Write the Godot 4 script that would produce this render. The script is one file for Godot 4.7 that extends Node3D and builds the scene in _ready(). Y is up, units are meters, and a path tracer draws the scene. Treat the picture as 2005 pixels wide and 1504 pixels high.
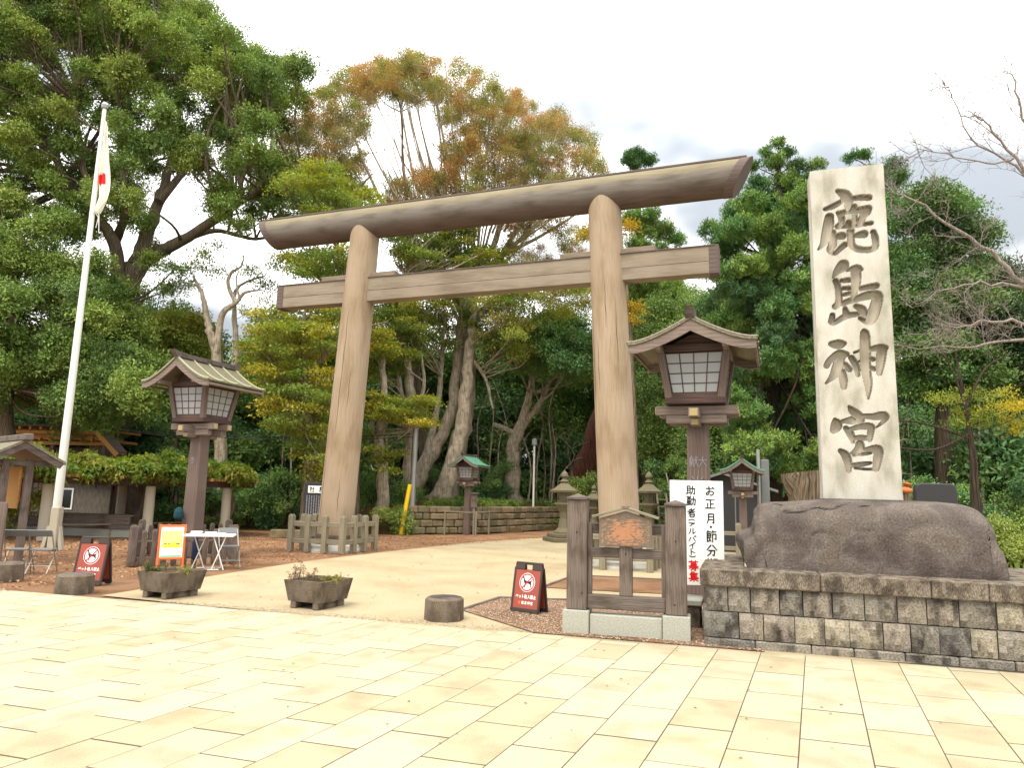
extends Node3D
# Approach to a shrine: plaza of cream pavers, wooden gate, lanterns, carved stone, old trees. y up, metres, the gate lies about 20 m off.

var used := {}
var boxes := {}
var M := {}
var rng := RandomNumberGenerator.new()

# ---------- naming ----------
func numbered(called: String) -> String:
	var k: int = used.get(called, -1) + 1
	used[called] = k
	return called if k == 0 else "%s_%03d" % [called, k]

func thing(called: String, label: String, category: String, at := Vector3.ZERO, turn := 0.0, group := "") -> Node3D:
	var o := Node3D.new()
	o.name = numbered(called)
	add_child(o)
	o.position = at
	o.rotation.y = turn
	return tag(o, label, category, group)

func tag(o: Node3D, label: String, category: String, group := "") -> Node3D:
	o.set_meta("label", label)
	o.set_meta("category", category)
	if group != "":
		o.set_meta("group", group)
	return o

func struct_node(called: String, parent: Node = self) -> Node3D:
	var o := Node3D.new()
	o.name = numbered(called)
	parent.add_child(o)
	o.set_meta("kind", "structure")
	return o

func dup(root: Node3D, at: Vector3, turn: float, label: String) -> Node3D:
	var c: Node3D = root.duplicate()
	c.name = numbered(String(root.name).trim_suffix("_000"))
	add_child(c)
	c.position = at
	c.rotation.y = turn
	c.set_meta("label", label)
	return c

func place(called: String, mesh: Mesh, m: Material, parent: Node = self, xf := Transform3D()) -> MeshInstance3D:
	var o := MeshInstance3D.new()
	o.name = numbered(called) if parent == self else called
	o.mesh = mesh
	o.material_override = m
	o.transform = xf
	parent.add_child(o, true)
	return o

func part(called: String, st: SurfaceTool, m: Material, parent: Node = self, xf := Transform3D()) -> MeshInstance3D:
	return place(called, st.commit(), m, parent, xf)

# ---------- shapes ----------
func begin() -> SurfaceTool:
	var s := SurfaceTool.new()
	s.begin(Mesh.PRIMITIVE_TRIANGLES)
	return s

func face(s: SurfaceTool, pts: Array, out: Vector3, col := Color.WHITE) -> void:
	var n: Vector3 = (pts[1] - pts[0]).cross(pts[2] - pts[0])
	if n.length_squared() < 1e-14 and pts.size() > 3:
		n = (pts[2] - pts[0]).cross(pts[3] - pts[0])
	n = n.normalized()
	var ccw := n.dot(out) > 0.0
	if not ccw:
		n = -n
	for i in range(1, pts.size() - 1):
		var q := [pts[0], pts[i + 1], pts[i]] if ccw else [pts[0], pts[i], pts[i + 1]]
		for v in q:
			s.set_color(col)
			s.set_normal(n)
			s.add_vertex(v)

func add_box(s: SurfaceTool, size: Vector3, xf := Transform3D(), b := 0.006, col := Color.WHITE) -> void:
	var h := size / 2.0
	b = minf(b, minf(h.x, minf(h.y, h.z)) * 0.6)
	var P := {}
	for sx in [-1, 1]:
		for sy in [-1, 1]:
			for sz in [-1, 1]:
				P[[sx, sy, sz, 0]] = xf * Vector3(sx * h.x, sy * (h.y - b), sz * (h.z - b))
				P[[sx, sy, sz, 1]] = xf * Vector3(sx * (h.x - b), sy * h.y, sz * (h.z - b))
				P[[sx, sy, sz, 2]] = xf * Vector3(sx * (h.x - b), sy * (h.y - b), sz * h.z)
	for d in [-1, 1]:
		face(s, [P[[d, -1, -1, 0]], P[[d, 1, -1, 0]], P[[d, 1, 1, 0]], P[[d, -1, 1, 0]]], xf.basis.x * d, col)
		face(s, [P[[-1, d, -1, 1]], P[[1, d, -1, 1]], P[[1, d, 1, 1]], P[[-1, d, 1, 1]]], xf.basis.y * d, col)
		face(s, [P[[-1, -1, d, 2]], P[[1, -1, d, 2]], P[[1, 1, d, 2]], P[[-1, 1, d, 2]]], xf.basis.z * d, col)
	for i in [-1, 1]:
		for j in [-1, 1]:
			face(s, [P[[i, j, -1, 0]], P[[i, j, 1, 0]], P[[i, j, 1, 1]], P[[i, j, -1, 1]]], xf.basis.x * i + xf.basis.y * j, col)
			face(s, [P[[i, -1, j, 0]], P[[i, 1, j, 0]], P[[i, 1, j, 2]], P[[i, -1, j, 2]]], xf.basis.x * i + xf.basis.z * j, col)
			face(s, [P[[-1, i, j, 1]], P[[1, i, j, 1]], P[[1, i, j, 2]], P[[-1, i, j, 2]]], xf.basis.y * i + xf.basis.z * j, col)
			for k in [-1, 1]:
				face(s, [P[[i, j, k, 0]], P[[i, j, k, 1]], P[[i, j, k, 2]]], xf.basis.x * i + xf.basis.y * j + xf.basis.z * k, col)

func box_mesh(size: Vector3, b := 0.006) -> Mesh:
	var key := [size, b]
	if not boxes.has(key):
		var s := begin()
		add_box(s, size, Transform3D(), b)
		boxes[key] = s.commit()
	return boxes[key]

func at3(pos: Vector3, yaw := 0.0, pitch := 0.0, roll := 0.0) -> Transform3D:
	return Transform3D(Basis.from_euler(Vector3(pitch, yaw, roll)), pos)

func box(called: String, size: Vector3, pos: Vector3, m: Material, parent: Node, b := 0.006, yaw := 0.0, pitch := 0.0, roll := 0.0) -> MeshInstance3D:
	return place(called, box_mesh(size, b), m, parent, at3(pos, yaw, pitch, roll))

# bar between two points, local y along it
func along(a: Vector3, b: Vector3, side := Vector3.BACK) -> Transform3D:
	var y := (b - a).normalized()
	if absf(y.dot(side)) > 0.95:
		side = Vector3.RIGHT
	var x := y.cross(side).normalized()
	return Transform3D(Basis(x, y, x.cross(y)), (a + b) / 2.0)

func bar(called: String, a: Vector3, b: Vector3, w: float, d: float, m: Material, parent: Node, bev := 0.004) -> MeshInstance3D:
	return place(called, box_mesh(Vector3(w, snappedf(a.distance_to(b), 0.001), d), bev), m, parent, along(a, b))

func tube(s: SurfaceTool, pts: Array, radii: Array, sides := 6, rough := 0.0, cap := true, col := Color.WHITE) -> void:
	var n := pts.size()
	var ring := []
	var x := Vector3.RIGHT
	for i in n:
		var t: Vector3 = (pts[mini(i + 1, n - 1)] - pts[maxi(i - 1, 0)]).normalized()
		x = x - t * x.dot(t)
		if x.length() < 0.05:
			x = Vector3.BACK - t * t.z
		x = x.normalized()
		var y := t.cross(x)
		var row := []
		for k in sides:
			var a := TAU * k / sides
			var d := x * cos(a) + y * sin(a)
			var r: float = radii[i] * (1.0 + (rng.randf() - 0.5) * rough)
			row.append([pts[i] + d * r, d])
		ring.append(row)
	s.set_color(col)
	for i in n - 1:
		for k in sides:
			var q := [ring[i][k], ring[i + 1][k], ring[i + 1][(k + 1) % sides], ring[i][(k + 1) % sides]]
			for v in [q[0], q[1], q[2], q[0], q[2], q[3]]:
				s.set_normal(v[1])
				s.add_vertex(v[0])
	if cap:
		for e in [0, n - 1]:
			var o: Vector3 = pts[e] - pts[1 if e == 0 else n - 2]
			var poly := []
			for v in ring[e]:
				poly.append(v[0])
			face(s, poly, o, col)

func lathe(s: SurfaceTool, prof: Array, sides := 20, xf := Transform3D(), col := Color.WHITE, turn := 0.0) -> void:
	for i in prof.size() - 1:
		var a: Vector2 = prof[i]
		var b: Vector2 = prof[i + 1]
		var t := Vector2(b.y - a.y, a.x - b.x).normalized()
		for k in sides:
			var u := TAU * k / sides + turn
			var w := TAU * (k + 1) / sides + turn
			var q := []
			for e in [[a, u], [b, u], [b, w], [a, w]]:
				var c := Vector3(cos(e[1]), 0, sin(e[1]))
				q.append([xf * Vector3(c.x * e[0].x, e[0].y, c.z * e[0].x), xf.basis * Vector3(c.x * t.x, t.y, c.z * t.x)])
			for v in [q[0], q[2], q[1], q[0], q[3], q[2]]:
				s.set_color(col)
				if sides < 9:
					var m := (u + w) / 2
					s.set_normal((xf.basis * Vector3(cos(m) * t.x, t.y, sin(m) * t.x)).normalized())
				else:
					s.set_normal(v[1].normalized())
				s.add_vertex(v[0])

# flat polygon (x, y) made thick along z, from z0 to z1
func prism(s: SurfaceTool, poly: Array, z0: float, z1: float, xf := Transform3D(), col := Color.WHITE, bev := 0.0) -> void:
	var P := PackedVector2Array(poly)
	var area := 0.0
	for i in P.size():
		area += P[i].cross(P[(i + 1) % P.size()])
	if area < 0:
		P.reverse()
	var T := Geometry2D.triangulate_polygon(P)
	var F := P
	if bev > 0.0:
		var off := Geometry2D.offset_polygon(P, -bev)
		if off.size() == 1 and off[0].size() == P.size():
			F = PackedVector2Array()
			for v in P:
				var best := off[0][0]
				for w in off[0]:
					if w.distance_squared_to(v) < best.distance_squared_to(v):
						best = w
				F.append(best)
		else:
			bev = 0.0
	for i in range(0, T.size(), 3):
		var a := [F[T[i]], F[T[i + 1]], F[T[i + 2]]]
		face(s, [xf * Vector3(a[0].x, a[0].y, z1), xf * Vector3(a[1].x, a[1].y, z1), xf * Vector3(a[2].x, a[2].y, z1)], xf.basis.z, col)
		a = [P[T[i]], P[T[i + 1]], P[T[i + 2]]]
		face(s, [xf * Vector3(a[0].x, a[0].y, z0), xf * Vector3(a[1].x, a[1].y, z0), xf * Vector3(a[2].x, a[2].y, z0)], -xf.basis.z, col)
	for i in P.size():
		var a := P[i]
		var b := P[(i + 1) % P.size()]
		var o := xf.basis * Vector3(b.y - a.y, a.x - b.x, 0)
		face(s, [xf * Vector3(a.x, a.y, z0), xf * Vector3(b.x, b.y, z0), xf * Vector3(b.x, b.y, z1 - bev), xf * Vector3(a.x, a.y, z1 - bev)], o, col)
		if bev > 0.0:
			var c := F[i]
			var d := F[(i + 1) % P.size()]
			face(s, [xf * Vector3(a.x, a.y, z1 - bev), xf * Vector3(b.x, b.y, z1 - bev), xf * Vector3(d.x, d.y, z1), xf * Vector3(c.x, c.y, z1)], o + xf.basis.z * o.length(), col)

const FLAT := Transform3D(Vector3(1, 0, 0), Vector3(0, 0, 1), Vector3(0, 1, 0), Vector3.ZERO)   # a plan (x, z) laid on the ground, thick upwards (mirrored: faces are turned by face())

func sheet(called: String, poly: Array, y: float, m: Material, parent: Node = self) -> MeshInstance3D:
	var s := begin()
	var T := Geometry2D.triangulate_polygon(PackedVector2Array(poly))
	for i in range(0, T.size(), 3):
		face(s, [Vector3(poly[T[i]].x, y, poly[T[i]].y), Vector3(poly[T[i + 1]].x, y, poly[T[i + 1]].y), Vector3(poly[T[i + 2]].x, y, poly[T[i + 2]].y)], Vector3.UP)
	return part(called, s, m, parent)

func curve(pts: Array, n := 5) -> Array:
	var out := []
	for i in pts.size() - 1:
		var a: Vector3 = pts[maxi(i - 1, 0)]
		var d: Vector3 = pts[mini(i + 2, pts.size() - 1)]
		for k in n:
			out.append((pts[i] as Vector3).cubic_interpolate(pts[i + 1], a, d, float(k) / n))
	out.append(pts[-1])
	return out

func taper(n: int, a: float, b: float, flare := 0.0) -> Array:
	var out := []
	for i in n:
		var t := float(i) / maxf(n - 1, 1)
		out.append(lerpf(a, b, t) * (1.0 + flare * exp(-t * n * 0.7)))
	return out

# ---------- materials ----------
func noise_tex(ramp: Array, freq: float, sd: int, kind := FastNoiseLite.TYPE_SIMPLEX_SMOOTH, fractal := FastNoiseLite.FRACTAL_FBM, tone := 1.0, size := 512, octaves := 5) -> NoiseTexture2D:
	var n := FastNoiseLite.new()
	n.noise_type = kind
	n.seed = sd
	n.frequency = freq
	n.fractal_type = fractal
	n.fractal_octaves = octaves
	var t := NoiseTexture2D.new()
	t.width = size
	t.height = size
	t.seamless = true
	t.noise = n
	if ramp.size():
		var gr := Gradient.new()
		var off := PackedFloat32Array()
		var col := PackedColorArray()
		for e in ramp:
			off.append(e[0])
			col.append(e[1] * Color(tone, tone, tone))
		gr.offsets = off
		gr.colors = col
		t.color_ramp = gr
	return t

var tex := {}
func shared(key: String, freq: float, sd: int, kind := FastNoiseLite.TYPE_SIMPLEX_SMOOTH, fractal := FastNoiseLite.FRACTAL_FBM) -> NoiseTexture2D:
	if not tex.has(key):
		tex[key] = noise_tex([], freq, sd, kind, fractal)
	return tex[key]

# fine: colour ramp over a fine noise; blotch: ramp over a coarse noise that multiplies it
func mat(called: String, fine: Array, scale: Vector3, opt := {}) -> StandardMaterial3D:
	var m := StandardMaterial3D.new()
	m.resource_name = called
	m.albedo_texture = noise_tex(fine, opt.get("freq", 0.02), opt.get("seed", 1), opt.get("kind", FastNoiseLite.TYPE_SIMPLEX_SMOOTH), opt.get("fractal", FastNoiseLite.FRACTAL_FBM), opt.get("tone", 0.86))
	m.uv1_triplanar = true
	m.uv1_world_triplanar = opt.get("world", false)
	m.uv1_scale = scale
	m.uv1_triplanar_sharpness = 4.0
	m.roughness = opt.get("rough", 0.85)
	m.metallic_specular = opt.get("spec", 0.35)
	m.vertex_color_use_as_albedo = opt.get("vertex", false)
	if opt.has("bump"):
		m.heightmap_enabled = true
		m.heightmap_texture = shared("bump%s" % opt.get("bump_freq", 0.05), opt.get("bump_freq", 0.05), 9)
		m.heightmap_scale = opt.bump
	if opt.has("blotch"):
		m.detail_enabled = true
		m.detail_albedo = noise_tex(opt.blotch, opt.get("blotch_freq", 0.008), opt.get("seed", 1) + 50)
		m.detail_blend_mode = BaseMaterial3D.BLEND_MODE_MUL
		m.detail_uv_layer = BaseMaterial3D.DETAIL_UV_2
		m.uv2_triplanar = true
		m.uv2_world_triplanar = opt.get("world", false)
		m.uv2_scale = opt.get("blotch_scale", Vector3(0.4, 0.4, 0.4))
	return m

func plain(called: String, c: Color, rough := 0.6, metal := 0.0) -> StandardMaterial3D:
	var m := StandardMaterial3D.new()
	m.resource_name = called
	m.albedo_color = c
	m.roughness = rough
	m.metallic = metal
	return m

func leafmat(called: String, back := 0.5) -> StandardMaterial3D:
	var m := StandardMaterial3D.new()
	m.resource_name = called
	m.vertex_color_use_as_albedo = true
	m.roughness = 0.55
	m.metallic_specular = 0.35
	m.cull_mode = BaseMaterial3D.CULL_DISABLED
	m.backlight_enabled = true
	m.backlight = Color(back, back, back * 0.7)
	return m

func c8(r: int, g: int, b: int) -> Color:
	return Color8(r, g, b)

func wood(called: String, a: Color, b: Color, c: Color, vertical: bool, opt := {}) -> StandardMaterial3D:
	var o := {"freq": 0.018, "bump": 0.35, "bump_freq": 0.03, "rough": 0.82}
	o.merge(opt, true)
	var k: float = opt.get("fine", 9.0)
	var g: float = opt.get("long", 0.11)
	var sc := Vector3(k, g, k) if vertical else Vector3(g, k, k)
	return mat(called, [[0.0, a.darkened(0.25)], [0.28, a], [0.45, b], [0.6, b.lerp(c, 0.5)], [0.78, c], [1.0, c.lightened(0.06)]], sc, o)

# ---------- writing, brushed as thin raised strokes ----------
var GLYPH := {
	"お": "15,25 70,25;40,8 40,70 20,85 15,70 45,52 75,55 82,72 65,90 50,85;75,15 90,30", "正": "12,12 88,12;50,12 50,88;50,50 82,50;25,45 25,88;6,88 94,88", "月": "28,8 28,60 14,94;28,8 76,8 76,92 64,86;28,34 76,34;28,60 76,60", "・": "46,50 54,50",
	"節": "22,2 12,18;20,10 44,10;62,2 54,18;60,10 90,10;16,26 44,26 44,58;16,42 44,42;16,58 44,58;16,26 16,92 40,80;34,70 46,88;60,30 60,96;60,30 88,30 88,72 76,68", "分": "42,6 10,46;58,6 92,46;26,50 74,50 68,92 56,86;46,50 38,74 14,94",
	"期": "4,20 54,20;16,6 16,66;42,6 42,66;16,36 42,36;16,50 42,50;4,66 56,66;20,72 8,92;38,72 52,88;66,10 66,60 56,94;66,10 92,10 92,92 82,86;66,34 92,34;66,56 92,56", "助": "12,10 12,78;12,10 42,10 42,74;12,32 42,32;12,52 42,52;4,82 50,70;52,34 92,34 86,88 74,82;68,10 68,44 62,70 46,94",
	"勤": "6,14 52,14;18,4 18,24;40,4 40,24;14,32 46,32 46,50 14,50 14,32;29,24 29,84;8,62 52,62;8,74 50,74;4,90 54,84;58,34 94,34 88,90 76,84;74,10 74,44 68,72 54,94", "者": "24,18 74,18;48,4 48,36;8,36 92,36;84,8 12,62;34,54 78,54 78,92 34,92 34,54;34,73 78,73",
	"（": "10,90 28,70 50,64 72,70 90,90", "）": "10,10 28,30 50,36 72,30 90,10", "ア": "14,16 86,16 64,44;54,36 46,64 24,92", "ル": "32,16 32,50 12,88;62,10 62,82 92,56", "バ": "34,24 10,78;62,24 90,78;76,4 84,14;90,2 98,12", "イ": "82,8 14,56;54,34 54,94", "ト": "34,6 34,94;34,40 80,60",
	"募": "10,12 90,12;32,2 32,22;68,2 68,22;30,28 70,28 70,48 30,48 30,28;30,38 70,38;10,56 92,56;50,48 10,78;54,56 92,74;34,74 70,74 64,96 54,92;50,64 44,80 26,96", "集": "34,4 14,30;26,18 26,60;50,4 54,14;26,18 84,18;26,32 78,32;26,46 78,46;26,60 88,60;54,16 54,60;8,70 92,70;50,60 50,98;48,72 14,94;52,72 88,94",
	"ペ": "8,56 38,28 92,72;70,20 78,14 86,20 78,28 70,20", "ッ": "22,44 30,58;46,38 54,54;80,40 68,74 42,90", "進": "36,8 24,34;30,26 30,70;52,6 56,16;30,26 82,26;32,40 76,40;32,54 76,54;32,70 86,70;54,26 54,70;8,14 16,24;4,42 16,42 14,72 4,82;10,76 36,90 96,92", "入": "40,10 56,16 44,50 10,92;52,30 64,62 94,92",
	"禁": "8,16 46,16;27,4 27,44;27,18 6,40;28,20 44,36;54,16 94,16;73,4 73,44;73,18 52,40;74,20 94,38;22,50 78,50;10,64 90,64;50,64 50,96 40,92;30,74 14,90;68,74 86,90", "止": "50,8 50,88;50,44 84,44;24,36 24,88;6,88 94,88",
	"鹿": "50,2 50,14;14,14 90,14;16,14 16,60 4,96;32,24 80,24 80,44 32,44 32,24;48,14 48,44;64,14 64,44;30,54 30,92 48,84;30,68 48,66;60,52 60,84 68,92 90,90 92,80;60,70 84,62", "島": "46,0 36,10;24,10 24,50;24,10 74,10 74,34;24,22 74,22;24,34 74,34;24,48 92,48;24,58 84,58 80,94 68,90;18,70 18,90 64,90;41,66 41,90;64,70 64,90",
	"神": "24,4 32,14;8,22 44,22 10,60;28,42 28,96;34,44 46,56;56,20 56,66;56,20 92,20 92,66;56,42 92,42;56,64 92,64;74,2 74,98", "宮": "50,0 50,12;10,28 10,12 90,12 86,28;30,26 70,26 70,48 30,48 30,26;50,48 44,60;20,60 80,60 80,94 20,94 20,60",
	"献": "24,2 24,20;6,16 46,16;8,28 8,94;8,28 44,28 44,92;18,38 22,48;34,38 30,48;16,54 38,54;16,66 38,66;27,54 27,90;54,36 96,36;74,6 74,44 52,94;76,44 96,94;86,12 92,22", "奉": "18,14 82,14;12,28 88,28;50,2 48,28 12,56;54,28 90,54;32,60 68,60;22,76 78,76;50,46 50,98", "大": "8,36 92,36;50,6 48,40 10,94;52,42 92,92", "社": "22,4 30,14;8,22 42,22 8,60;26,42 26,96;32,44 44,54;54,40 94,40;74,10 74,90;48,90 98,90",
}
var lift := 0.0
func glyph(s: SurfaceTool, ch: String, x: float, y: float, w: float, h: float, thick: float, z: float, xf := Transform3D()) -> void:
	for stroke in (GLYPH[ch] as String).split(";"):
		var pts := []
		for pr in stroke.split(" "):
			var q := pr.split(",")
			pts.append(Vector3(x + (q[0].to_float() - 50) / 100 * w, y - (q[1].to_float() - 50) / 100 * h, 0))
		lift = fmod(lift + 0.00007, 0.0016)
		ribbon(s, curve(pts, 3) if pts.size() > 4 else pts, thick, z + lift, xf)

func ribbon(s: SurfaceTool, pts: Array, thick: float, z: float, xf := Transform3D()) -> void:
	var n := pts.size()
	for i in n:
		var k := 0.5 * thick * (1.12 if i == 0 else (0.78 if i == n - 1 else 1.0))
		var disc := []
		for a in 8:
			disc.append(xf * (pts[i] + Vector3(cos(TAU * a / 8) * k, sin(TAU * a / 8) * k, z + 0.00002 * i)))
		face(s, disc, xf.basis.z)
		if i < n - 1:
			var j := 0.5 * thick * (0.78 if i + 1 == n - 1 else 1.0)
			var d: Vector3 = (pts[i + 1] - pts[i]).normalized()
			var o := Vector3(-d.y, d.x, 0)
			var e := Vector3(0, 0, z + 0.00004)
			face(s, [xf * (pts[i] + o * k + e), xf * (pts[i] - o * k + e), xf * (pts[i + 1] - o * j + e), xf * (pts[i + 1] + o * j + e)], xf.basis.z)

# ---------- plants ----------
var LEAF := {}
# a spray of folded leaves; spread = half extents, each leaf two or four triangles
func spray(key: String, count: int, spread: Vector3, length: float, width: float, lift_up: float, sd: int) -> Mesh:
	var r := RandomNumberGenerator.new()
	r.seed = sd
	var s := begin()
	for i in count:
		var d := Vector3(r.randfn(), r.randfn(), r.randfn()).normalized()
		var c := d * spread * pow(r.randf(), 0.45)
		var out := (d + Vector3(r.randfn(), r.randfn() + lift_up, r.randfn()) * 0.8).normalized()
		var side := out.cross(Vector3(r.randfn() * 0.35, 1, r.randfn() * 0.35)).normalized()
		var up := side.cross(out)
		var L := length * r.randf_range(0.7, 1.3)
		var W := width * r.randf_range(0.7, 1.2)
		var tint := r.randf_range(0.8, 1.2)
		var col := Color(tint * r.randf_range(0.92, 1.08), tint, tint * r.randf_range(0.85, 1.1))
		var a := c - out * L * 0.5
		var b := c + out * L * 0.5 - up * L * 0.12
		var m := c - up * W * 0.1
		face(s, [a, m + side * W * 0.5 + up * W * 0.12, b], up, col)
		face(s, [a, b, m - side * W * 0.5 + up * W * 0.12], up, col)
	LEAF[key] = s.commit()
	return LEAF[key]

# leaves over a list of lobes [centre, radius]; flat squashes each lobe; colours are picked between the given ones
func crown(called: String, parent: Node, lobes: Array, key: String, m: Material, dens: float, size: float, cols: Array, flat: float, sd: int, shell := 0.45, upward := 0.25) -> MultiMeshInstance3D:
	var r := RandomNumberGenerator.new()
	r.seed = sd
	var xf := []
	var tint := []
	for l in lobes:
		var R: float = l[1]
		var n := int(dens * R * R * 6.0 * (0.5 + 0.5 * flat)) + 2
		var base: Color = cols[r.randi() % cols.size()]
		var ph := r.randf() * TAU
		for i in n:
			var d := Vector3(r.randfn(), r.randfn() + upward, r.randfn()).normalized()
			var bump := 1.0 + 0.22 * sin(d.x * 5.0 + ph) * sin(d.z * 4.0 + ph * 2.0) + 0.12 * sin(d.y * 9.0 + ph)
			var pos: Vector3 = l[0] + d * Vector3(R, R * flat, R) * bump * pow(r.randf(), shell) + Vector3(r.randfn(), r.randfn() * (0.3 + 0.7 * flat), r.randfn()) * R * 0.16
			var lay := minf(1.0, flat * 1.4)
			var y := (Vector3.UP * 0.9 + d * 0.5 * lay + Vector3(r.randfn(), r.randfn(), r.randfn()) * 0.28 * lay).normalized()
			var x := y.cross(Vector3(r.randfn(), r.randfn() * 0.3, r.randfn())).normalized()
			var sc := size * r.randf_range(0.65, 1.3)
			xf.append(Transform3D(Basis(x * sc, y * sc, x.cross(y) * sc), pos))
			var c: Color = base.lerp(cols[r.randi() % cols.size()], r.randf() * 0.6)
			var k := r.randf_range(0.8, 1.22)
			tint.append(Color(c.r * k, c.g * k, c.b * k))
	var o := scatter(called, parent, LEAF[key], m, xf, tint)
	o.set_meta("kind", "stuff")
	return o

func scatter(called: String, parent: Node, mesh: Mesh, m: Material, xf: Array, tint: Array) -> MultiMeshInstance3D:
	var mm := MultiMesh.new()
	mm.transform_format = MultiMesh.TRANSFORM_3D
	mm.use_colors = tint.size() > 0
	mm.mesh = mesh
	mm.instance_count = xf.size()
	for i in xf.size():
		mm.set_instance_transform(i, xf[i])
		if tint.size():
			mm.set_instance_color(i, tint[i])
	var o := MultiMeshInstance3D.new()
	o.name = numbered(called) if parent == self else called
	o.multimesh = mm
	o.material_override = m
	parent.add_child(o, true)
	return o

# trunk and limbs: [points, r0, r1]; boughs grow from the nearest limb to every lobe and end in twigs
func wooden(parent: Node, limbs: Array, lobes: Array, m: Material, sd: int, sides := 8, bough := 0.05, twigs := 3, flare := 0.5, steep := 1.0) -> void:
	rng.seed = sd
	var s := begin()
	var pool := []
	for i in limbs.size():
		var c := curve(limbs[i][0], 6)
		for k in range(1, c.size() - 1):
			var w: float = limbs[i][1] * 0.22
			c[k] += Vector3(rng.randfn(), rng.randfn() * 0.4, rng.randfn()) * w * 0.4
		tube(s, c, taper(c.size(), limbs[i][1], limbs[i][2], flare if i == 0 else 0.25), sides, 0.16)
		for k in c.size():
			if i > 0 or k > c.size() * 0.5:
				pool.append([c[k], lerpf(limbs[i][1], limbs[i][2], float(k) / c.size())])
	part("trunk", s, m, parent)
	if lobes.is_empty():
		return
	var b := begin()
	for l in lobes:
		var best = pool[0]
		var bd := 1e9
		for q in pool:
			var v: Vector3 = l[0] - q[0]
			var dd := Vector2(v.x, v.z).length() * steep + absf(v.y) * 0.8 + maxf(0.0, 0.4 * v.length() - v.y) * 1.2
			if dd < bd:
				bd = dd
				best = q
		var a: Vector3 = best[0]
		var e: Vector3 = l[0]
		var mid := a.lerp(e, 0.5) + Vector3(rng.randfn(), -0.3 + rng.randfn() * 0.5, rng.randfn()) * a.distance_to(e) * 0.09
		var c := curve([a, mid, e], 4)
		var r0 := minf(best[1] * 0.7, bough * (0.5 + 0.16 * a.distance_to(e)))
		tube(b, c, taper(c.size(), r0, r0 * 0.35), 5, 0.1, false)
		for t in twigs:
			var from: Vector3 = c[4 + rng.randi() % 5]
			var d := (Vector3(rng.randfn(), absf(rng.randfn()) * 0.8, rng.randfn()).normalized() + (e - a).normalized() * 0.7).normalized() * float(l[1]) * rng.randf_range(0.6, 1.1)
			var tw := curve([from, from + d * 0.5 + Vector3(rng.randfn(), rng.randfn(), rng.randfn()) * 0.1 * float(l[1]), from + d], 2)
			tube(b, tw, taper(tw.size(), r0 * 0.4, r0 * 0.12), 4, 0.0, false)
	part("boughs", b, m, parent)

# "x,y,z,radius;..." as [centre, radius]
func lobes(text: String) -> Array:
	var out := []
	for e in text.split(";"):
		var q := e.split_floats(",")
		out.append([Vector3(q[0], q[1], q[2]), q[3]])
	return out

func tree(called: String, label: String, at: Vector3, limbs: Array, lobes: Array, o: Dictionary) -> Node3D:
	var t := thing(called, label, o.get("category", "tree"), at, 0.0, o.get("group", ""))
	var L := []
	for l in limbs:
		var q := []
		for v in l[0]:
			q.append(v - at)
		L.append([q, l[1], l[2]])
	var B := []
	for l in lobes:
		B.append([l[0] - at, l[1]])
	if L.size():
		wooden(t, L, B if o.get("boughs", true) else [], o.get("bark", M.bark), o.get("seed", 1), o.get("sides", 9), o.get("bough", 0.05), o.get("twigs", 3), o.get("flare", 0.5), o.get("steep", 1.0))
	if B.size():
		crown("crown", t, B, o.get("leaf", "broad"), o.get("mat", M.leaf), o.get("dens", 14.0), o.get("size", 1.0), o.cols, o.get("flat", 0.75), o.get("seed", 1) + 7, o.get("shell", 0.45), o.get("upward", 0.25))
	return t

# many thin bare shoots from a limb, for leafless branches
func shoots(s: SurfaceTool, c: Array, r: float, depth: int, up: float, length: float) -> void:
	tube(s, c, taper(c.size(), r, r * 0.45), 5 if r > 0.02 else 4, 0.1, false)
	if depth == 0:
		return
	for i in range(1, c.size()):
		for k in 1 + (1 if rng.randf() < 0.45 else 0):
			var d: Vector3 = (c[i] - c[i - 1]).normalized()
			var side := Vector3(rng.randfn(), rng.randfn() * 0.7 + up, rng.randfn()).normalized()
			var v := (d * 0.9 + side).normalized() * length * rng.randf_range(0.5, 1.1)
			var a: Vector3 = c[i]
			shoots(s, curve([a, a + v * 0.5 + Vector3(rng.randfn(), rng.randfn() + 0.3, rng.randfn()) * length * 0.08, a + v], 2), r * 0.5, depth - 1, up, length * 0.55)

# ---------- setting ----------
const ROW := Vector2(0.3899, -0.9208)      # direction in which the rows of pavers run (x, z)
const ACROSS := Vector2(0.9208, 0.3899)    # across the rows
func at2(v: float, u: float) -> Vector2:
	return ACROSS * v + ROW * u
func edge_u(v: float) -> float:
	return 8.43 + 0.104 * (v + 5.74)

func bank_height(x: float, z: float) -> float:
	# wooded bank behind the retaining wall, rising away from it
	var front := [Vector2(-4.1, 29.96), Vector2(-1.14, 31.67), Vector2(1.92, 36.35), Vector2(3.04, 37.99), Vector2(6.43, 40.92)]
	var edge: float = front[0].y
	for i in 4:
		if x >= front[i].x:
			edge = lerpf(front[i].y, front[i + 1].y, clampf((x - front[i].x) / (front[i + 1].x - front[i].x), 0.0, 1.0))
	var back := -z - edge - 0.25
	var h := 0.0
	if x > -6.4:
		h = 1.1 * clampf(back * 2.0, 0.0, 1.0) + 0.05 * maxf(back, 0.0)
	else:
		h = 0.9 * smoothstep(-2.0, 8.0, -z - 31.0) + 0.05 * maxf(-z - 34.0, 0.0)
	if x > 6.0:
		h *= 1.0 - smoothstep(6.0, 9.0, x) * 0.75
	return h

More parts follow.
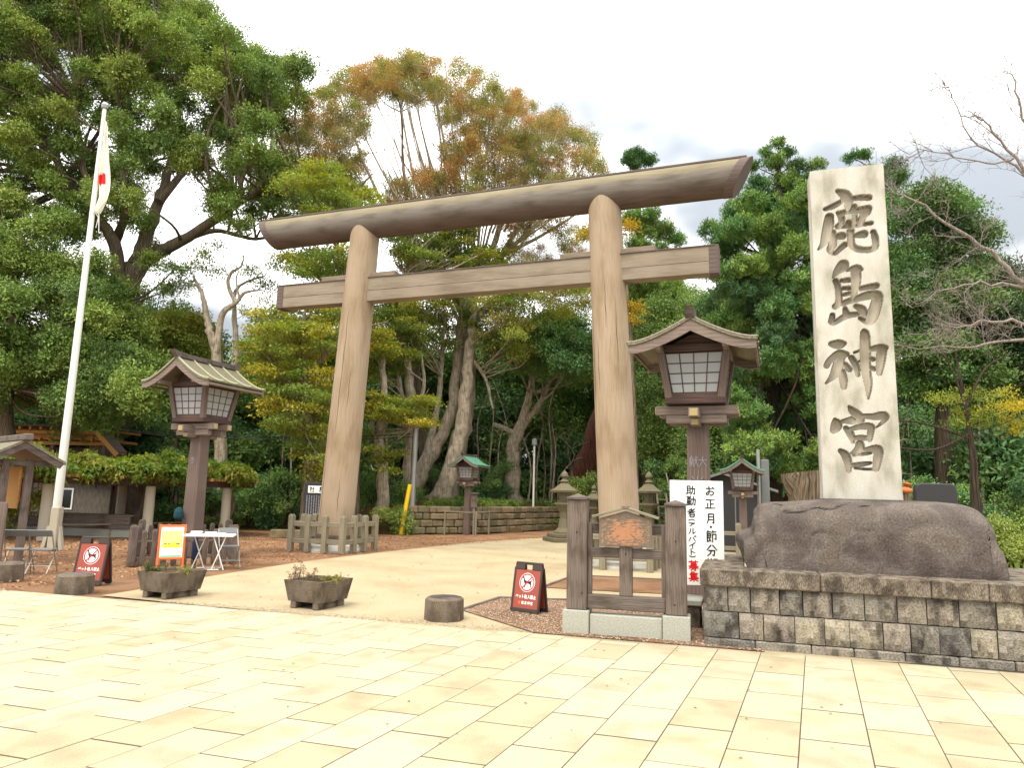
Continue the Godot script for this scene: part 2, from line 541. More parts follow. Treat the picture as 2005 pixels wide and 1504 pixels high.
func ground() -> void:
	sheet("ground", [Vector2(-400, 40), Vector2(400, 40), Vector2(400, -500), Vector2(-400, -500)], -0.06, M.soil).set_meta("kind", "structure")
	sheet("gravel_ground", [Vector2(-30, -9), Vector2(-30, -30), Vector2(-4.2, -30), Vector2(-3.2, -32), Vector2(4, -38), Vector2(14, -38), Vector2(14, -6), Vector2(4, -5)], -0.02, M.gravel).set_meta("kind", "structure")
	sheet("approach_path", [at2(-8.3, 8.22)] + [Vector2(-6.3, -11.52), Vector2(-6.02, -12.57), Vector2(-5.89, -13.7), Vector2(-5.53, -15.22), Vector2(-4.85, -17.69), Vector2(-3.7, -20.47), Vector2(-2.24, -23.78), Vector2(-1.1, -26.24), Vector2(0.7, -28.76), Vector2(2.74, -31.37), Vector2(4.35, -33.69), Vector2(7.53, -36.5)] + [Vector2(14, -33), Vector2(14, -7), at2(0.4, 9.05), at2(-4.0, 8.5)], 0.0, M.path).set_meta("kind", "structure")
	# gravel pads that lie on the path, each in a thin kerb
	pad("gravel_pad", [Vector2(-0.65, -10.88), Vector2(-0.12, -12.22), Vector2(2.63, -11.99), Vector2(3.49, -11.81)] + [at2(-0.6, 8.95), at2(-3.3, 8.68)])
	pad("gravel_pad", [Vector2(0.67, -13.75), Vector2(1.26, -15.35), Vector2(1.5, -15.88), Vector2(5.81, -14.79), Vector2(5.07, -12.91), Vector2(2.1, -13.37)])
	# bank under the trees
	var s := begin()
	for i in 112:
		for j in 52:
			var q := []
			for c in [[0, 0], [1, 0], [1, 1], [0, 1]]:
				var x: float = -46.0 + 0.85 * (i + c[0])
				var z: float = -27.0 - 0.85 * (j + c[1])
				q.append(Vector3(x, bank_height(x, z) - 0.05 + 0.12 * sin(x * 1.3) * sin(z * 1.1) * clampf(bank_height(x, z), 0, 1), z))
			face(s, q, Vector3.UP)
	part("wooded_bank", s, M.soil).set_meta("kind", "structure")
	sheet("lawn", [Vector2(11.45, -18.16), Vector2(15.87, -17.47), Vector2(41.51, -42.13), Vector2(28.39, -44.49)], 0.02, M.lawn).set_meta("kind", "structure")

func pad(called: String, poly: Array) -> void:
	var o := struct_node(called)
	sheet("gravel_surface", poly, 0.012, M.gravel, o)
	for i in mini(poly.size(), 3):
		var a: Vector2 = poly[i]
		var b: Vector2 = poly[(i + 1) % poly.size()]
		var d := b - a
		box("kerb", Vector3(d.length(), 0.07, 0.06), Vector3((a.x + b.x) / 2, 0.0, (a.y + b.y) / 2), M.grey_h, o, 0.008, -d.angle())

func plaza() -> void:
	var o := struct_node("plaza")
	sheet("bed", [at2(-14, -9), at2(-14, edge_u(-14)), at2(9, edge_u(9) + 0.3), at2(9, -9)], -0.003, M.joint, o)
	var vb := [-2.885]
	for k in 24:
		vb.append(vb[-1] + (0.446 if k < 4 else 0.464))
	for k in 27:
		vb.insert(0, vb[0] - 0.426)
	var rest := begin()
	rng.seed = 21
	for k in vb.size() - 1:
		var v0: float = vb[k] + 0.004
		var v1: float = vb[k + 1] - 0.004
		var u: float = 4.74 + (k - 27) * 0.475
		u -= ceil((u + 6.0) / 0.83) * 0.83 * 1.0
		while u < edge_u(v0):
			var a := u + 0.010
			var b := minf(u + 0.820, edge_u(v0))
			if b - a > 0.03:
				var e := 0.104 * (v1 - v0)
				var mid := at2((v0 + v1) / 2, (a + b) / 2)
				var poly := []
				for c in [at2(v0, a), at2(v1, a + e), at2(v1, b + e), at2(v0, b)]:
					poly.append(c - mid)
				var y := rng.randf_range(-0.002, 0.002)
				var seen := mid.y < -3.6 and absf(mid.x) < -mid.y * 0.76 + 0.4
				var xf := Transform3D(FLAT.basis, Vector3(mid.x, y, mid.y))
				if seen:
					var s := begin()
					prism(s, poly, -0.05, 0.0, FLAT, Color.WHITE, 0.002)
					part("paver", s, M.paver[rng.randi() % 5], o, Transform3D(Basis(), Vector3(mid.x, y, mid.y)))
				else:
					prism(rest, poly, -0.05, 0.0, xf, Color.WHITE, 0.005)
			u += 0.83
	part("outer_pavers", rest, M.paver[0], o).set_meta("kind", "stuff")

func stone_wall() -> void:
	var o := thing("retaining_wall", "low mossy stone retaining wall below the wooded bank", "wall")
	var line := [Vector3(-4.1, 0, -29.96), Vector3(-1.14, 0, -31.67), Vector3(1.92, 0, -36.35), Vector3(3.04, 0, -37.99), Vector3(6.43, -0, -40.92)]
	rng.seed = 31
	var back := begin()
	for i in line.size() - 1:
		var a: Vector3 = line[i]
		var b: Vector3 = line[i + 1]
		var d := (b - a).normalized()
		var n := Vector3(-d.z, 0, d.x)
		var L := a.distance_to(b)
		var yaw := -atan2(d.z, d.x)
		add_box(back, Vector3(L, 1.16, 0.5), at3((a + b) / 2 - n * 0.36 + Vector3(0, 0.56, 0), yaw), 0.01)
		var y := 0.0
		for c in 4:
			var x := -rng.randf() * 0.2
			while x < L - 0.08:
				var w := minf(rng.randf_range(0.24, 0.8), L - x)
				var x0 := maxf(x, 0.0)
				if x + w - x0 > 0.06:
					box("block", Vector3(snappedf(x + w - x0 - 0.02, 0.05), 0.245 + 0.03 * (rng.randi() % 2), 0.24), a + d * (x0 + (x + w - x0) / 2) + n * (rng.randf_range(-0.02, 0.03) - 0.03 * c) + Vector3(0, y + 0.145, 0), M.wall_stone[rng.randi() % 3], o, 0.04, yaw + rng.randf_range(-0.04, 0.04), 0.0, rng.randf_range(-0.03, 0.03))
				x += w
			y += 0.288
	part("core", back, M.wall_stone[0], o)

# ---------- the gate ----------
func gate() -> void:
	var t := thing("torii_gate", "tall wooden torii gate of tan timber with a dark round top beam", "torii gate", Vector3(-1.101, 0, -19.509), -0.3564)
	for sx in [-1, 1]:
		var s := begin()
		var prof := []
		for i in 15:
			var q := i / 14.0
			prof.append(Vector2(lerpf(0.503, 0.431, q) + 0.012 * sin(q * PI), 0.32 + q * 9.3))
		lathe(s, prof, 40)
		var lean := atan2(sx * (4.159 - 3.677), 9.783)
		var xf := at3(Vector3(sx * 4.159, 0, 0), sx * 0.7, 0, 0)
		xf = Transform3D(Basis.from_euler(Vector3(0, 0, lean)), Vector3(sx * 4.159, 0, 0)) * Transform3D(Basis(Vector3.UP, sx * 1.1 + 0.4), Vector3.ZERO)
		part("pillar", s, M.torii, t, xf)
		rng.seed = 60 + sx
		for i in 7:
			var an: float = rng.randf() * TAU if i > 2 else PI / 2 + (i - 1) * 0.55 - (sx * 1.1 + 0.4) * -1.0
			var y0 := rng.randf_range(0.6, 6.5)
			var hh := rng.randf_range(0.9, 2.8)
			var ck := begin()
			var pts := []
			for k in 9:
				var y := y0 + hh * k / 8.0
				var rr := lerpf(0.503, 0.431, (y - 0.32) / 9.3) + 0.010 * sin((y - 0.32) / 9.3 * PI)
				var a: float = an + 0.02 * sin(k * 1.7 + i)
				pts.append(Vector3(cos(a) * rr, y, sin(a) * rr))
			tube(ck, pts, [0.002, 0.005, 0.007, 0.008, 0.008, 0.007, 0.006, 0.004, 0.001], 4, 0.3, false)
			part("drying_crack", ck, M.crack, t, xf)
		var c := begin()
		lathe(c, [Vector2(0.515, 0.16), Vector2(0.515, 0.46), Vector2(0.5, 0.475)], 40)
		part("dark_collar", c, M.grey_v, t, xf)
		var f := begin()
		lathe(f, [Vector2(0.79, -0.05), Vector2(0.79, 0.05), Vector2(0.72, 0.16), Vector2(0.62, 0.19), Vector2(0.3, 0.20)], 40)
		part("footing", f, M.white_plaster, t, Transform3D(Basis(), Vector3(sx * 4.159, 0, 0)))
	# top beam: a log with raked ends; its colour bands mix algae and weathering with painted-in shading, dark below
	var R := 0.47
	var Y := 9.74
	var n := 44
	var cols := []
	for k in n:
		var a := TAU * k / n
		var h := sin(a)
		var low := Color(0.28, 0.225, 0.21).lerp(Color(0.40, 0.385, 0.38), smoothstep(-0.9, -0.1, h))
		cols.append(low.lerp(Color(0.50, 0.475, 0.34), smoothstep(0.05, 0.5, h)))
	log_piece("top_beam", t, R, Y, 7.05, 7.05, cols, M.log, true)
	var brown := []
	for k in n:
		brown.append(Color.WHITE)
	log_end("end_cap", t, R + 0.012, Y, 1, M.bark_brown)
	log_end("end_cap", t, R + 0.012, Y, -1, M.bark_brown)
	box("ridge_cap", Vector3(14.7, 0.06, 0.50), Vector3(0, Y + R - 0.03, 0), M.bark_brown, t, 0.01)
	# tie beam of two planks
	box("beam_plank", Vector3(13.0, 0.40, 0.40), Vector3(0, 7.762, 0), M.beam, t, 0.012)
	box("beam_plank", Vector3(13.0, 0.31, 0.40), Vector3(0, 7.404, 0), M.beam, t, 0.012)
	for sx in [-1, 1]:
		box("beam_end_cap", Vector3(0.24, 0.745, 0.43), Vector3(sx * 6.51, 7.606, 0), M.bark_brown, t, 0.012)
		box("wedge", Vector3(0.95, 0.17, 0.30), Vector3(sx * 3.79 + 0.80, 8.048, 0), M.beam, t, 0.012)
		box("wedge", Vector3(0.95, 0.17, 0.30), Vector3(sx * 3.79 - 0.80, 8.048, 0), M.beam, t, 0.012)
	box("beam_top_strip", Vector3(13.1, 0.03, 0.46), Vector3(0, 7.964, 0), M.bark_brown, t, 0.005)

func raked(x: float, y: float, R: float) -> float:
	return x + signf(x) * 0.26 * y / R

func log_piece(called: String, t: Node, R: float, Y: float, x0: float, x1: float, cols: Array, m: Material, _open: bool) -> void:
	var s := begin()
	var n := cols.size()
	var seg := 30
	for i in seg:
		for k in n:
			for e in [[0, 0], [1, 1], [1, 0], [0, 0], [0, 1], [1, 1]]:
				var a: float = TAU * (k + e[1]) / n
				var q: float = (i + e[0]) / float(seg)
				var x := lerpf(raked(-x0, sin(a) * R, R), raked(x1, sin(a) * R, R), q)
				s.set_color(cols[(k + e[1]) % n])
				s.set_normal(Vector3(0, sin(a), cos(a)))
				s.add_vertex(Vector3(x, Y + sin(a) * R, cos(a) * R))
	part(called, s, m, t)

func log_end(called: String, t: Node, R: float, Y: float, sx: int, m: Material) -> void:
	var s := begin()
	var n := 44
	for k in n:
		var q := []
		for e in [0, 1]:
			var a: float = TAU * (k + e) / n
			for x in [7.0, 7.24]:
				q.append(Vector3(raked(sx * x, sin(a) * R, R), Y + sin(a) * R, cos(a) * R))
		var am := TAU * (k + 0.5) / n
		face(s, [q[0], q[1], q[3], q[2]], Vector3(0, sin(am), cos(am)))
		face(s, [q[1], q[3], Vector3(sx * 7.24, Y, 0)], Vector3(sx, 0, 0))
	part(called, s, m, t)

func gate_fence(label: String, at: Vector3) -> void:
	var t := thing("pillar_fence", label, "fence", at, -0.3564, "fences around the gate pillars")
	var posts := []
	var w := 0.84
	for a in [-1.0, -0.33, 0.33, 1.0]:
		posts.append([Vector3(a * w, 0, w), 0.0])
		posts.append([Vector3(a * w, 0, -w), 0.0])
	for a in [-0.33, 0.33]:
		posts.append([Vector3(w, 0, a * w), 0.0])
		posts.append([Vector3(-w, 0, a * w), 0.0])
	for q in posts:
		place("post", post_mesh(0.15, 0.98), M.fence_v, t, at3(q[0]))
	for y in [0.30, 0.76]:
		for z in [-1, 1]:
			box("rail", Vector3(w * 2 - 0.02, 0.13, 0.07), Vector3(0, y, z * w), M.fence_h, t, 0.008)
			box("rail", Vector3(w * 2 - 0.16, 0.13, 0.07), Vector3(z * w, y, 0), M.fence_h, t, 0.008, PI / 2)

func post_mesh(w: float, h: float) -> Mesh:
	var key := ["post", w, h]
	if not boxes.has(key):
		var s := begin()
		add_box(s, Vector3(w, h, w), at3(Vector3(0, h / 2, 0)), 0.01)
		add_box(s, Vector3(w * 0.82, 0.05, w * 0.82), at3(Vector3(0, h + 0.01, 0)), 0.024)
		boxes[key] = s.commit()
	return boxes[key]

# ---------- carved stone on its platform ----------
const WALL_AT := Vector3(2.36, 0, -8.81)
const WALL_TURN := -0.31
func platform() -> void:
	var t := thing("stone_platform", "stained stone block platform with coping under the boulder", "platform", WALL_AT, WALL_TURN)
	rng.seed = 41
	var core := begin()
	add_box(core, Vector3(7.3, 0.70, 2.3), at3(Vector3(3.75, 0.35, -1.28)), 0.02)
	part("core", core, M.block[3], t)
	# plinth, two courses that lean inwards, coping
	var x := -0.02
	while x < 7.3:
		var w := rng.randf_range(0.42, 0.62)
		box("plinth_stone", Vector3(w - 0.008, 0.10, 0.30), Vector3(x + w / 2, 0.04, -0.13), M.block[rng.randi() % 5], t, 0.012)
		x += w
	for c in 2:
		x = -0.02 + c * 0.03
		var first := 0.40 if c == 0 else 0.25
		while x < 7.3:
			var w := first if first > 0 else rng.randf_range(0.25, 0.36)
			first = 0.0
			rough_block("block", Vector3(snappedf(w - 0.01, 0.01), 0.285, 0.30), Vector3(x + w / 2, 0.243 + c * 0.297, -0.15 - c * 0.035 + rng.randf_range(-0.006, 0.008)), t, rng.randi())
			x += w
		# the end that faces the wooden sign
		var z := -0.32
		while z > -2.4:
			var w := rng.randf_range(0.34, 0.5)
			rough_block("block", Vector3(snappedf(w - 0.01, 0.01), 0.285, 0.30), Vector3(0.10 + c * 0.035, 0.243 + c * 0.297, z - w / 2), t, rng.randi(), -PI / 2)
			z -= w
	var joints := [-0.06, 1.28, 2.4, 2.95, 3.9, 4.8, 5.7, 6.6, 7.5]
	for i in 8:
		var w: float = joints[i + 1] - joints[i]
		box("coping_stone", Vector3(w - 0.008, 0.20, 0.52), Vector3(joints[i] + w / 2, 0.785, -0.24), M.coping, t, 0.014)
	for i in 4:
		box("coping_stone", Vector3(0.52, 0.20, 0.5), Vector3(0.20, 0.785, -0.76 - 0.51 * i), M.coping, t, 0.014)
	box("top_slab", Vector3(6.9, 0.18, 2.0), Vector3(3.98, 0.785, -1.51), M.coping, t, 0.01)

# quarry-faced block: the outer face bulges unevenly
func rough_block(called: String, size: Vector3, pos: Vector3, parent: Node, sd: int, yaw := 0.0) -> void:
	var key := ["rough", size, sd % 4]
	if not boxes.has(key):
		var r := RandomNumberGenerator.new()
		r.seed = sd % 4 + 77
		var s := begin()
		var h := size / 2
		var g := []
		var nx := 5
		var ny := 4
		for j in ny + 1:
			var row := []
			for i in nx + 1:
				var e := i == 0 or j == 0 or i == nx or j == ny
				row.append(Vector3(lerpf(-h.x, h.x, float(i) / nx), lerpf(-h.y, h.y, float(j) / ny), h.z - 0.02 if e else h.z + r.randf_range(-0.008, 0.02)))
			g.append(row)
		for j in ny:
			for i in nx:
				face(s, [g[j][i], g[j][i + 1], g[j + 1][i + 1], g[j + 1][i]], Vector3.BACK)
		var b := [Vector3(-h.x, -h.y, h.z - 0.02), Vector3(h.x, -h.y, h.z - 0.02), Vector3(h.x, h.y, h.z - 0.02), Vector3(-h.x, h.y, h.z - 0.02)]
		var e := Vector3(0, 0, -size.z)
		for i in 4:
			var a: Vector3 = b[i]
			var c: Vector3 = b[(i + 1) % 4]
			face(s, [a, c, c + e, a + e], (a + c) / 2 - Vector3(0, 0, h.z))
		boxes[key] = s.commit()
	place(called, boxes[key], M.block[sd / 7 % 5], parent, at3(pos, yaw))

func boulder() -> void:
	# profile of the front: x from the wall's left end, y above the ground
	var t := thing("boulder", "huge dark brown boulder carrying the carved stone", "boulder", WALL_AT, WALL_TURN)
	var n := FastNoiseLite.new()
	n.seed = 8
	n.frequency = 0.9
	n.fractal_octaves = 4
	var s := begin()
	var front := [Vector2(0.52, 0.87), Vector2(0.42, 1.09), Vector2(0.41, 1.25), Vector2(0.5, 1.3), Vector2(0.57, 1.35), Vector2(0.62, 1.57), Vector2(0.72, 1.67), Vector2(1.11, 1.7), Vector2(1.57, 1.74), Vector2(2.3, 1.74), Vector2(2.79, 1.73), Vector2(3.04, 1.69), Vector2(3.17, 1.58), Vector2(3.24, 1.36), Vector2(3.29, 1.14), Vector2(3.31, 0.92)]
	var cx := 0.0
	for v in front:
		cx += v.x / front.size()
	var NU := 150
	var NV := 80
	var g := []
	for j in NV + 1:
		var row := []
		var q := float(j) / NV          # 0 front rim .. 1 back rim
		var ph := q * PI
		var z := 0.95 * signf(cos(ph)) * pow(absf(cos(ph)), 0.42)
		var k := pow(absf(sin(ph)), 0.42)   # the section shrinks to the front and back faces
		for i in NU + 1:
			var p := float(i) / NU * (front.size() - 1)
			var a := mini(int(p), front.size() - 2)
			var v: Vector2 = front[a].cubic_interpolate(front[a + 1], front[maxi(a - 1, 0)], front[mini(a + 2, front.size() - 1)], p - a)
			var w := Vector3(cx + (v.x - cx) * lerpf(0.94, 1.0, k), 0.82 + (v.y - 0.82) * k, -1.30 + z)
			var amp := 0.045 * (1.0 if v.y < 1.6 else 0.35)
			w += Vector3(n.get_noise_3dv(w * 1.3), n.get_noise_3dv(w * 1.3 + Vector3(9, 0, 0)) * 0.5, n.get_noise_3dv(w * 1.3 + Vector3(0, 9, 0))) * amp * 2.2
			var cr := absf(n.get_noise_3dv(w * 0.55 + Vector3(3, 1, 7)))
			w += Vector3(0, 0, -signf(z) * 0.05) * (1.0 - smoothstep(0.0, 0.035, cr)) * k
			row.append(w)
		g.append(row)
	s.set_smooth_group(0)
	for j in NV:
		for i in NU:
			for v in [g[j][i], g[j + 1][i], g[j + 1][i + 1], g[j][i], g[j + 1][i + 1], g[j][i + 1]]:
				s.add_vertex(v)
	s.index()
	s.generate_normals()
	part("rock", s, M.rock, t)

const CARVED := ["-0.12,4.26,0.027 -0.03,4.19,0.067 0.01,4.1,0.060 0,4.02,0.040;-0.29,4.01,0.025 -0.19,4.04,0.037 -0.08,4.1,0.030;0.07,4.13,0.030 0.17,4.13,0.040 0.27,4.12,0.041;-0.24,3.89,0.054 -0.26,3.76,0.065 -0.3,3.59,0.058 -0.34,3.5,0.034 -0.4,3.43,0.010;-0.13,3.94,0.023 -0.09,3.87,0.040 -0.09,3.79,0.034 -0.14,3.74,0.035;-0.11,3.93,0.030 0.03,3.95,0.040 0.16,3.95,0.046 0.25,3.96,0.050;0.08,4.01,0.035 0.08,3.85,0.031 0.07,3.74,0.029;0.22,3.92,0.063 0.18,3.85,0.040 0.16,3.77,0.033;-0.13,3.73,0.027 0.07,3.73,0.028 0.28,3.75,0.026;-0,3.79,0.033 -0.01,3.76,0.033;0.13,3.81,0.027 0.14,3.77,0.027;-0.21,3.66,0.041 -0.21,3.5,0.050 -0.25,3.41,0.041 -0.2,3.35,0.024 -0.12,3.42,0.034 -0.06,3.47,0.037;-0.12,3.6,0.047 -0.09,3.6,0.050;0.02,3.66,0.044 0.02,3.48,0.041 0.08,3.4,0.041 0.22,3.37,0.039 0.31,3.4,0.039 0.32,3.52,0.041 0.3,3.62,0.033;0.09,3.59,0.032 0.18,3.6,0.055", "-0.09,3.22,0.033 -0.1,3.17,0.073 -0.18,3.09,0.040 -0.23,3.01,0.009;-0.05,3.1,0.016 0.07,3.13,0.041 0.13,3.1,0.020;0.06,3.09,0.063 0.05,2.88,0.053 0.01,2.73,0.024;-0.2,2.96,0.036 -0.17,2.85,0.037 -0.17,2.66,0.040 -0.22,2.6,0.037;-0.12,2.96,0.027 -0.04,2.96,0.036;-0.1,2.85,0.027 -0.04,2.85,0.030;-0.1,2.76,0.024 -0.01,2.78,0.024;-0.14,2.63,0.031 -0.04,2.67,0.036 0.04,2.68,0.035;0.1,2.83,0.029 0.21,2.85,0.036 0.3,2.86,0.039;0.05,2.69,0.037 0.19,2.73,0.056 0.31,2.73,0.054 0.29,2.61,0.067 0.23,2.43,0.071 0.18,2.36,0.039 0.08,2.42,0.022;0.04,2.59,0.029 0.11,2.54,0.050 0.14,2.47,0.033;-0.26,2.48,0.031 -0.27,2.39,0.043;-0.25,2.36,0.025 -0.13,2.44,0.037 -0.04,2.47,0.037 0.06,2.48,0.030;-0.1,2.57,0.022 -0.09,2.51,0.040", "-0.29,2.08,0.034 -0.2,2.07,0.063 -0.13,2.08,0.027;-0.36,1.78,0.034 -0.32,1.85,0.038 -0.2,1.93,0.057 -0.11,1.93,0.034;-0.18,1.9,0.054 -0.23,1.74,0.065 -0.29,1.63,0.041 -0.38,1.54,0.008;-0.17,1.69,0.038 -0.16,1.58,0.048 -0.16,1.48,0.032;-0.13,1.79,0.030 -0.08,1.72,0.034;-0.01,1.95,0.012 0.08,1.98,0.015;-0.05,1.88,0.034 -0,1.77,0.040 0.02,1.64,0.024;0.05,1.83,0.015 0.07,1.83,0.013;0.05,1.71,0.011 0.07,1.71,0.011;0.12,2.24,0.029 0.13,2.15,0.061 0.12,1.75,0.057 0.14,1.51,0.044 0.13,1.32,0.008;0.19,1.99,0.029 0.31,2.01,0.041 0.37,2,0.033;0.33,1.98,0.057 0.3,1.81,0.053 0.28,1.66,0.033;0.19,1.86,0.024 0.21,1.85,0.029;0.19,1.73,0.026 0.22,1.72,0.029", "-0.11,1.22,0.013 -0.06,1.15,0.047 0.01,1.09,0.046 0.04,1.03,0.030;-0.2,1.03,0.013 -0.07,1.06,0.027;-0.18,1.01,0.013 -0.04,1.02,0.040 0.04,1.03,0.026;0.07,1.09,0.028 0.18,1.08,0.039 0.3,1.09,0.055 0.31,1.03,0.029 0.21,0.94,0.007;-0.29,1.05,0.016 -0.27,0.97,0.067 -0.31,0.9,0.038;-0.16,0.93,0.029 -0.11,0.86,0.044 -0.08,0.75,0.023;-0.09,0.92,0.023 0.03,0.95,0.037 0.14,0.95,0.041 0.14,0.89,0.039 0.12,0.78,0.030;-0.05,0.8,0.026 0.03,0.8,0.033 0.13,0.79,0.026;0,0.72,0.046 -0.01,0.65,0.053 -0.1,0.6,0.016;-0.08,0.57,0.016 0.06,0.59,0.020 0.13,0.6,0.013;-0.24,0.63,0.025 -0.18,0.57,0.049 -0.15,0.46,0.044 -0.15,0.37,0.029;0.05,0.64,0.022 0.19,0.66,0.045 0.22,0.62,0.054 0.2,0.5,0.049 0.18,0.4,0.039;-0.1,0.44,0.022 -0,0.45,0.029 0.11,0.47,0.018;-0.07,0.4,0.013 0.04,0.39,0.013 0.14,0.39,0.013"]
func monument() -> void:
	var W := 0.94
	var H := 4.59
	var D := 0.42
	var t := thing("stone_monument", "tall pale granite slab with four deeply carved characters", "stone monument", Vector3(4.6, 1.75, -9.42), WALL_TURN)
	# back, sides and top
	var s := begin()
	face(s, [Vector3(-W / 2, 0, 0), Vector3(-W / 2, H, 0), Vector3(-W / 2, H, -D), Vector3(-W / 2, 0, -D)], Vector3.LEFT)
	face(s, [Vector3(W / 2, 0, 0), Vector3(W / 2, H, 0), Vector3(W / 2, H, -D), Vector3(W / 2, 0, -D)], Vector3.RIGHT)
	face(s, [Vector3(-W / 2, 0, -D), Vector3(-W / 2, H, -D), Vector3(W / 2, H, -D), Vector3(W / 2, 0, -D)], Vector3.FORWARD)
	face(s, [Vector3(-W / 2, H, 0), Vector3(W / 2, H, 0), Vector3(W / 2, H, -D), Vector3(-W / 2, H, -D)], Vector3.UP)
	part("shaft", s, M.granite, t)
	# the front, one panel for each character; depth follows the distance to the brush strokes
	var names := ["topmost carved character, antlered deer", "second carved character, island", "third carved character, spirit", "lowest carved character, shrine"]
	var cuts := [H, 3.265, 2.135, 1.05, 0.0]
	cuts = [H, 3.26, 2.28, 1.28, 0.0]
	var cell := 0.0085
	var nx := int(W / cell)
	for c in 4:
		var segs := []
		for st in (CARVED[c] as String).split(";"):
			var pts := []
			for pr in st.split(" "):
				var q := pr.split(",")
				pts.append(Vector3(q[0].to_float(), q[1].to_float(), q[2].to_float()))
			if pts.size() == 1:
				pts.append(pts[0] + Vector3(0.001, 0, 0))
			pts = curve(pts, 3)
			for i in pts.size() - 1:
				segs.append([pts[i], pts[i + 1]])
		var y0: float = cuts[c + 1]
		var y1: float = cuts[c]
		var ny := int((y1 - y0) / cell)
		var dep := PackedFloat32Array()
		dep.resize((nx + 1) * (ny + 1))
		dep.fill(1.0)
		var ux := W / nx
		var uy := (y1 - y0) / ny
		for sg in segs:
			var a: Vector3 = sg[0]
			var b: Vector3 = sg[1]
			var m := maxf(a.z, b.z) + 0.035
			var ab := Vector2(b.x - a.x, b.y - a.y)
			var L := maxf(ab.length_squared(), 1e-8)
			for j in range(clampi(int((minf(a.y, b.y) - m - y0) / uy), 1, ny - 1), clampi(int((maxf(a.y, b.y) + m - y0) / uy) + 1, 1, ny - 1) + 1):
				for i in range(clampi(int((minf(a.x, b.x) - m + W / 2) / ux), 1, nx - 1), clampi(int((maxf(a.x, b.x) + m + W / 2) / ux) + 1, 1, nx - 1) + 1):
					var q := Vector2(-W / 2 + i * ux - a.x, y0 + j * uy - a.y)
					var k := clampf(q.dot(ab) / L, 0.0, 1.0)
					var d := (q - ab * k).length() - lerpf(a.z, b.z, k)
					var id := j * (nx + 1) + i
					dep[id] = minf(dep[id], d)
		var f := begin()
		var tint := []
		for id in dep.size():
			var d := dep[id]
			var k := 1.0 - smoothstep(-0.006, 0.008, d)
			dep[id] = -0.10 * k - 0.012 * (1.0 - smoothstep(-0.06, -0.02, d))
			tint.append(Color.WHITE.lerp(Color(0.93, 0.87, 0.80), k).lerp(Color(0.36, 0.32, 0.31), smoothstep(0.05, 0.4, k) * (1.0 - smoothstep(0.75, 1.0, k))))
		f.set_smooth_group(-1)
		for j in ny:
			for i in nx:
				var id := j * (nx + 1) + i
				var q := []
				for e in [[0, 0], [1, 0], [1, 1], [0, 1]]:
					q.append(Vector3(-W / 2 + (i + e[0]) * ux, y0 + (j + e[1]) * uy, dep[id + e[0] + e[1] * (nx + 1)]))
				for v in [0, 2, 1, 0, 3, 2]:
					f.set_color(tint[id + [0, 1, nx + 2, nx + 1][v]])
					f.add_vertex(q[v])
		f.index()
		f.generate_normals()
		part("carved_panel", f, M.granite, t).set_meta("label", names[c])

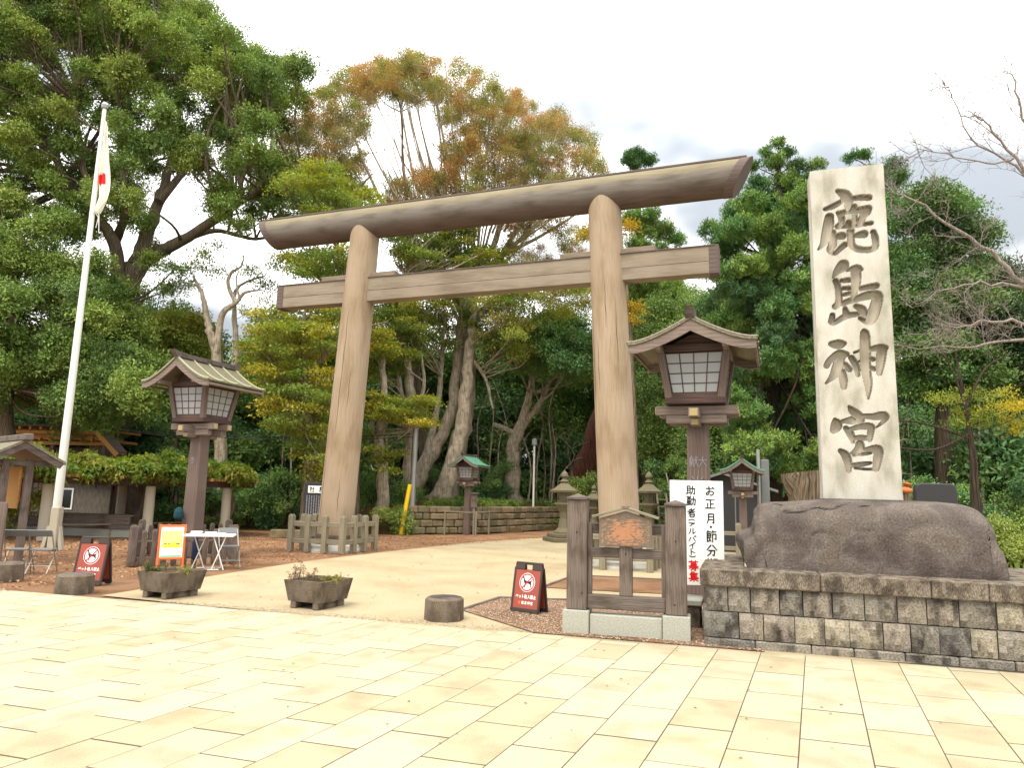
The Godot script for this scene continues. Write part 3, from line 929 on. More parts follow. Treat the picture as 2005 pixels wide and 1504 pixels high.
# ---------- wooden sign stand in front of the right pillar ----------
func sign_stand() -> void:
	var a := Vector3(0.9, -0, -9.42)
	var b := Vector3(2.09, 0, -9.11)
	var turn := -atan2(b.z - a.z, b.x - a.x)
	var t := thing("sign_stand", "grey wooden stand with roofed votive-shaped panel on pale stone footings", "sign stand", a, turn)
	var L := a.distance_to(b)
	box("footing", Vector3(0.33, 0.29, 0.30), Vector3(0, 0.145, 0), M.footing, t, 0.008)
	box("footing", Vector3(0.33, 0.29, 0.30), Vector3(L, 0.145, 0), M.footing, t, 0.008)
	box("footing", Vector3(L - 0.345, 0.25, 0.24), Vector3(L / 2, 0.125, 0), M.footing, t, 0.008)
	for i in 2:
		var h := 1.37 if i == 0 else 1.32
		box("post", Vector3(0.255, h, 0.22), Vector3(i * L, 0.29 + h / 2, 0), M.grey_v, t, 0.012)
		var c := begin()
		lathe(c, [Vector2(0.19, 0), Vector2(0.195, 0.025), Vector2(0.0, 0.075)], 4, at3(Vector3.ZERO), Color.WHITE, PI / 4)
		part("post_cap", c, M.grey_h, t, at3(Vector3(i * L, 0.29 + h, 0)))
	box("rail", Vector3(L - 0.262, 0.17, 0.14), Vector3(L / 2, 0.395, 0), M.grey_h, t, 0.01)
	box("rail", Vector3(L - 0.262, 0.12, 0.10), Vector3(L / 2, 1.00, -0.02), M.grey_h, t, 0.01)
	box("rail", Vector3(L - 0.262, 0.13, 0.10), Vector3(L / 2, 1.30, -0.06), M.grey_h, t, 0.01)
	box("centre_post", Vector3(0.16, 0.62, 0.12), Vector3(L / 2, 0.79, 0.01), M.grey_v, t, 0.01)
	for sx in [-1, 1]:
		box("stile", Vector3(0.05, 0.9, 0.1), Vector3(L / 2 + sx * (L / 2 - 0.155), 0.92, -0.02), M.grey_v, t, 0.006)
	# the five-sided panel, its faded painting and its little roof
	var p := begin()
	prism(p, [Vector2(-0.33, 0), Vector2(0.33, 0), Vector2(0.33, 0.34), Vector2(0, 0.44), Vector2(-0.33, 0.34)], 0.0, 0.035, Transform3D(), Color.WHITE, 0.006)
	var panel := part("panel", p, M.ema, t, at3(Vector3(L / 2, 1.09, 0.075)))
	var q := begin()
	rng.seed = 5
	for i in 420:
		var c := Vector2(clampf(rng.randfn() * 0.14, -0.29, 0.29), clampf(0.165 + rng.randfn() * 0.075, 0.03, 0.33))
		var w := rng.randf_range(0.008, 0.05) * (1.1 - absf(c.x) * 2.4)
		var h := rng.randf_range(0.003, 0.012)
		prism(q, [c + Vector2(-w, 0), c + Vector2(-w * 0.3, -h), c + Vector2(w, -h * 0.2), c + Vector2(w * 0.4, h)], 0.0352, 0.0355 + i * 0.000004)
	part("faded_painting", q, M.ema_warm, panel)
	for sx in [-1, 1]:
		box("roof_board", Vector3(0.44, 0.03, 0.13), Vector3(L / 2 + sx * 0.205, 1.51, 0.09), M.fence_h, t, 0.006, 0, 0, -sx * 0.285)
	box("ridge_piece", Vector3(0.09, 0.045, 0.135), Vector3(L / 2, 1.572, 0.09), M.grey_h, t, 0.01)
	for q2 in [Vector3(0.0, 1.25, 0.113), Vector3(0.07, 0.5, 0.113), Vector3(L, 1.18, 0.113), Vector3(L - 0.02, 0.42, 0.113), Vector3(L / 2, 1.0, 0.073)]:
		box("bolt", Vector3(0.018, 0.018, 0.012), q2, M.black, t, 0.003)

func banner() -> void:
	var o := Vector3(2.61, 1.26, -10.1)
	var t := thing("banner_board", "white notice board with black and red brushed vertical lettering behind wooden stand", "notice board", Vector3(o.x, 0, o.z), -0.03)
	box("board", Vector3(0.735, 1.42, 0.02), Vector3(0, 1.245, 0), M.white, t, 0.003)
	for sx in [-1, 1]:
		box("leg", Vector3(0.05, 1.9, 0.05), Vector3(sx * 0.27, 0.95, -0.04), M.fence_v, t, 0.004)
	var k := begin()
	for e in [["お", 0.143, 0.145], ["正", 0.323, 0.15], ["月", 0.526, 0.15], ["・", 0.641, 0.1], ["節", 0.775, 0.165], ["分", 0.966, 0.165], ["期", 1.149, 0.16]]:
		glyph(k, e[0], 0.185 + e[1] * 0.012, 1.955 - e[1] * 0.985, e[2], e[2] * 0.98, 0.0185 if e[0] != "・" else 0.03, 0.0112)
	for e in [["助", 0.135, 0.14], ["勤", 0.281, 0.14], ["者", 0.445, 0.125], ["（", 0.528, 0.09], ["ア", 0.604, 0.10], ["ル", 0.697, 0.105], ["バ", 0.807, 0.105], ["イ", 0.893, 0.105], ["ト", 0.978, 0.105], ["）", 1.05, 0.09]]:
		var kana: bool = e[2] < 0.12
		glyph(k, e[0], -0.080 + e[1] * 0.012, 1.955 - e[1], e[2] * (1.1 if kana else 0.95), e[2] * (0.92 if kana else 1.0) * (0.6 if e[2] < 0.102 else 1.0), 0.0145 if kana else 0.0165, 0.0112)
	part("black_lettering", k, M.black, t)
	var r := begin()
	for e in [["募", 1.161, 0.15], ["集", 1.307, 0.15]]:
		glyph(r, e[0], -0.070 + e[1] * 0.012, 1.955 - e[1], e[2], e[2] * 0.9, 0.019, 0.0112)
	part("red_lettering", r, M.red, t)

# ---------- wooden lanterns ----------
func shoji(parent: Node, w0: float, w1: float, h: float, xf: Transform3D) -> void:
	# a slanting paper panel, w0 wide below and w1 above, with a grid of 4 x 4 panes
	var s := begin()
	prism(s, [Vector2(-w0 / 2, 0), Vector2(w0 / 2, 0), Vector2(w1 / 2, h), Vector2(-w1 / 2, h)], -0.012, 0.0, xf)
	var pane := part("paper_panel", s, M.paper, parent)
	var g := begin()
	for i in 5:
		var q := i / 4.0 - 0.5
		var a := xf * Vector3(q * w0, 0, 0.004)
		var b := xf * Vector3(q * w1, h, 0.004)
		add_box(g, Vector3(0.016, a.distance_to(b), 0.016), Transform3D(along(a, b, xf.basis.z)), 0.002)
		var y := h * i / 4.0
		var w := lerpf(w0, w1, i / 4.0)
		add_box(g, Vector3(w, 0.016, 0.014), xf * at3(Vector3(0, y, 0.0045)), 0.002)
	part("lattice", g, M.dark_h, pane)

func lantern_roof(t: Node, half: float, length: float, y_eave: float, rise: float, sheetm: Material, rib: Material) -> void:
	var prof := []      # concave slope from the ridge to the eave
	for i in 9:
		var q := i / 8.0
		prof.append(Vector2(half * q, y_eave + rise * pow(1.0 - q, 1.45) + 0.03 * pow(q, 6.0)))
	for sx in [-1, 1]:
		var poly := []
		for v in prof:
			poly.append(Vector2(sx * v.x, v.y))
		for i in range(8, -1, -1):
			poly.append(Vector2(sx * prof[i].x, prof[i].y - 0.035))
		var s := begin()
		prism(s, poly, -length / 2, length / 2)
		part("roof_slope", s, sheetm, t)
		for z in [-1, 1]:
			var bg := []
			for v in prof:
				bg.append(Vector2(sx * v.x * 0.985, v.y - 0.037))
			for i in range(8, -1, -1):
				bg.append(Vector2(sx * prof[i].x * 0.985, prof[i].y - (0.17 + 0.06 * (1.0 - i / 8.0))))
			var b := begin()
			prism(b, bg, z * (length / 2 - 0.05) - 0.025, z * (length / 2 - 0.05) + 0.025)
			part("barge_board", b, M.pale_h, t)
		for i in 5:
			var z := lerpf(-length / 2 + 0.03, length / 2 - 0.03, i / 4.0)
			var pts := []
			for v in prof:
				pts.append(Vector3(sx * v.x * 1.012, v.y + 0.012, z))
			var r := begin()
			tube(r, pts, taper(9, 0.028, 0.028), 6)
			part("roof_rib", r, rib, t)
		box("eave_board", Vector3(length - 0.12, 0.06, 0.04), Vector3(sx * half * 0.96, y_eave - 0.07, 0), M.pale_h, t, 0.006, PI / 2)
		box("purlin", Vector3(length - 0.1, 0.10, 0.09), Vector3(sx * half * 0.52, y_eave + rise * 0.22 - 0.12, 0), M.pale_h, t, 0.006, PI / 2)
	# ridge with an upturned tip at the front
	var rg := begin()
	prism(rg, [Vector2(-length / 2 - 0.05, 0), Vector2(length / 2 + 0.02, 0), Vector2(length / 2 + 0.14, 0.165), Vector2(length / 2 + 0.02, 0.14), Vector2(length / 2 - 0.35, 0.11), Vector2(-length / 2 + 0.3, 0.11), Vector2(-length / 2 - 0.16, 0.17)], -0.075, 0.075, Transform3D(Basis(Vector3.UP, -PI / 2), Vector3(0, y_eave + rise - 0.02, 0)), Color.WHITE, 0.012)
	part("ridge", rg, M.grey_h, t)

func make_lantern(label: String, at: Vector3, turn: float, sheetm: Material, rib: Material, rise := 0.62) -> Node3D:
	var t := thing("wooden_lantern", label, "lantern", at, turn, "wooden lanterns on posts")
	var p := begin()
	var prof := [0.205, 0.185, 0.17]
	for i in 2:
		var y0 := i * 1.6
		var w0: float = prof[i]
		var w1: float = prof[i + 1]
		var cr := 0.035
		var ring := []
		for e in [[w0, y0], [w1, y0 + 1.6]]:
			var w: float = e[0]
			ring.append([Vector3(w, e[1], -w + cr), Vector3(w, e[1], w - cr), Vector3(w - cr, e[1], w), Vector3(-w + cr, e[1], w), Vector3(-w, e[1], w - cr), Vector3(-w, e[1], -w + cr), Vector3(-w + cr, e[1], -w), Vector3(w - cr, e[1], -w)])
		for k in 8:
			var a: Vector3 = ring[0][k]
			var b: Vector3 = ring[0][(k + 1) % 8]
			face(p, [a, b, ring[1][(k + 1) % 8], ring[1][k]], (a + b) * Vector3(1, 0, 1))
	part("post", p, M.dark_v, t)
	for sx in [-1, 1]:
		box("arm", Vector3(1.36, 0.15, 0.16), Vector3(0, 3.20, sx * 0.24), M.pale_h, t, 0.008)
		box("arm", Vector3(1.0, 0.14, 0.14), Vector3(0, 3.05, sx * 0.235), M.pale_h, t, 0.008)
		for e in [-1, 1]:
			box("arm_end", Vector3(0.012, 0.12, 0.12), Vector3(e * 0.684, 3.20, sx * 0.24), M.end_grain, t, 0.003)
	box("cross_arm", Vector3(1.36, 0.15, 0.17), Vector3(0, 3.125, 0), M.pale_h, t, 0.008, PI / 2)
	box("cross_arm", Vector3(1.0, 0.13, 0.15), Vector3(0, 2.985, 0), M.pale_h, t, 0.008, PI / 2)
	for e in [-1, 1]:
		box("arm_end", Vector3(0.13, 0.12, 0.012), Vector3(0, 3.125, e * 0.684), M.end_grain, t, 0.003)
		box("arm_end", Vector3(0.11, 0.10, 0.012), Vector3(0, 2.985, e * 0.504), M.end_grain, t, 0.003)
	# lamp house, wider above than below
	var y0 := 3.30
	var h := 0.92
	var b0 := 0.43
	var b1 := 0.55
	box("sill", Vector3(b0 * 2 + 0.12, 0.13, b0 * 2 + 0.12), Vector3(0, y0 + 0.06, 0), M.dark_h, t, 0.012)
	box("head", Vector3(b1 * 2 + 0.06, 0.13, b1 * 2 + 0.06), Vector3(0, y0 + h + 0.02, 0), M.dark_h, t, 0.012)
	for sx in [-1, 1]:
		for sz in [-1, 1]:
			bar("corner_post", Vector3(sx * b0, y0 + 0.1, sz * b0), Vector3(sx * b1, y0 + h, sz * b1), 0.12, 0.12, M.dark_v, t, 0.01)
	var tilt := atan2(b1 - b0, h)
	for k in 4:
		var xf := Transform3D(Basis(Vector3.UP, k * PI / 2), Vector3.ZERO) * Transform3D(Basis(Vector3.RIGHT, tilt), Vector3(0, y0 + 0.17, b0 + 0.02))
		box("lower_rail", Vector3(b0 * 2 - 0.1, 0.08, 0.07), (Transform3D(Basis(Vector3.UP, k * PI / 2), Vector3.ZERO)) * Vector3(0, y0 + 0.15, b0 + 0.01), M.dark_h, t, 0.006, k * PI / 2)
		shoji(t, b0 * 2 - 0.13, b1 * 2 - 0.15, h - 0.23, xf)
	var gable := begin()
	for z in [-1, 1]:
		prism(gable, [Vector2(-0.56, y0 + h), Vector2(0.56, y0 + h), Vector2(0.2, y0 + h + rise * 0.42), Vector2(0, y0 + h + rise * 0.62), Vector2(-0.2, y0 + h + rise * 0.42)], z * 0.5 - 0.02, z * 0.5 + 0.02)
	part("gable", gable, M.dark_h, t)
	lantern_roof(t, 1.04, 2.05, 4.24, rise, sheetm, rib)
	return t

func post_marks(t: Node, chars: Array, y: float, z: float, m: Material) -> void:
	var s := begin()
	for e in chars:
		if e is String:
			for r in [0.085, 0.045]:
				var pts := []
				for i in 17:
					pts.append(Vector3(cos(TAU * i / 16) * r, y + sin(TAU * i / 16) * r, 0))
				ribbon(s, pts, 0.014, z)
			for a in 3:
				ribbon(s, [Vector3((a - 1) * 0.06, y + 0.11, 0), Vector3((a - 1) * 0.09, y + 0.15, 0)], 0.012, z)
			y -= 0.3
		else:
			glyph(s, e[0], e[1], y, 0.15, 0.2, 0.011, z)
			if e[2]:
				y -= 0.28
	part("painted_characters", s, m, t)

func lanterns() -> void:
	var chalk := plain("faded_white_paint", Color(0.55, 0.53, 0.56), 0.8)
	var right := Vector3(3.25, -0, -12.4)
	var turn := -0.3564
	var l := make_lantern("nearest large wooden lantern with paper panes, between right gate pillar and carved stone", right, turn, M.copper, M.copper, 0.43)
	post_marks(l, [["献", -0.06, false], ["大", 0.09, true]], 2.33, 0.192, chalk)
	post_marks(l, ["ring"], 1.93, 0.196, chalk)
	var a := make_lantern("large wooden lantern with pale green ribbed roof inside the picket fence", Vector3(-7.85, 0, -18.14), turn, M.copper, M.copper_rib)
	post_marks(a, [["奉", 0.0, true]], 2.35, 0.192, chalk)
	var b := make_lantern("small distant wooden lantern with verdigris roof before the stone wall", Vector3(-1.77, 0, -30.99), turn, M.verdigris, M.verdigris)
	b.scale = Vector3.ONE * 0.68
	var c := make_lantern("small distant wooden lantern behind the white notice board", Vector3(6.93, -0, -21.5), turn + 0.05, M.verdigris, M.verdigris)
	c.scale = Vector3.ONE * 0.6

# ---------- small things on the plaza ----------
func a_sign(label: String, at: Vector3, turn: float, k: float) -> void:
	var t := thing("sandwich_sign", label, "sandwich board", at, turn, "no pets sandwich boards")
	var tilt := 0.165
	for z in [1, -1]:
		var xf := Transform3D(Basis(Vector3.UP, 0.0 if z == 1 else PI), Vector3.ZERO) * Transform3D(Basis(Vector3.RIGHT, -tilt), Vector3(0, 0.0, 0.125))
		var s := begin()
		# frame with a carrying slot at the top and feet below
		for e in [[Vector3(0.5, 0.055, 0.03), Vector3(0, 0.045, 0)], [Vector3(0.035, 0.62, 0.03), Vector3(-0.232, 0.34, 0)], [Vector3(0.035, 0.62, 0.03), Vector3(0.232, 0.34, 0)], [Vector3(0.17, 0.095, 0.03), Vector3(-0.149, 0.662, 0)], [Vector3(0.17, 0.095, 0.03), Vector3(0.149, 0.662, 0)], [Vector3(0.15, 0.02, 0.03), Vector3(0, 0.70, 0)], [Vector3(0.09, 0.03, 0.035), Vector3(-0.19, 0.012, 0)], [Vector3(0.09, 0.03, 0.035), Vector3(0.19, 0.012, 0)]]:
			add_box(s, e[0], xf * at3(e[1]), 0.006)
		part("frame", s, M.sign_dark, t)
		var f := begin()
		add_box(f, Vector3(0.43, 0.55, 0.016), xf * at3(Vector3(0, 0.34, 0)), 0.002)
		var panel := part("panel", f, M.sign_brown, t)
		if z == 1:
			var d := begin()
			var disc := []
			for i in 40:
				disc.append(Vector2(cos(TAU * i / 40) * 0.135, 0.437 + sin(TAU * i / 40) * 0.135))
			prism(d, disc, 0.008, 0.0095, xf)
			part("white_disc", d, M.white, panel)
			var dog := begin()
			var dp := [[-7, 6.2], [-6.2, 7], [-5.2, 7.6], [-4.4, 6.8], [-3.6, 4.2], [-2.4, 2.4], [2.6, 1.4], [4.6, 2.4], [6.6, 5.0], [7.0, 4.6], [5.4, 1.4], [5.0, -0.2], [5.8, -3.2], [5.2, -6.2], [4.2, -6.2], [4.4, -3.4], [2.8, -1.6], [-1.4, -1.4], [-2.2, -6.4], [-3.2, -6.4], [-3.4, -1.6], [-4.6, 1.2], [-5.2, 4.8], [-6.6, 5.2]]
			var pp := []
			for q in dp:
				pp.append(Vector2(q[0] * 0.0135, 0.437 + q[1] * 0.0115))
			prism(dog, pp, 0.0098, 0.0108, xf)
			part("dog_symbol", dog, M.black, panel)
			var r := begin()
			for i in 40:
				var q := []
				for e in [[i, 0.107], [i, 0.127], [i + 1, 0.127], [i + 1, 0.107]]:
					q.append(xf * Vector3(cos(TAU * e[0] / 40) * e[1], 0.437 + sin(TAU * e[0] / 40) * e[1], 0.0114))
				face(r, q, xf.basis.z)
			add_box(r, Vector3(0.225, 0.02, 0.001), xf * at3(Vector3(0, 0.437, 0.0122), 0, 0, 0.82), 0.0002)
			part("red_ring", r, M.red, panel)
			var w := begin()
			var word := "ペット進入禁止"
			for i in 7:
				glyph(w, word[i], -0.156 + i * 0.052, 0.235, 0.048, 0.056, 0.0078, 0.0086, xf)
			word = "鹿島神宮"
			for i in 4:
				glyph(w, word[i], -0.045 + i * 0.052, 0.148, 0.042, 0.044, 0.0058, 0.0086, xf)
			part("white_lettering", w, M.white, panel)
			var c := begin()
			disc = []
			for i in 14:
				disc.append(Vector2(-0.105 + cos(TAU * i / 14) * 0.022, 0.148 + sin(TAU * i / 14) * 0.024))
			prism(c, disc, 0.008, 0.0095, xf)
			part("orange_crest", c, M.orange, panel)
	var h := begin()
	add_box(h, Vector3(0.46, 0.025, 0.05), at3(Vector3(0, 0.705, 0)), 0.01)
	part("hinge", h, M.sign_dark, t)
	t.scale = Vector3.ONE * k

func planter(label: String, at: Vector3, turn: float) -> void:
	var t := thing("planter", label, "planter", at, turn, "stone planters at the plaza edge")
	var L0 := 0.29
	var L1 := 0.345
	var W0 := 0.31
	var W1 := 0.365
	# four flared walls with mitred ends
	var o0 := [Vector3(-L0, 0.1, W0), Vector3(L0, 0.1, W0), Vector3(L0, 0.1, -W0), Vector3(-L0, 0.1, -W0)]
	var o1 := [Vector3(-L1, 0.40, W1), Vector3(L1, 0.40, W1), Vector3(L1, 0.40, -W1), Vector3(-L1, 0.40, -W1)]
	for k in 4:
		var j := (k + 1) % 4
		var inn := func(v: Vector3) -> Vector3: return v - Vector3(signf(v.x), 0, signf(v.z)) * 0.055
		var s := begin()
		var n: Vector3 = ((o0[k] + o0[j]) * Vector3(1, 0, 1)).normalized()
		face(s, [o0[k], o0[j], o1[j], o1[k]], n)
		face(s, [o1[k], o1[j], inn.call(o1[j]), inn.call(o1[k])], Vector3.UP)
		face(s, [inn.call(o0[k]), inn.call(o0[j]), inn.call(o1[j]), inn.call(o1[k])], -n)
		face(s, [o0[k], o0[j], inn.call(o0[j]), inn.call(o0[k])], Vector3.DOWN)
		part("side", s, M.concrete, t)
	var b := begin()
	add_box(b, Vector3(L0 * 2 - 0.03, 0.03, W0 * 2 - 0.03), at3(Vector3(0, 0.118, 0)), 0.003)
	part("bottom", b, M.concrete, t)
	var so := begin()
	add_box(so, Vector3(L1 * 2 - 0.15, 0.02, W1 * 2 - 0.15), at3(Vector3(0, 0.35, 0)), 0.004)
	part("soil", so, M.soil, t)
	for sx in [-0.2, 0.2]:
		box("foot", Vector3(0.10, 0.10, 0.62), Vector3(sx, 0.05, 0), M.concrete, t, 0.01)

func bedding(called: String, label: String, at: Vector3, cols: Array, n: int, tall: float, sd: int) -> void:
	var t := thing(called, label, "plant", at)
	rng.seed = sd
	var s := begin()
	var lb := []
	for i in n:
		var a := Vector3(rng.randf_range(-0.16, 0.16), 0, rng.randf_range(-0.1, 0.1))
		var e := a + Vector3(rng.randf_range(-0.12, 0.12), tall * rng.randf_range(0.5, 1.1), rng.randf_range(-0.08, 0.08))
		tube(s, curve([a, a.lerp(e, 0.5) + Vector3(rng.randfn(), 0, rng.randfn()) * 0.012, e], 2), taper(5, 0.004, 0.002), 4, 0, false)
		lb.append([e, 0.05])
		lb.append([a.lerp(e, 0.55), 0.045])
	part("stem", s, M.bark_dark, t)
	crown("leaves", t, lb, "flower", M.leaf, 60.0, 0.55, cols, 0.8, sd)

func stump(label: String, at: Vector3, r: float, h: float, turn: float) -> void:
	var t := thing("stone_bollard", label, "bollard", at, turn, "octagonal stone bollards")
	var s := begin()
	lathe(s, [Vector2(r * 1.03, -0.02), Vector2(r, h - 0.03), Vector2(r - 0.03, h)], 8)
	part("body", s, M.concrete, t)
	var c := begin()
	lathe(c, [Vector2(r - 0.03, h), Vector2(r - 0.055, h + 0.004), Vector2(0.0, h + 0.008)], 8)
	part("top", c, M.rock, t)

func street_things() -> void:
	a_sign("brown no-pets sandwich board on gravel left of the wooden sign stand", Vector3(0.33, 0, -10.87), -0.62, 1.0)
	a_sign("brown no-pets sandwich board standing behind the leftmost whole stone bollard", Vector3(-7.2, 0, -12.81), -0.12, 1.12)
	planter("grey stone planter trough with sparse pinkish stems, right one of two", Vector3(-2.79, 0, -10.95), -0.42)
	bedding("bedding_plant", "dry pinkish stalks in the right planter", Vector3(-2.99, 0.36, -10.79), [Color(0.22, 0.10, 0.07), Color(0.14, 0.09, 0.04), Color(0.30, 0.16, 0.10)], 11, 0.24, 81)
	bedding("bedding_plant", "low yellow-green plant at right end of the right planter", Vector3(-2.53, 0.36, -10.84), [Color(0.30, 0.24, 0.04), Color(0.16, 0.18, 0.04)], 12, 0.10, 82)
	planter("grey stone planter trough with a bit of green, left one of two", Vector3(-5.27, 0, -11.61), -0.42)
	bedding("bedding_plant", "small dark green plants in the left planter", Vector3(-5.46, 0.36, -11.46), [Color(0.06, 0.10, 0.03), Color(0.12, 0.13, 0.04)], 14, 0.13, 83)
	bedding("bedding_plant", "tiny yellow plant at right end of the left planter", Vector3(-4.98, 0.36, -11.5), [Color(0.3, 0.28, 0.05), Color(0.1, 0.14, 0.03)], 6, 0.10, 84)
	stump("octagonal stone bollard at plaza edge right of the right planter", Vector3(-0.85, 0, -10.12), 0.265, 0.30, 0.2)
	stump("octagonal stone bollard in front of the farther no-pets board", Vector3(-6.89, 0, -11.79), 0.27, 0.29, 0.5)
	stump("stone bollard cut off by the photo's left edge", Vector3(-8.82, 0, -13.02), 0.26, 0.31, 0.1)
	var bx := thing("stone_trough", "low brown stone block between the sign stand and the platform", "stone block", Vector3(2.48, 0, -10.12), WALL_TURN)
	box("block", Vector3(0.34, 0.30, 0.5), Vector3(0, 0.14, 0), M.concrete, bx, 0.015)
	box("capstone", Vector3(0.40, 0.08, 0.56), Vector3(0, 0.333, 0), M.footing, bx, 0.012)
	var jug := thing("water_jug", "grey plastic water weight inside the nearer no-pets board", "weight", Vector3(0.49, -0, -10.96), -0.3)
	box("body", Vector3(0.17, 0.20, 0.12), Vector3(0, 0.135, 0), M.grey, jug, 0.025)
	var cap := begin()
	lathe(cap, [Vector2(0.022, 0.225), Vector2(0.022, 0.26), Vector2(0.0, 0.262)], 12)
	part("cap", cap, M.white, jug, at3(Vector3(-0.05, 0, 0)))

func picket_fence() -> void:
	var a := Vector3(-8.02, 0, -15.67)
	var b := Vector3(-6.28, -0, -16.8)
	var d := (b - a).normalized()
	var nrm := (Vector3(a.x + b.x, 0, a.z + b.z) / 2.0).normalized()
	var c := b + nrm * 2.9
	var e := a + nrm * 2.9
	var t := thing("picket_fence", "weathered grey picket fence around the left lantern", "fence")
	for q in [[a, b], [b, c], [e, a], [c, e]]:
		var dir: Vector3 = (q[1] - q[0]).normalized()
		var L: float = q[0].distance_to(q[1])
		var yaw := -atan2(dir.z, dir.x)
		place("corner_post", post_mesh(0.155, 0.83), M.grey_v, t, at3(q[0], yaw))
		var n := int(L / 0.205)
		for i in range(1, n):
			place("picket", post_mesh(0.105, 0.70 + 0.02 * (i % 3)), M.grey_v, t, at3(q[0] + dir * L * i / n, yaw))
		for y in [0.17, 0.52]:
			bar("rail", q[0] + dir * 0.08 + Vector3(0, y, 0), q[1] - dir * 0.08 + Vector3(0, y, 0), 0.04, 0.10, M.grey_v, t)

func chair(label: String, at: Vector3, turn: float) -> void:
	var t := thing("folding_chair", label, "folding chair", at, turn, "folding chairs")
	for sx in [-1, 1]:
		var x: float = sx * 0.20
		var s := begin()
		tube(s, [Vector3(x, 0, 0.22), Vector3(x, 0.43, -0.05), Vector3(x, 0.80, -0.24)], [0.011, 0.011, 0.011], 8)
		part("frame_tube", s, M.steel, t)
		var r := begin()
		tube(r, [Vector3(x * 0.9, 0, -0.24), Vector3(x * 0.9, 0.42, 0.14)], [0.011, 0.011], 8)
		part("leg", r, M.steel, t)
	box("seat", Vector3(0.38, 0.03, 0.34), Vector3(0, 0.44, 0.02), M.grey, t, 0.012)
	box("backrest", Vector3(0.40, 0.14, 0.025), Vector3(0, 0.76, -0.225), M.grey, t, 0.012, 0, -0.45)
	box("stretcher", Vector3(0.40, 0.016, 0.016), Vector3(0, 0.14, 0.13), M.steel, t, 0.004)
	box("stretcher", Vector3(0.36, 0.016, 0.016), Vector3(0, 0.14, -0.12), M.steel, t, 0.004)

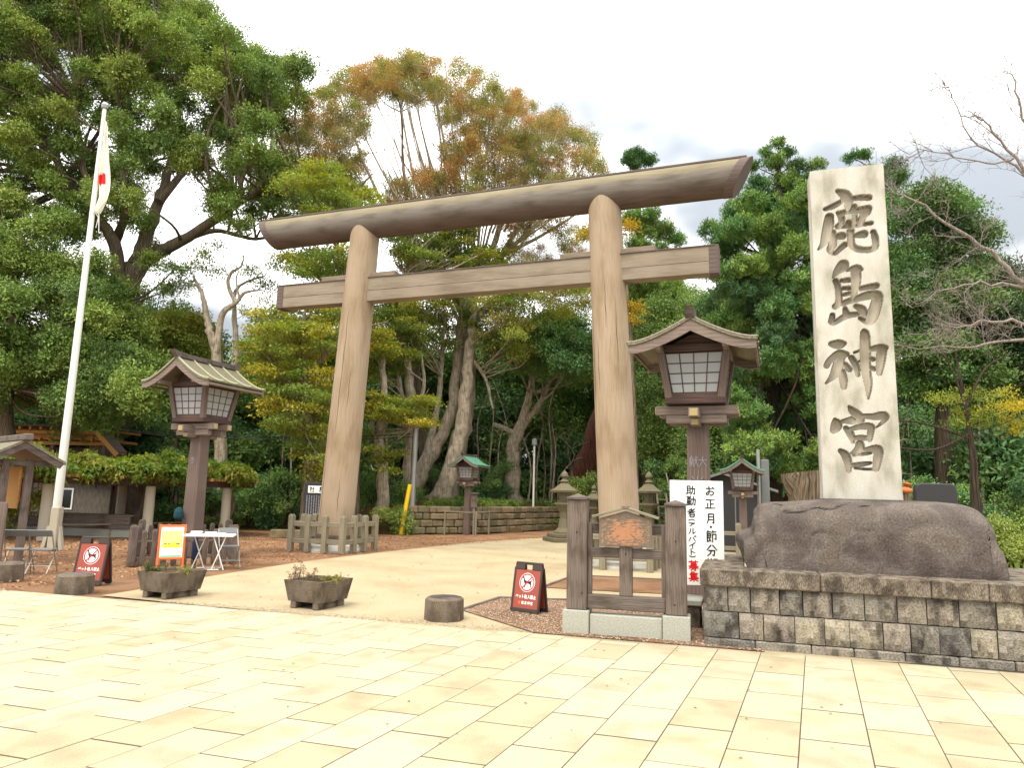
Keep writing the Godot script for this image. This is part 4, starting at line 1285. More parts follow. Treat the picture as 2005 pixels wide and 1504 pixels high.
func left_side() -> void:
	picket_fence()
	# flagpole and the flag that hangs limp from it
	var fp := Vector3(-11.81, 0, -19.03)
	var t := thing("flagpole", "tall white flagpole with ball finial at left", "flagpole", fp)
	var s := begin()
	lathe(s, [Vector2(0.105, 0.9), Vector2(0.1, 3.0), Vector2(0.075, 8.0), Vector2(0.05, 12.3), Vector2(0.0, 12.31)], 20)
	part("pole", s, M.pole_white, t)
	var k := begin()
	lathe(k, [Vector2(0.0, 12.30), Vector2(0.08, 12.33), Vector2(0.1, 12.42), Vector2(0.06, 12.5), Vector2(0.0, 12.52)], 14)
	part("finial", k, M.steel, t)
	box("base_post", Vector3(0.22, 1.1, 0.22), Vector3(0.02, 0.55, 0), M.column, t, 0.02)
	for sx in [-1, 1]:
		bar("base_brace", Vector3(sx * 0.24, 0, 0), Vector3(sx * 0.12, 0.6, 0), 0.09, 0.12, M.column, t)
	var fl := thing("flag", "white flag with red disc hanging limp from the flagpole", "flag", fp)
	var f := begin()
	var NX := 22
	var NY := 70
	var cloth := []
	for j in NY + 1:
		var row := []
		var q := float(j) / NY
		for i in NX + 1:
			var p := float(i) / NX
			var wid := (0.10 + 0.22 * sin(minf(q * 1.2, 1.0) * PI * 0.5)) * (1.0 if q < 0.82 else lerpf(1.0, 0.45, (q - 0.82) / 0.18))
			var y := 11.95 - q * 2.75 - p * p * 0.5 * (1.0 - q)
			row.append(Vector3(0.075 + p * wid, y, 0.07 * sin(p * 9.0 + q * 5.0) * (0.3 + q) + 0.03 * sin(p * 17.0 - q * 9.0)))
		cloth.append(row)
	for j in NY:
		for i in NX:
			var cen: Vector3 = cloth[j][i]
			var e := Vector2((cen.x - 0.17) / 0.12, (cen.y - 10.2) / 0.2)
			face(f, [cloth[j][i], cloth[j][i + 1], cloth[j + 1][i + 1], cloth[j + 1][i]], Vector3.BACK, Color(0.75, 0.03, 0.03) if e.length() < 1.0 and cen.x < 0.26 else Color(0.86, 0.83, 0.74))
	var cm := leafmat("flag_cloth", 0.4)
	cm.roughness = 0.9
	part("cloth", f, cm, fl)
	for i in 2:
		var tie := begin()
		tube(tie, [Vector3(0.05, 9.25, 0), Vector3(0.2, 9.15 - i * 0.1, 0.02), Vector3(0.26 - i * 0.1, 8.6 + i * 0.15, 0.02)], [0.012, 0.012, 0.01], 5)
		part("tassel", tie, M.pole_white, fl)
	# yellow easel
	var ea := Vector3(-7.1, 0, -15.47)
	var es := thing("easel_sign", "orange framed easel with yellow poster before the picket fence", "easel sign", ea, 0.45)
	for z in [1, -1]:
		var xf := Transform3D(Basis(Vector3.UP, 0.0 if z == 1 else PI), Vector3.ZERO) * Transform3D(Basis(Vector3.RIGHT, -0.2), Vector3(0, 0, 0.2))
		for sx in [-1, 1]:
			place("leg", box_mesh(Vector3(0.045, 0.92, 0.03), 0.004), M.orange, es, xf * at3(Vector3(sx * 0.24, 0.46, 0)))
		place("frame_rail", box_mesh(Vector3(0.44, 0.045, 0.028), 0.004), M.orange, es, xf * at3(Vector3(0, 0.895, 0)))
		place("frame_rail", box_mesh(Vector3(0.44, 0.045, 0.028), 0.004), M.orange, es, xf * at3(Vector3(0, 0.22, 0)))
		var bd: Node = place("poster_board", box_mesh(Vector3(0.44, 0.64, 0.012), 0.001), M.white if z == 1 else M.lumber, es, xf * at3(Vector3(0, 0.555, 0)))
		if z == 1:
			var pm := plain("yellow_print", Color(0.93, 0.9, 0.5), 0.6)
			box("yellow_band", Vector3(0.40, 0.36, 0.001), Vector3(0, 0.06, 0.0068), pm, bd, 0.0002)
			box("yellow_band", Vector3(0.30, 0.10, 0.001), Vector3(0, -0.06, 0.0082), plain("deep_yellow_print", Color(0.9, 0.85, 0.2), 0.6), bd, 0.0002)
			box("green_band", Vector3(0.40, 0.03, 0.001), Vector3(0, -0.29, 0.0068), plain("green_print", Color(0.35, 0.65, 0.45), 0.6), bd, 0.0002)
			for e in [[-0.12, -0.03, 0.05], [-0.05, -0.03, 0.03], [0.12, -0.03, 0.07]]:
				box("print", Vector3(e[2], 0.025, 0.001), Vector3(e[0], e[1], 0.0095), plain("grey_print", Color(0.4, 0.38, 0.36), 0.6), bd, 0.0002)
	# table, leaflets, parasol, chairs
	var ta := Vector3(-6.31, 0, -15.49)
	var tb := thing("folding_table", "white folding table with crossed legs behind the easel", "table", ta, 0.25)
	box("table_top", Vector3(1.0, 0.035, 0.55), Vector3(0, 0.70, 0), M.white, tb, 0.008)
	for sx in [-1, 1]:
		for k2 in [-1, 1]:
			bar("leg", Vector3(sx * 0.22 - 0.2 * k2 * 0.6, 0.0, sx * 0.2), Vector3(sx * 0.22 + 0.2 * k2 * 0.6, 0.685, sx * 0.2), 0.022, 0.022, M.pole_white, tb)
		box("foot", Vector3(0.5, 0.022, 0.03), Vector3(0, 0.011, sx * 0.2), M.pole_white, tb, 0.004)
	for e in [[-0.28, 0.04, 0.06], [-0.02, -0.06, 0.045], [0.22, 0.05, 0.03]]:
		var lf := thing("paper_stack", ["stack of white leaflets at left end of the folding table", "middle stack of white leaflets on the folding table", "low stack of leaflets at right end of the folding table"][0 if e[0] < -0.1 else (1 if e[0] < 0.1 else 2)], "paper stack", ta + Vector3(0, 0.719, 0) + Vector3(e[0], 0, e[1]), 0.3)
		for i in 3:
			box("sheet", Vector3(0.22, e[2] / 3 - 0.001, 0.17), Vector3(0.012 * (i - 1), e[2] / 3 * (i + 0.5), 0.01 * (i % 2)), M.white, lf, 0.002, 0.1 * i)
	var pa := thing("folded_parasol", "furled dark blue parasol leaning by the folding table", "parasol", Vector3(-6.83, 0, -16.03))
	var ps := begin()
	lathe(ps, [Vector2(0.012, 0.0), Vector2(0.015, 0.12), Vector2(0.07, 0.16), Vector2(0.06, 0.5), Vector2(0.02, 0.68), Vector2(0.0, 0.69)], 10)
	part("cover", ps, M.blue, pa)
	var cap := thing("knit_hat", "teal hat hung on the left lantern's post", "hat", Vector3(-8.09, 0.93, -17.86))
	var hs := begin()
	lathe(hs, [Vector2(0.10, 0.0), Vector2(0.115, 0.05), Vector2(0.11, 0.16), Vector2(0.07, 0.25), Vector2(0.0, 0.28)], 14)
	part("crown_of_hat", hs, plain("teal_knit", Color(0.02, 0.22, 0.26), 0.9), cap)
	chair("folding chair at right of the leaflet table", Vector3(-6.08, 0, -16.01), 0.6)
	chair("right one of two grey folding chairs left of the no-pets board", Vector3(-8.96, 0, -14.18), PI + 0.2)
	chair("left one of two grey folding chairs left of the no-pets board", Vector3(-9.4, 0, -14.1), PI + 0.35)
	# notice kiosk at the left edge
	var ko := Vector3(-11, 0, -15.86)
	var ki := thing("notice_kiosk", "roofed wooden notice kiosk cut by the photo's left edge", "kiosk", ko, 0.85)
	for q in [Vector3(0.22, 0, 0.62), Vector3(-0.22, 0, 0.62), Vector3(0.22, 0, -1.2), Vector3(-0.22, 0, -1.2)]:
		box("post", Vector3(0.14, 2.2, 0.14), q + Vector3(0, 1.1, 0), M.grey_v, ki, 0.01)
	box("tie", Vector3(1.2, 0.12, 0.1), Vector3(0, 2.12, 0.62), M.grey_h, ki, 0.008)
	box("notice_panel", Vector3(0.05, 0.9, 1.6), Vector3(0.1, 1.6, -0.3), M.lumber, ki, 0.004)
	box("poster", Vector3(0.01, 0.75, 0.6), Vector3(0.135, 1.65, 0.2), M.orange, ki, 0.001)
	for sx in [-1, 1]:
		var r := begin()
		prism(r, [Vector2(0, 2.62), Vector2(sx * 0.8, 2.17), Vector2(sx * 0.8, 2.11), Vector2(0, 2.56)], -1.6, 1.0)
		part("roof_slope", r, M.copper, ki)
		var bb := begin()
		prism(bb, [Vector2(0, 2.55), Vector2(sx * 0.76, 2.12), Vector2(sx * 0.70, 2.02), Vector2(0, 2.42)], 0.93, 0.98)
		part("barge_board", bb, M.grey_h, ki)
	box("ridge", Vector3(0.16, 0.14, 2.9), Vector3(0, 2.66, -0.25), M.grey_h, ki, 0.02)
	var db := thing("plank_board", "upright dark plank board at the photo's left edge", "board", Vector3(-9.53, 0, -13.3), -0.1)
	box("panel", Vector3(0.8, 1.25, 0.05), Vector3(0, 0.72, 0), M.dark_v, db, 0.01)
	box("leg", Vector3(0.08, 0.12, 0.08), Vector3(-0.3, 0.05, 0), M.dark_v, db, 0.01)
	box("leg", Vector3(0.08, 0.12, 0.08), Vector3(0.3, 0.05, 0), M.dark_v, db, 0.01)
	var wc := thing("white_card", "white card at the bottom of the photo's left edge", "card", Vector3(-8.8, 0, -12.64), 0.2)
	box("sheet", Vector3(0.1, 0.2, 0.01), Vector3(0, 0.1, 0), M.white, wc, 0.002)

func pergola() -> void:
	var A := Vector3(-13.98, -0, -22)
	var C := Vector3(-10.12, -0, -26)
	var d := (C - A).normalized()
	var nb := Vector3(d.z, 0, -d.x)
	if nb.z > 0:
		nb = -nb
	var L := A.distance_to(C)
	var t := thing("pergola", "long wisteria pergola on cream concrete columns at left", "pergola", A, -atan2(d.z, d.x))
	var top := 1.70
	for e in [[0.0, 0.0], [L * 0.53, 0.0], [L, 0.0], [L * 0.12, -3.2], [L * 0.56, -3.2], [L * 1.0, -3.2], [-L * 0.5, 0.0], [-L * 0.45, -3.2]]:
		var s := begin()
		lathe(s, [Vector2(0.165, 0), Vector2(0.155, top - 0.02), Vector2(0.14, top), Vector2(0, top)], 18)
		part("column", s, M.column, t, at3(Vector3(e[0], 0, e[1])))
	for z in [0.0, -3.2]:
		box("beam", Vector3(L * 1.75, 0.2, 0.18), Vector3(L * 0.30, top + 0.11, z), M.dark_h, t, 0.01)
	var n := 24
	for i in n:
		box("joist", Vector3(4.3, 0.10, 0.09), Vector3(-L * 0.55 + L * 1.7 * i / (n - 1), top + 0.26, -1.6), M.lumber, t, 0.006, PI / 2)
	# vines over the top
	var lb := []
	rng.seed = 91
	for i in 110:
		lb.append([Vector3(rng.randf_range(-L * 0.42, L * 1.13), top + rng.randf_range(0.4, 0.66), rng.randf_range(-3.6, 0.55)), rng.randf_range(0.45, 0.7)])
	for i in 20:
		lb.append([Vector3(rng.randf_range(-L * 0.42, L * 1.15), top + rng.randf_range(0.3, 0.5), rng.randf_range(0.3, 0.65)), rng.randf_range(0.25, 0.42)])
	var vi := thing("wisteria_vine", "yellow-green wisteria leaves spread over the pergola", "vine", A, -atan2(d.z, d.x))
	var v := begin()
	for e in [[L * 1.02, -0.5], [L * 0.1, -2.2], [L * 0.6, -2.6]]:
		var c := curve([Vector3(e[0], 0, e[1]), Vector3(e[0] + 0.15, 0.6, e[1] + 0.1), Vector3(e[0] + 0.35, 1.2, e[1]), Vector3(e[0] - 0.1, 1.75, e[1] + 0.1), Vector3(e[0] - 0.9, 2.0, e[1] - 0.2)], 5)
		tube(v, c, taper(c.size(), 0.16, 0.05), 8, 0.2)
	part("trunk", v, M.bark, vi)
	crown("leaves", vi, lb, "vine", M.leaf_thin, 16.0, 1.0, [Color(0.16, 0.24, 0.03), Color(0.24, 0.30, 0.04), Color(0.10, 0.18, 0.03), Color(0.30, 0.30, 0.06)], 0.5, 92)
	# benches and the low counter below
	for i in 3:
		var bl: String = ["slatted bench under the pergola nearest the flagpole", "slatted bench in the middle under the pergola", "slatted bench at the far end under the pergola"][i]
		var at := A + d * L * (0.25 + 0.24 * i) + nb * (0.9 + 0.3 * i)
		var b := thing("bench", bl, "bench", at, -atan2(d.z, d.x), "benches under the pergola")
		for k in 3:
			box("slat", Vector3(1.7, 0.04, 0.10), Vector3(0, 0.42, (k - 1) * 0.13), M.fence_h, b, 0.006)
		for sx in [-0.7, 0.7]:
			for sz in [-0.12, 0.12]:
				box("leg", Vector3(0.06, 0.40, 0.06), Vector3(sx, 0.2, sz), M.fence_v, b, 0.005)
			box("stretcher", Vector3(0.05, 0.05, 0.2), Vector3(sx, 0.14, 0), M.fence_h, b, 0.004)
	var co := thing("counter", "low grey timber counter behind the pergola columns", "counter", Vector3(-15.03, -0, -24.6), -0.15)
	for k in 3:
		box("plank", Vector3(5.4, 0.13, 0.05), Vector3(0, 0.62 - 0.14 * k, 0.28), M.grey_h, co, 0.006)
	box("plinth", Vector3(5.4, 0.28, 0.5), Vector3(0, 0.14, 0), M.footing, co, 0.01)
	box("top_board", Vector3(5.5, 0.05, 0.62), Vector3(0, 0.71, 0), M.grey_h, co, 0.006)
	# grey hut behind
	var hu := thing("grey_hut", "small grey panelled hut with white framed window behind the pergola", "hut", Vector3(-16.45, -0, -27.5), -0.12)
	box("wall", Vector3(3.2, 1.95, 0.12), Vector3(-0.1, 0.98, 0), M.hut, hu, 0.01)
	box("side_wall", Vector3(0.12, 1.95, 2.2), Vector3(1.5, 0.98, -1.17), M.grey_v, hu, 0.01)
	box("roof", Vector3(3.7, 0.12, 2.9), Vector3(0, 2.02, -1.0), M.grey_dark, hu, 0.02)
	var wi: Node = box("window", Vector3(0.9, 0.8, 0.04), Vector3(-0.45, 1.15, 0.075), M.white, hu, 0.006)
	box("pane", Vector3(0.78, 0.68, 0.01), Vector3(0, 0, 0.022), plain("window_glass", Color(0.05, 0.09, 0.09), 0.1), wi, 0.002)
	# open pavilion roof with two rows of new rafters
	var pv := thing("pavilion", "open pavilion whose eaves show rows of new yellow rafters", "pavilion", Vector3(-19.54, -0, -33), -0.12)
	var ey := 4.06
	var hw := 1.9
	box("roof_slab", Vector3(hw * 2 + 3.0, 0.07, 5.2), Vector3(-1.5, ey + 0.13, -0.6), M.bark_brown, pv, 0.01)
	for i in 13:
		var x := hw - 0.1 - i * 0.5
		box("rafter", Vector3(0.11, 0.12, 3.2), Vector3(x, ey + 0.03, 0.35), M.lumber, pv, 0.006)
		box("rafter", Vector3(0.11, 0.12, 2.4), Vector3(x, ey - 0.42, 0.15), M.lumber, pv, 0.006)
	for e in [[ey - 0.12, 1.55], [ey - 0.56, 0.95]]:
		box("eave_beam", Vector3(hw * 2 + 2.9, 0.16, 0.14), Vector3(-1.45, e[0], e[1]), M.lumber, pv, 0.008)
	box("eave_board", Vector3(hw * 2 + 2.8, 0.24, 0.04), Vector3(-1.4, ey - 0.30, 1.2), M.lumber, pv, 0.004)
	# the side eave slopes down to the right
	var sl := begin()
	prism(sl, [Vector2(hw, ey + 0.165), Vector2(hw + 1.15, ey - 0.92), Vector2(hw + 1.15, ey - 0.99), Vector2(hw, ey + 0.095)], 1.35, 2.0)
	part("side_slope", sl, M.bark_brown, pv)
	for i in 2:
		var z := 1.85 - i * 0.4
		bar("rafter", Vector3(hw - 0.05, ey + 0.0, z), Vector3(hw + 1.12, ey - 1.05, z), 0.11, 0.12, M.lumber, pv)
	bar("barge_board", Vector3(hw, ey - 0.05, 1.98), Vector3(hw + 1.15, ey - 1.1, 1.98), 0.2, 0.05, M.lumber, pv)
	box("wall", Vector3(hw * 2 + 2.2, ey - 0.7, 0.14), Vector3(-1.3, (ey - 0.7) / 2, 0.3), M.dark_h, pv, 0.01)
	for x in [-3.4, -0.8, 1.7]:
		box("post", Vector3(0.18, ey - 0.65, 0.18), Vector3(x, (ey - 0.65) / 2, 0.95), M.dark_v, pv, 0.01)

# ---------- stone lanterns and far things ----------
func stone_lantern(label: String, at: Vector3, k: float, turn: float) -> void:
	var t := thing("stone_lantern", label, "stone lantern", at, turn, "stone lanterns by the gate")
	var s := begin()
	for e in [[0.62, 0.0, 0.16], [0.5, 0.16, 0.14]]:
		add_box(s, Vector3(e[0] * 2, e[2], e[0] * 2), at3(Vector3(0, e[1] + e[2] / 2, 0)), 0.02)
	part("base", s, M.stone_grey, t)
	var p := begin()
	lathe(p, [Vector2(0.40, 0.30), Vector2(0.40, 0.36), Vector2(0.24, 0.5), Vector2(0.17, 0.85), Vector2(0.19, 1.1), Vector2(0.26, 1.2), Vector2(0.26, 1.24)], 8)
	part("shaft", p, M.stone_grey, t)
	var m := begin()
	lathe(m, [Vector2(0.27, 1.24), Vector2(0.40, 1.36), Vector2(0.40, 1.42), Vector2(0.30, 1.425)], 8)
	part("platform", m, M.stone_grey, t)
	var f := begin()
	lathe(f, [Vector2(0.27, 1.42), Vector2(0.28, 1.78), Vector2(0.2, 1.79)], 6)
	part("fire_box", f, M.stone_grey, t)
	for a in 3:
		box("opening", Vector3(0.12, 0.17, 0.02), Vector3(sin(a * TAU / 3 + PI / 6), 0, cos(a * TAU / 3 + PI / 6)) * 0.245 + Vector3(0, 1.60, 0), M.black, t, 0.004, a * TAU / 3 + PI / 6)
	var c := begin()
	lathe(c, [Vector2(0.30, 1.78), Vector2(0.56, 1.80), Vector2(0.58, 1.87), Vector2(0.42, 1.93), Vector2(0.24, 2.06), Vector2(0.14, 2.15), Vector2(0.1, 2.16)], 6)
	part("cap", c, M.stone_grey, t)
	var j := begin()
	lathe(j, [Vector2(0.1, 2.15), Vector2(0.17, 2.2), Vector2(0.12, 2.26), Vector2(0.08, 2.3), Vector2(0.15, 2.4), Vector2(0.12, 2.5), Vector2(0.0, 2.62)], 12)
	part("jewel", j, M.stone_grey, t)
	t.scale = Vector3.ONE * k

func stone_lanterns() -> void:
	stone_lantern("stone lantern standing left of the right gate pillar before the bank", Vector3(2.09, -0, -27.5), 1.02, 0.3)
	stone_lantern("small stone lantern beside the right gate pillar's left edge", Vector3(3.85, -0, -33), 0.86, 0.1)
	stone_lantern("stone lantern in shade right of the right gate pillar", Vector3(5.5, -0, -28.5), 1.05, 0.2)
	stone_lantern("stone lantern half hidden behind the small distant lantern post", Vector3(11.93, -0, -31), 0.9, 0.5)

func far_things() -> void:
	var d := thing("information_board", "black information board with white heading behind the left gate pillar", "information board", Vector3(-6.38, 0, -24.5), 0.18)
	box("panel", Vector3(1.05, 1.95, 0.10), Vector3(0, 0.98, 0), M.grey_dark, d, 0.015)
	box("heading_plate", Vector3(0.86, 0.24, 0.01), Vector3(0.02, 1.72, 0.056), M.white, d, 0.002)
	var w := begin()
	glyph(w, "社", -0.28, 1.72, 0.17, 0.18, 0.022, 0.0625)
	glyph(w, "島", 0.02, 1.72, 0.17, 0.18, 0.020, 0.0625)
	part("heading_lettering", w, M.black, d)
	var g := begin()
	rng.seed = 3
	for i in 12:
		var y := 1.5
		while y > 0.35 + rng.randf() * 0.3:
			var h := rng.randf_range(0.02, 0.045)
			add_box(g, Vector3(0.028, h, 0.001), at3(Vector3(-0.43 + i * 0.078, y, 0.052)), 0.0002)
			y -= h + 0.012
	part("text_columns", g, plain("pale_print", Color(0.55, 0.56, 0.6), 0.7), d)
	box("base", Vector3(1.3, 0.14, 0.4), Vector3(0, 0.06, 0), M.stone_grey, d, 0.02)
	# utility pole, its yellow guard and the wires
	var up := Vector3(-4.05, 0, -30.37)
	var u := thing("utility_pole", "slim grey steel pole in front of the pale trunks", "pole", up)
	var s := begin()
	lathe(s, [Vector2(0.14, 0), Vector2(0.115, 5.4), Vector2(0.0, 5.41)], 14)
	part("shaft", s, M.steel, u)
	box("clamp", Vector3(0.3, 0.06, 0.3), Vector3(0, 5.0, 0), M.steel, u, 0.01)
	var y := thing("guy_guard", "yellow tube guarding a guy wire beside the grey pole", "wire guard", Vector3(-4.34, 0, -29.48))
	var ys := begin()
	tube(ys, [Vector3(0, 0, 0), Vector3(0.28, 2.02, 0)], [0.085, 0.085], 12)
	part("tube", ys, M.yellow, y)
	for e in [["upper overhead wire crossing behind the left lantern", [Vector3(-22.03, 4.39, -29), Vector3(-13.71, 3.93, -30), Vector3(-7.96, 3.98, -31), Vector3(-4.16, 4.12, -30)]], ["lower overhead wire crossing behind the left lantern", [Vector3(-22.01, 4.27, -29), Vector3(-13.7, 3.82, -30), Vector3(-7.96, 3.86, -31), Vector3(-4.16, 3.99, -30)]]]:
		var ws := begin()
		tube(ws, curve(e[1], 6), taper(19, 0.014, 0.014), 5)
		tag(part("overhead_wire", ws, M.grey_dark, self), e[0], "wire")
	var lp := thing("lamp_post", "thin white lamp post among the saplings", "lamp post", Vector3(1.2, 1.05, -36))
	var ls := begin()
	lathe(ls, [Vector2(0.055, 0), Vector2(0.05, 3.1), Vector2(0.0, 3.11)], 10)
	part("post", ls, M.pole_white, lp)
	var lh := begin()
	lathe(lh, [Vector2(0.07, 3.1), Vector2(0.13, 3.15), Vector2(0.13, 3.42), Vector2(0.05, 3.48), Vector2(0, 3.485)], 12)
	part("lamp_head", lh, M.paper, lp)
	# dark building behind the notice board
	var b := thing("dark_shed", "dark clad shed with grey tiled roof behind the notice board", "shed", Vector3(7.24, 0, -24.5), -0.35)
	box("wall", Vector3(3.0, 2.05, 3.0), Vector3(0, 1.02, -1.2), M.grey_dark, b, 0.01)
	for sx in [-1, 1]:
		var r := begin()
		prism(r, [Vector2(0, 2.62), Vector2(sx * 1.75, 2.05), Vector2(sx * 1.75, 1.97), Vector2(0, 2.54)], -3.0, 0.6)
		part("roof_slope", r, M.grey, b)
	var gs := begin()
	prism(gs, [Vector2(-1.5, 2.04), Vector2(1.5, 2.04), Vector2(0, 2.52)], 0.2, 0.28)
	part("gable", gs, M.grey_dark, b)
	for i in 4:
		box("batten", Vector3(0.04, 1.9, 0.02), Vector3(-1.2 + i * 0.8, 1.0, 0.31), M.grey, b, 0.004)
	var gp := thing("steel_post", "grey steel post with flat box beside the small distant lantern", "post", Vector3(7.59, -0, -22))
	var gs2 := begin()
	lathe(gs2, [Vector2(0.06, 0), Vector2(0.055, 3.25), Vector2(0, 3.26)], 12)
	part("shaft", gs2, M.steel, gp)
	box("box", Vector3(0.26, 1.9, 0.14), Vector3(0.22, 2.0, -0.1), M.grey, gp, 0.02)
	# rear fence left of the boulder
	var rf := thing("rail_fence", "mossy wooden rail fence between notice board and boulder", "fence", Vector3(5.2, -0, -16.5), -0.3)
	for x in [0.0, 1.3]:
		place("post", post_mesh(0.13, 1.15), M.fence_v, rf, at3(Vector3(x, 0, 0)))
	for yy in [0.35, 0.62, 0.95]:
		box("rail", Vector3(2.0, 0.09, 0.06), Vector3(0.6, yy, 0.01), M.fence_h, rf, 0.008)
	# ladder and props by the shaded lantern
	var ld := thing("ladder", "wooden ladder leaning in the shade right of the gate", "ladder", Vector3(6.29, -0, -29), 0.2)
	for sx in [-0.2, 0.2]:
		bar("stile", Vector3(sx, 0, 0), Vector3(sx, 1.9, -0.5), 0.06, 0.06, M.fence_v, ld)
	for i in 6:
		box("rung", Vector3(0.38, 0.04, 0.04), Vector3(0, 0.25 + i * 0.28, -0.065 - i * 0.074), M.fence_h, ld, 0.006)
	for i in 2:
		var pr := begin()
		tube(pr, [Vector3(0.15 * i, 0, 0), Vector3(-0.55 + 0.12 * i, 2.7 - 0.3 * i, -0.3)], [0.04, 0.03], 7)
		tag(part("timber_prop", pr, M.fence_v, self, at3(Vector3(6.68, -0, -28))), ["longer bare timber prop leaning by the ladder", "shorter bare timber prop leaning by the ladder"][i], "prop")
	# small signpost by the distant lantern, its low rails
	var sp := thing("small_signpost", "little roofed wooden sign beside the distant lantern", "sign", Vector3(-1.46, -0, -30.5), -0.3)
	box("post", Vector3(0.07, 1.2, 0.07), Vector3(0, 0.6, 0), M.fence_v, sp, 0.006)
	box("board", Vector3(0.26, 0.55, 0.05), Vector3(0, 1.4, 0.04), M.grey_v, sp, 0.006)
	box("roof", Vector3(0.36, 0.06, 0.2), Vector3(0, 1.72, 0.03), M.grey_h, sp, 0.01)
	var lr := thing("low_rail", "thin low rail guarding the distant lantern", "rail", Vector3(-1.74, 0, -30.6), -0.3564)
	for e in [[-0.7, 0.7], [0.7, 0.7], [-0.7, -0.7], [0.7, -0.7]]:
		box("post", Vector3(0.06, 1.0, 0.06), Vector3(e[0], 0.5, e[1]), M.fence_v, lr, 0.006)
	for e in [-0.7, 0.7]:
		box("rail", Vector3(1.4, 0.05, 0.05), Vector3(0, 0.94, e), M.fence_h, lr, 0.006)
		box("rail", Vector3(1.34, 0.05, 0.05), Vector3(e, 0.94, 0), M.fence_h, lr, 0.006, PI / 2)
	# old cut trunk, bracket fungus log, stone tablet behind the boulder
	var cu := thing("cut_trunk", "thick hollow cut trunk left of the carved stone's foot", "tree stump", Vector3(6.44, -0, -15.5))
	rng.seed = 14
	var cs := begin()
	var cc := curve([Vector3(0, 0, 0), Vector3(0.02, 0.7, 0), Vector3(-0.05, 1.4, 0), Vector3(-0.12, 2.0, 0.05), Vector3(-0.16, 2.33, 0.05)], 3)
	tube(cs, cc, [0.55, 0.5, 0.47, 0.44, 0.42, 0.40, 0.38, 0.37, 0.38, 0.41, 0.44, 0.46, 0.44], 14, 0.22)
	part("trunk", cs, M.bark, cu)
	var lo := thing("fungus_log", "rotten log with orange bracket fungus right of the carved stone", "log", Vector3(7.89, 0, -14.5))
	var l1 := begin()
	tube(l1, curve([Vector3(0, 0, 0), Vector3(0.03, 1.0, 0), Vector3(-0.05, 1.9, 0)], 3), taper(7, 0.22, 0.17), 10, 0.25)
	part("trunk", l1, M.bark, lo)
	var fu := begin()
	lathe(fu, [Vector2(0.03, -0.09), Vector2(0.13, 0.0), Vector2(0.12, 0.03), Vector2(0.0, 0.06)], 9)
	part("fungus", fu, M.fungus, lo, at3(Vector3(0.0, 1.98, 0.12), 0, 0.3))
	part("fungus", fu, M.fungus, lo, at3(Vector3(0.1, 2.1, 0.0), 0, 0.1, -0.2).scaled_local(Vector3(0.7, 0.7, 0.7)))
	var ta := thing("stone_tablet", "dark upright stone tablet beyond the boulder at right", "stone tablet", Vector3(8.84, 0, -15), -0.25)
	var ts := begin()
	var rr := []
	for e in [[-0.38, 0.0], [0.38, 0.0], [0.38, 2.02], [0.35, 2.1], [0.28, 2.14], [-0.3, 2.14], [-0.37, 2.1], [-0.4, 2.0]]:
		rr.append(Vector2(e[0], e[1]))
	prism(ts, rr, -0.1, 0.1, Transform3D(), Color.WHITE, 0.02)
	part("slab", ts, M.grey_dark, ta)
	for i in 3:
		var cb := Vector3(-7.97, -0, -26.2) + Vector3(1.15 * i, 0, -0.3 * i)
		tag(box("kerb_stone", Vector3(1.05, 0.3, 0.4), cb + Vector3(0, 0.12, 0), M.wall_stone[i % 3], self, 0.03, 0.15), ["leftmost mossy kerb stone below the dark bank", "middle mossy kerb stone below the dark bank", "kerb stone nearest the left gate pillar's fence"][i], "kerb stone", "kerb stones by the bank")
		get_child(get_child_count() - 1).name = numbered("kerb_stone")

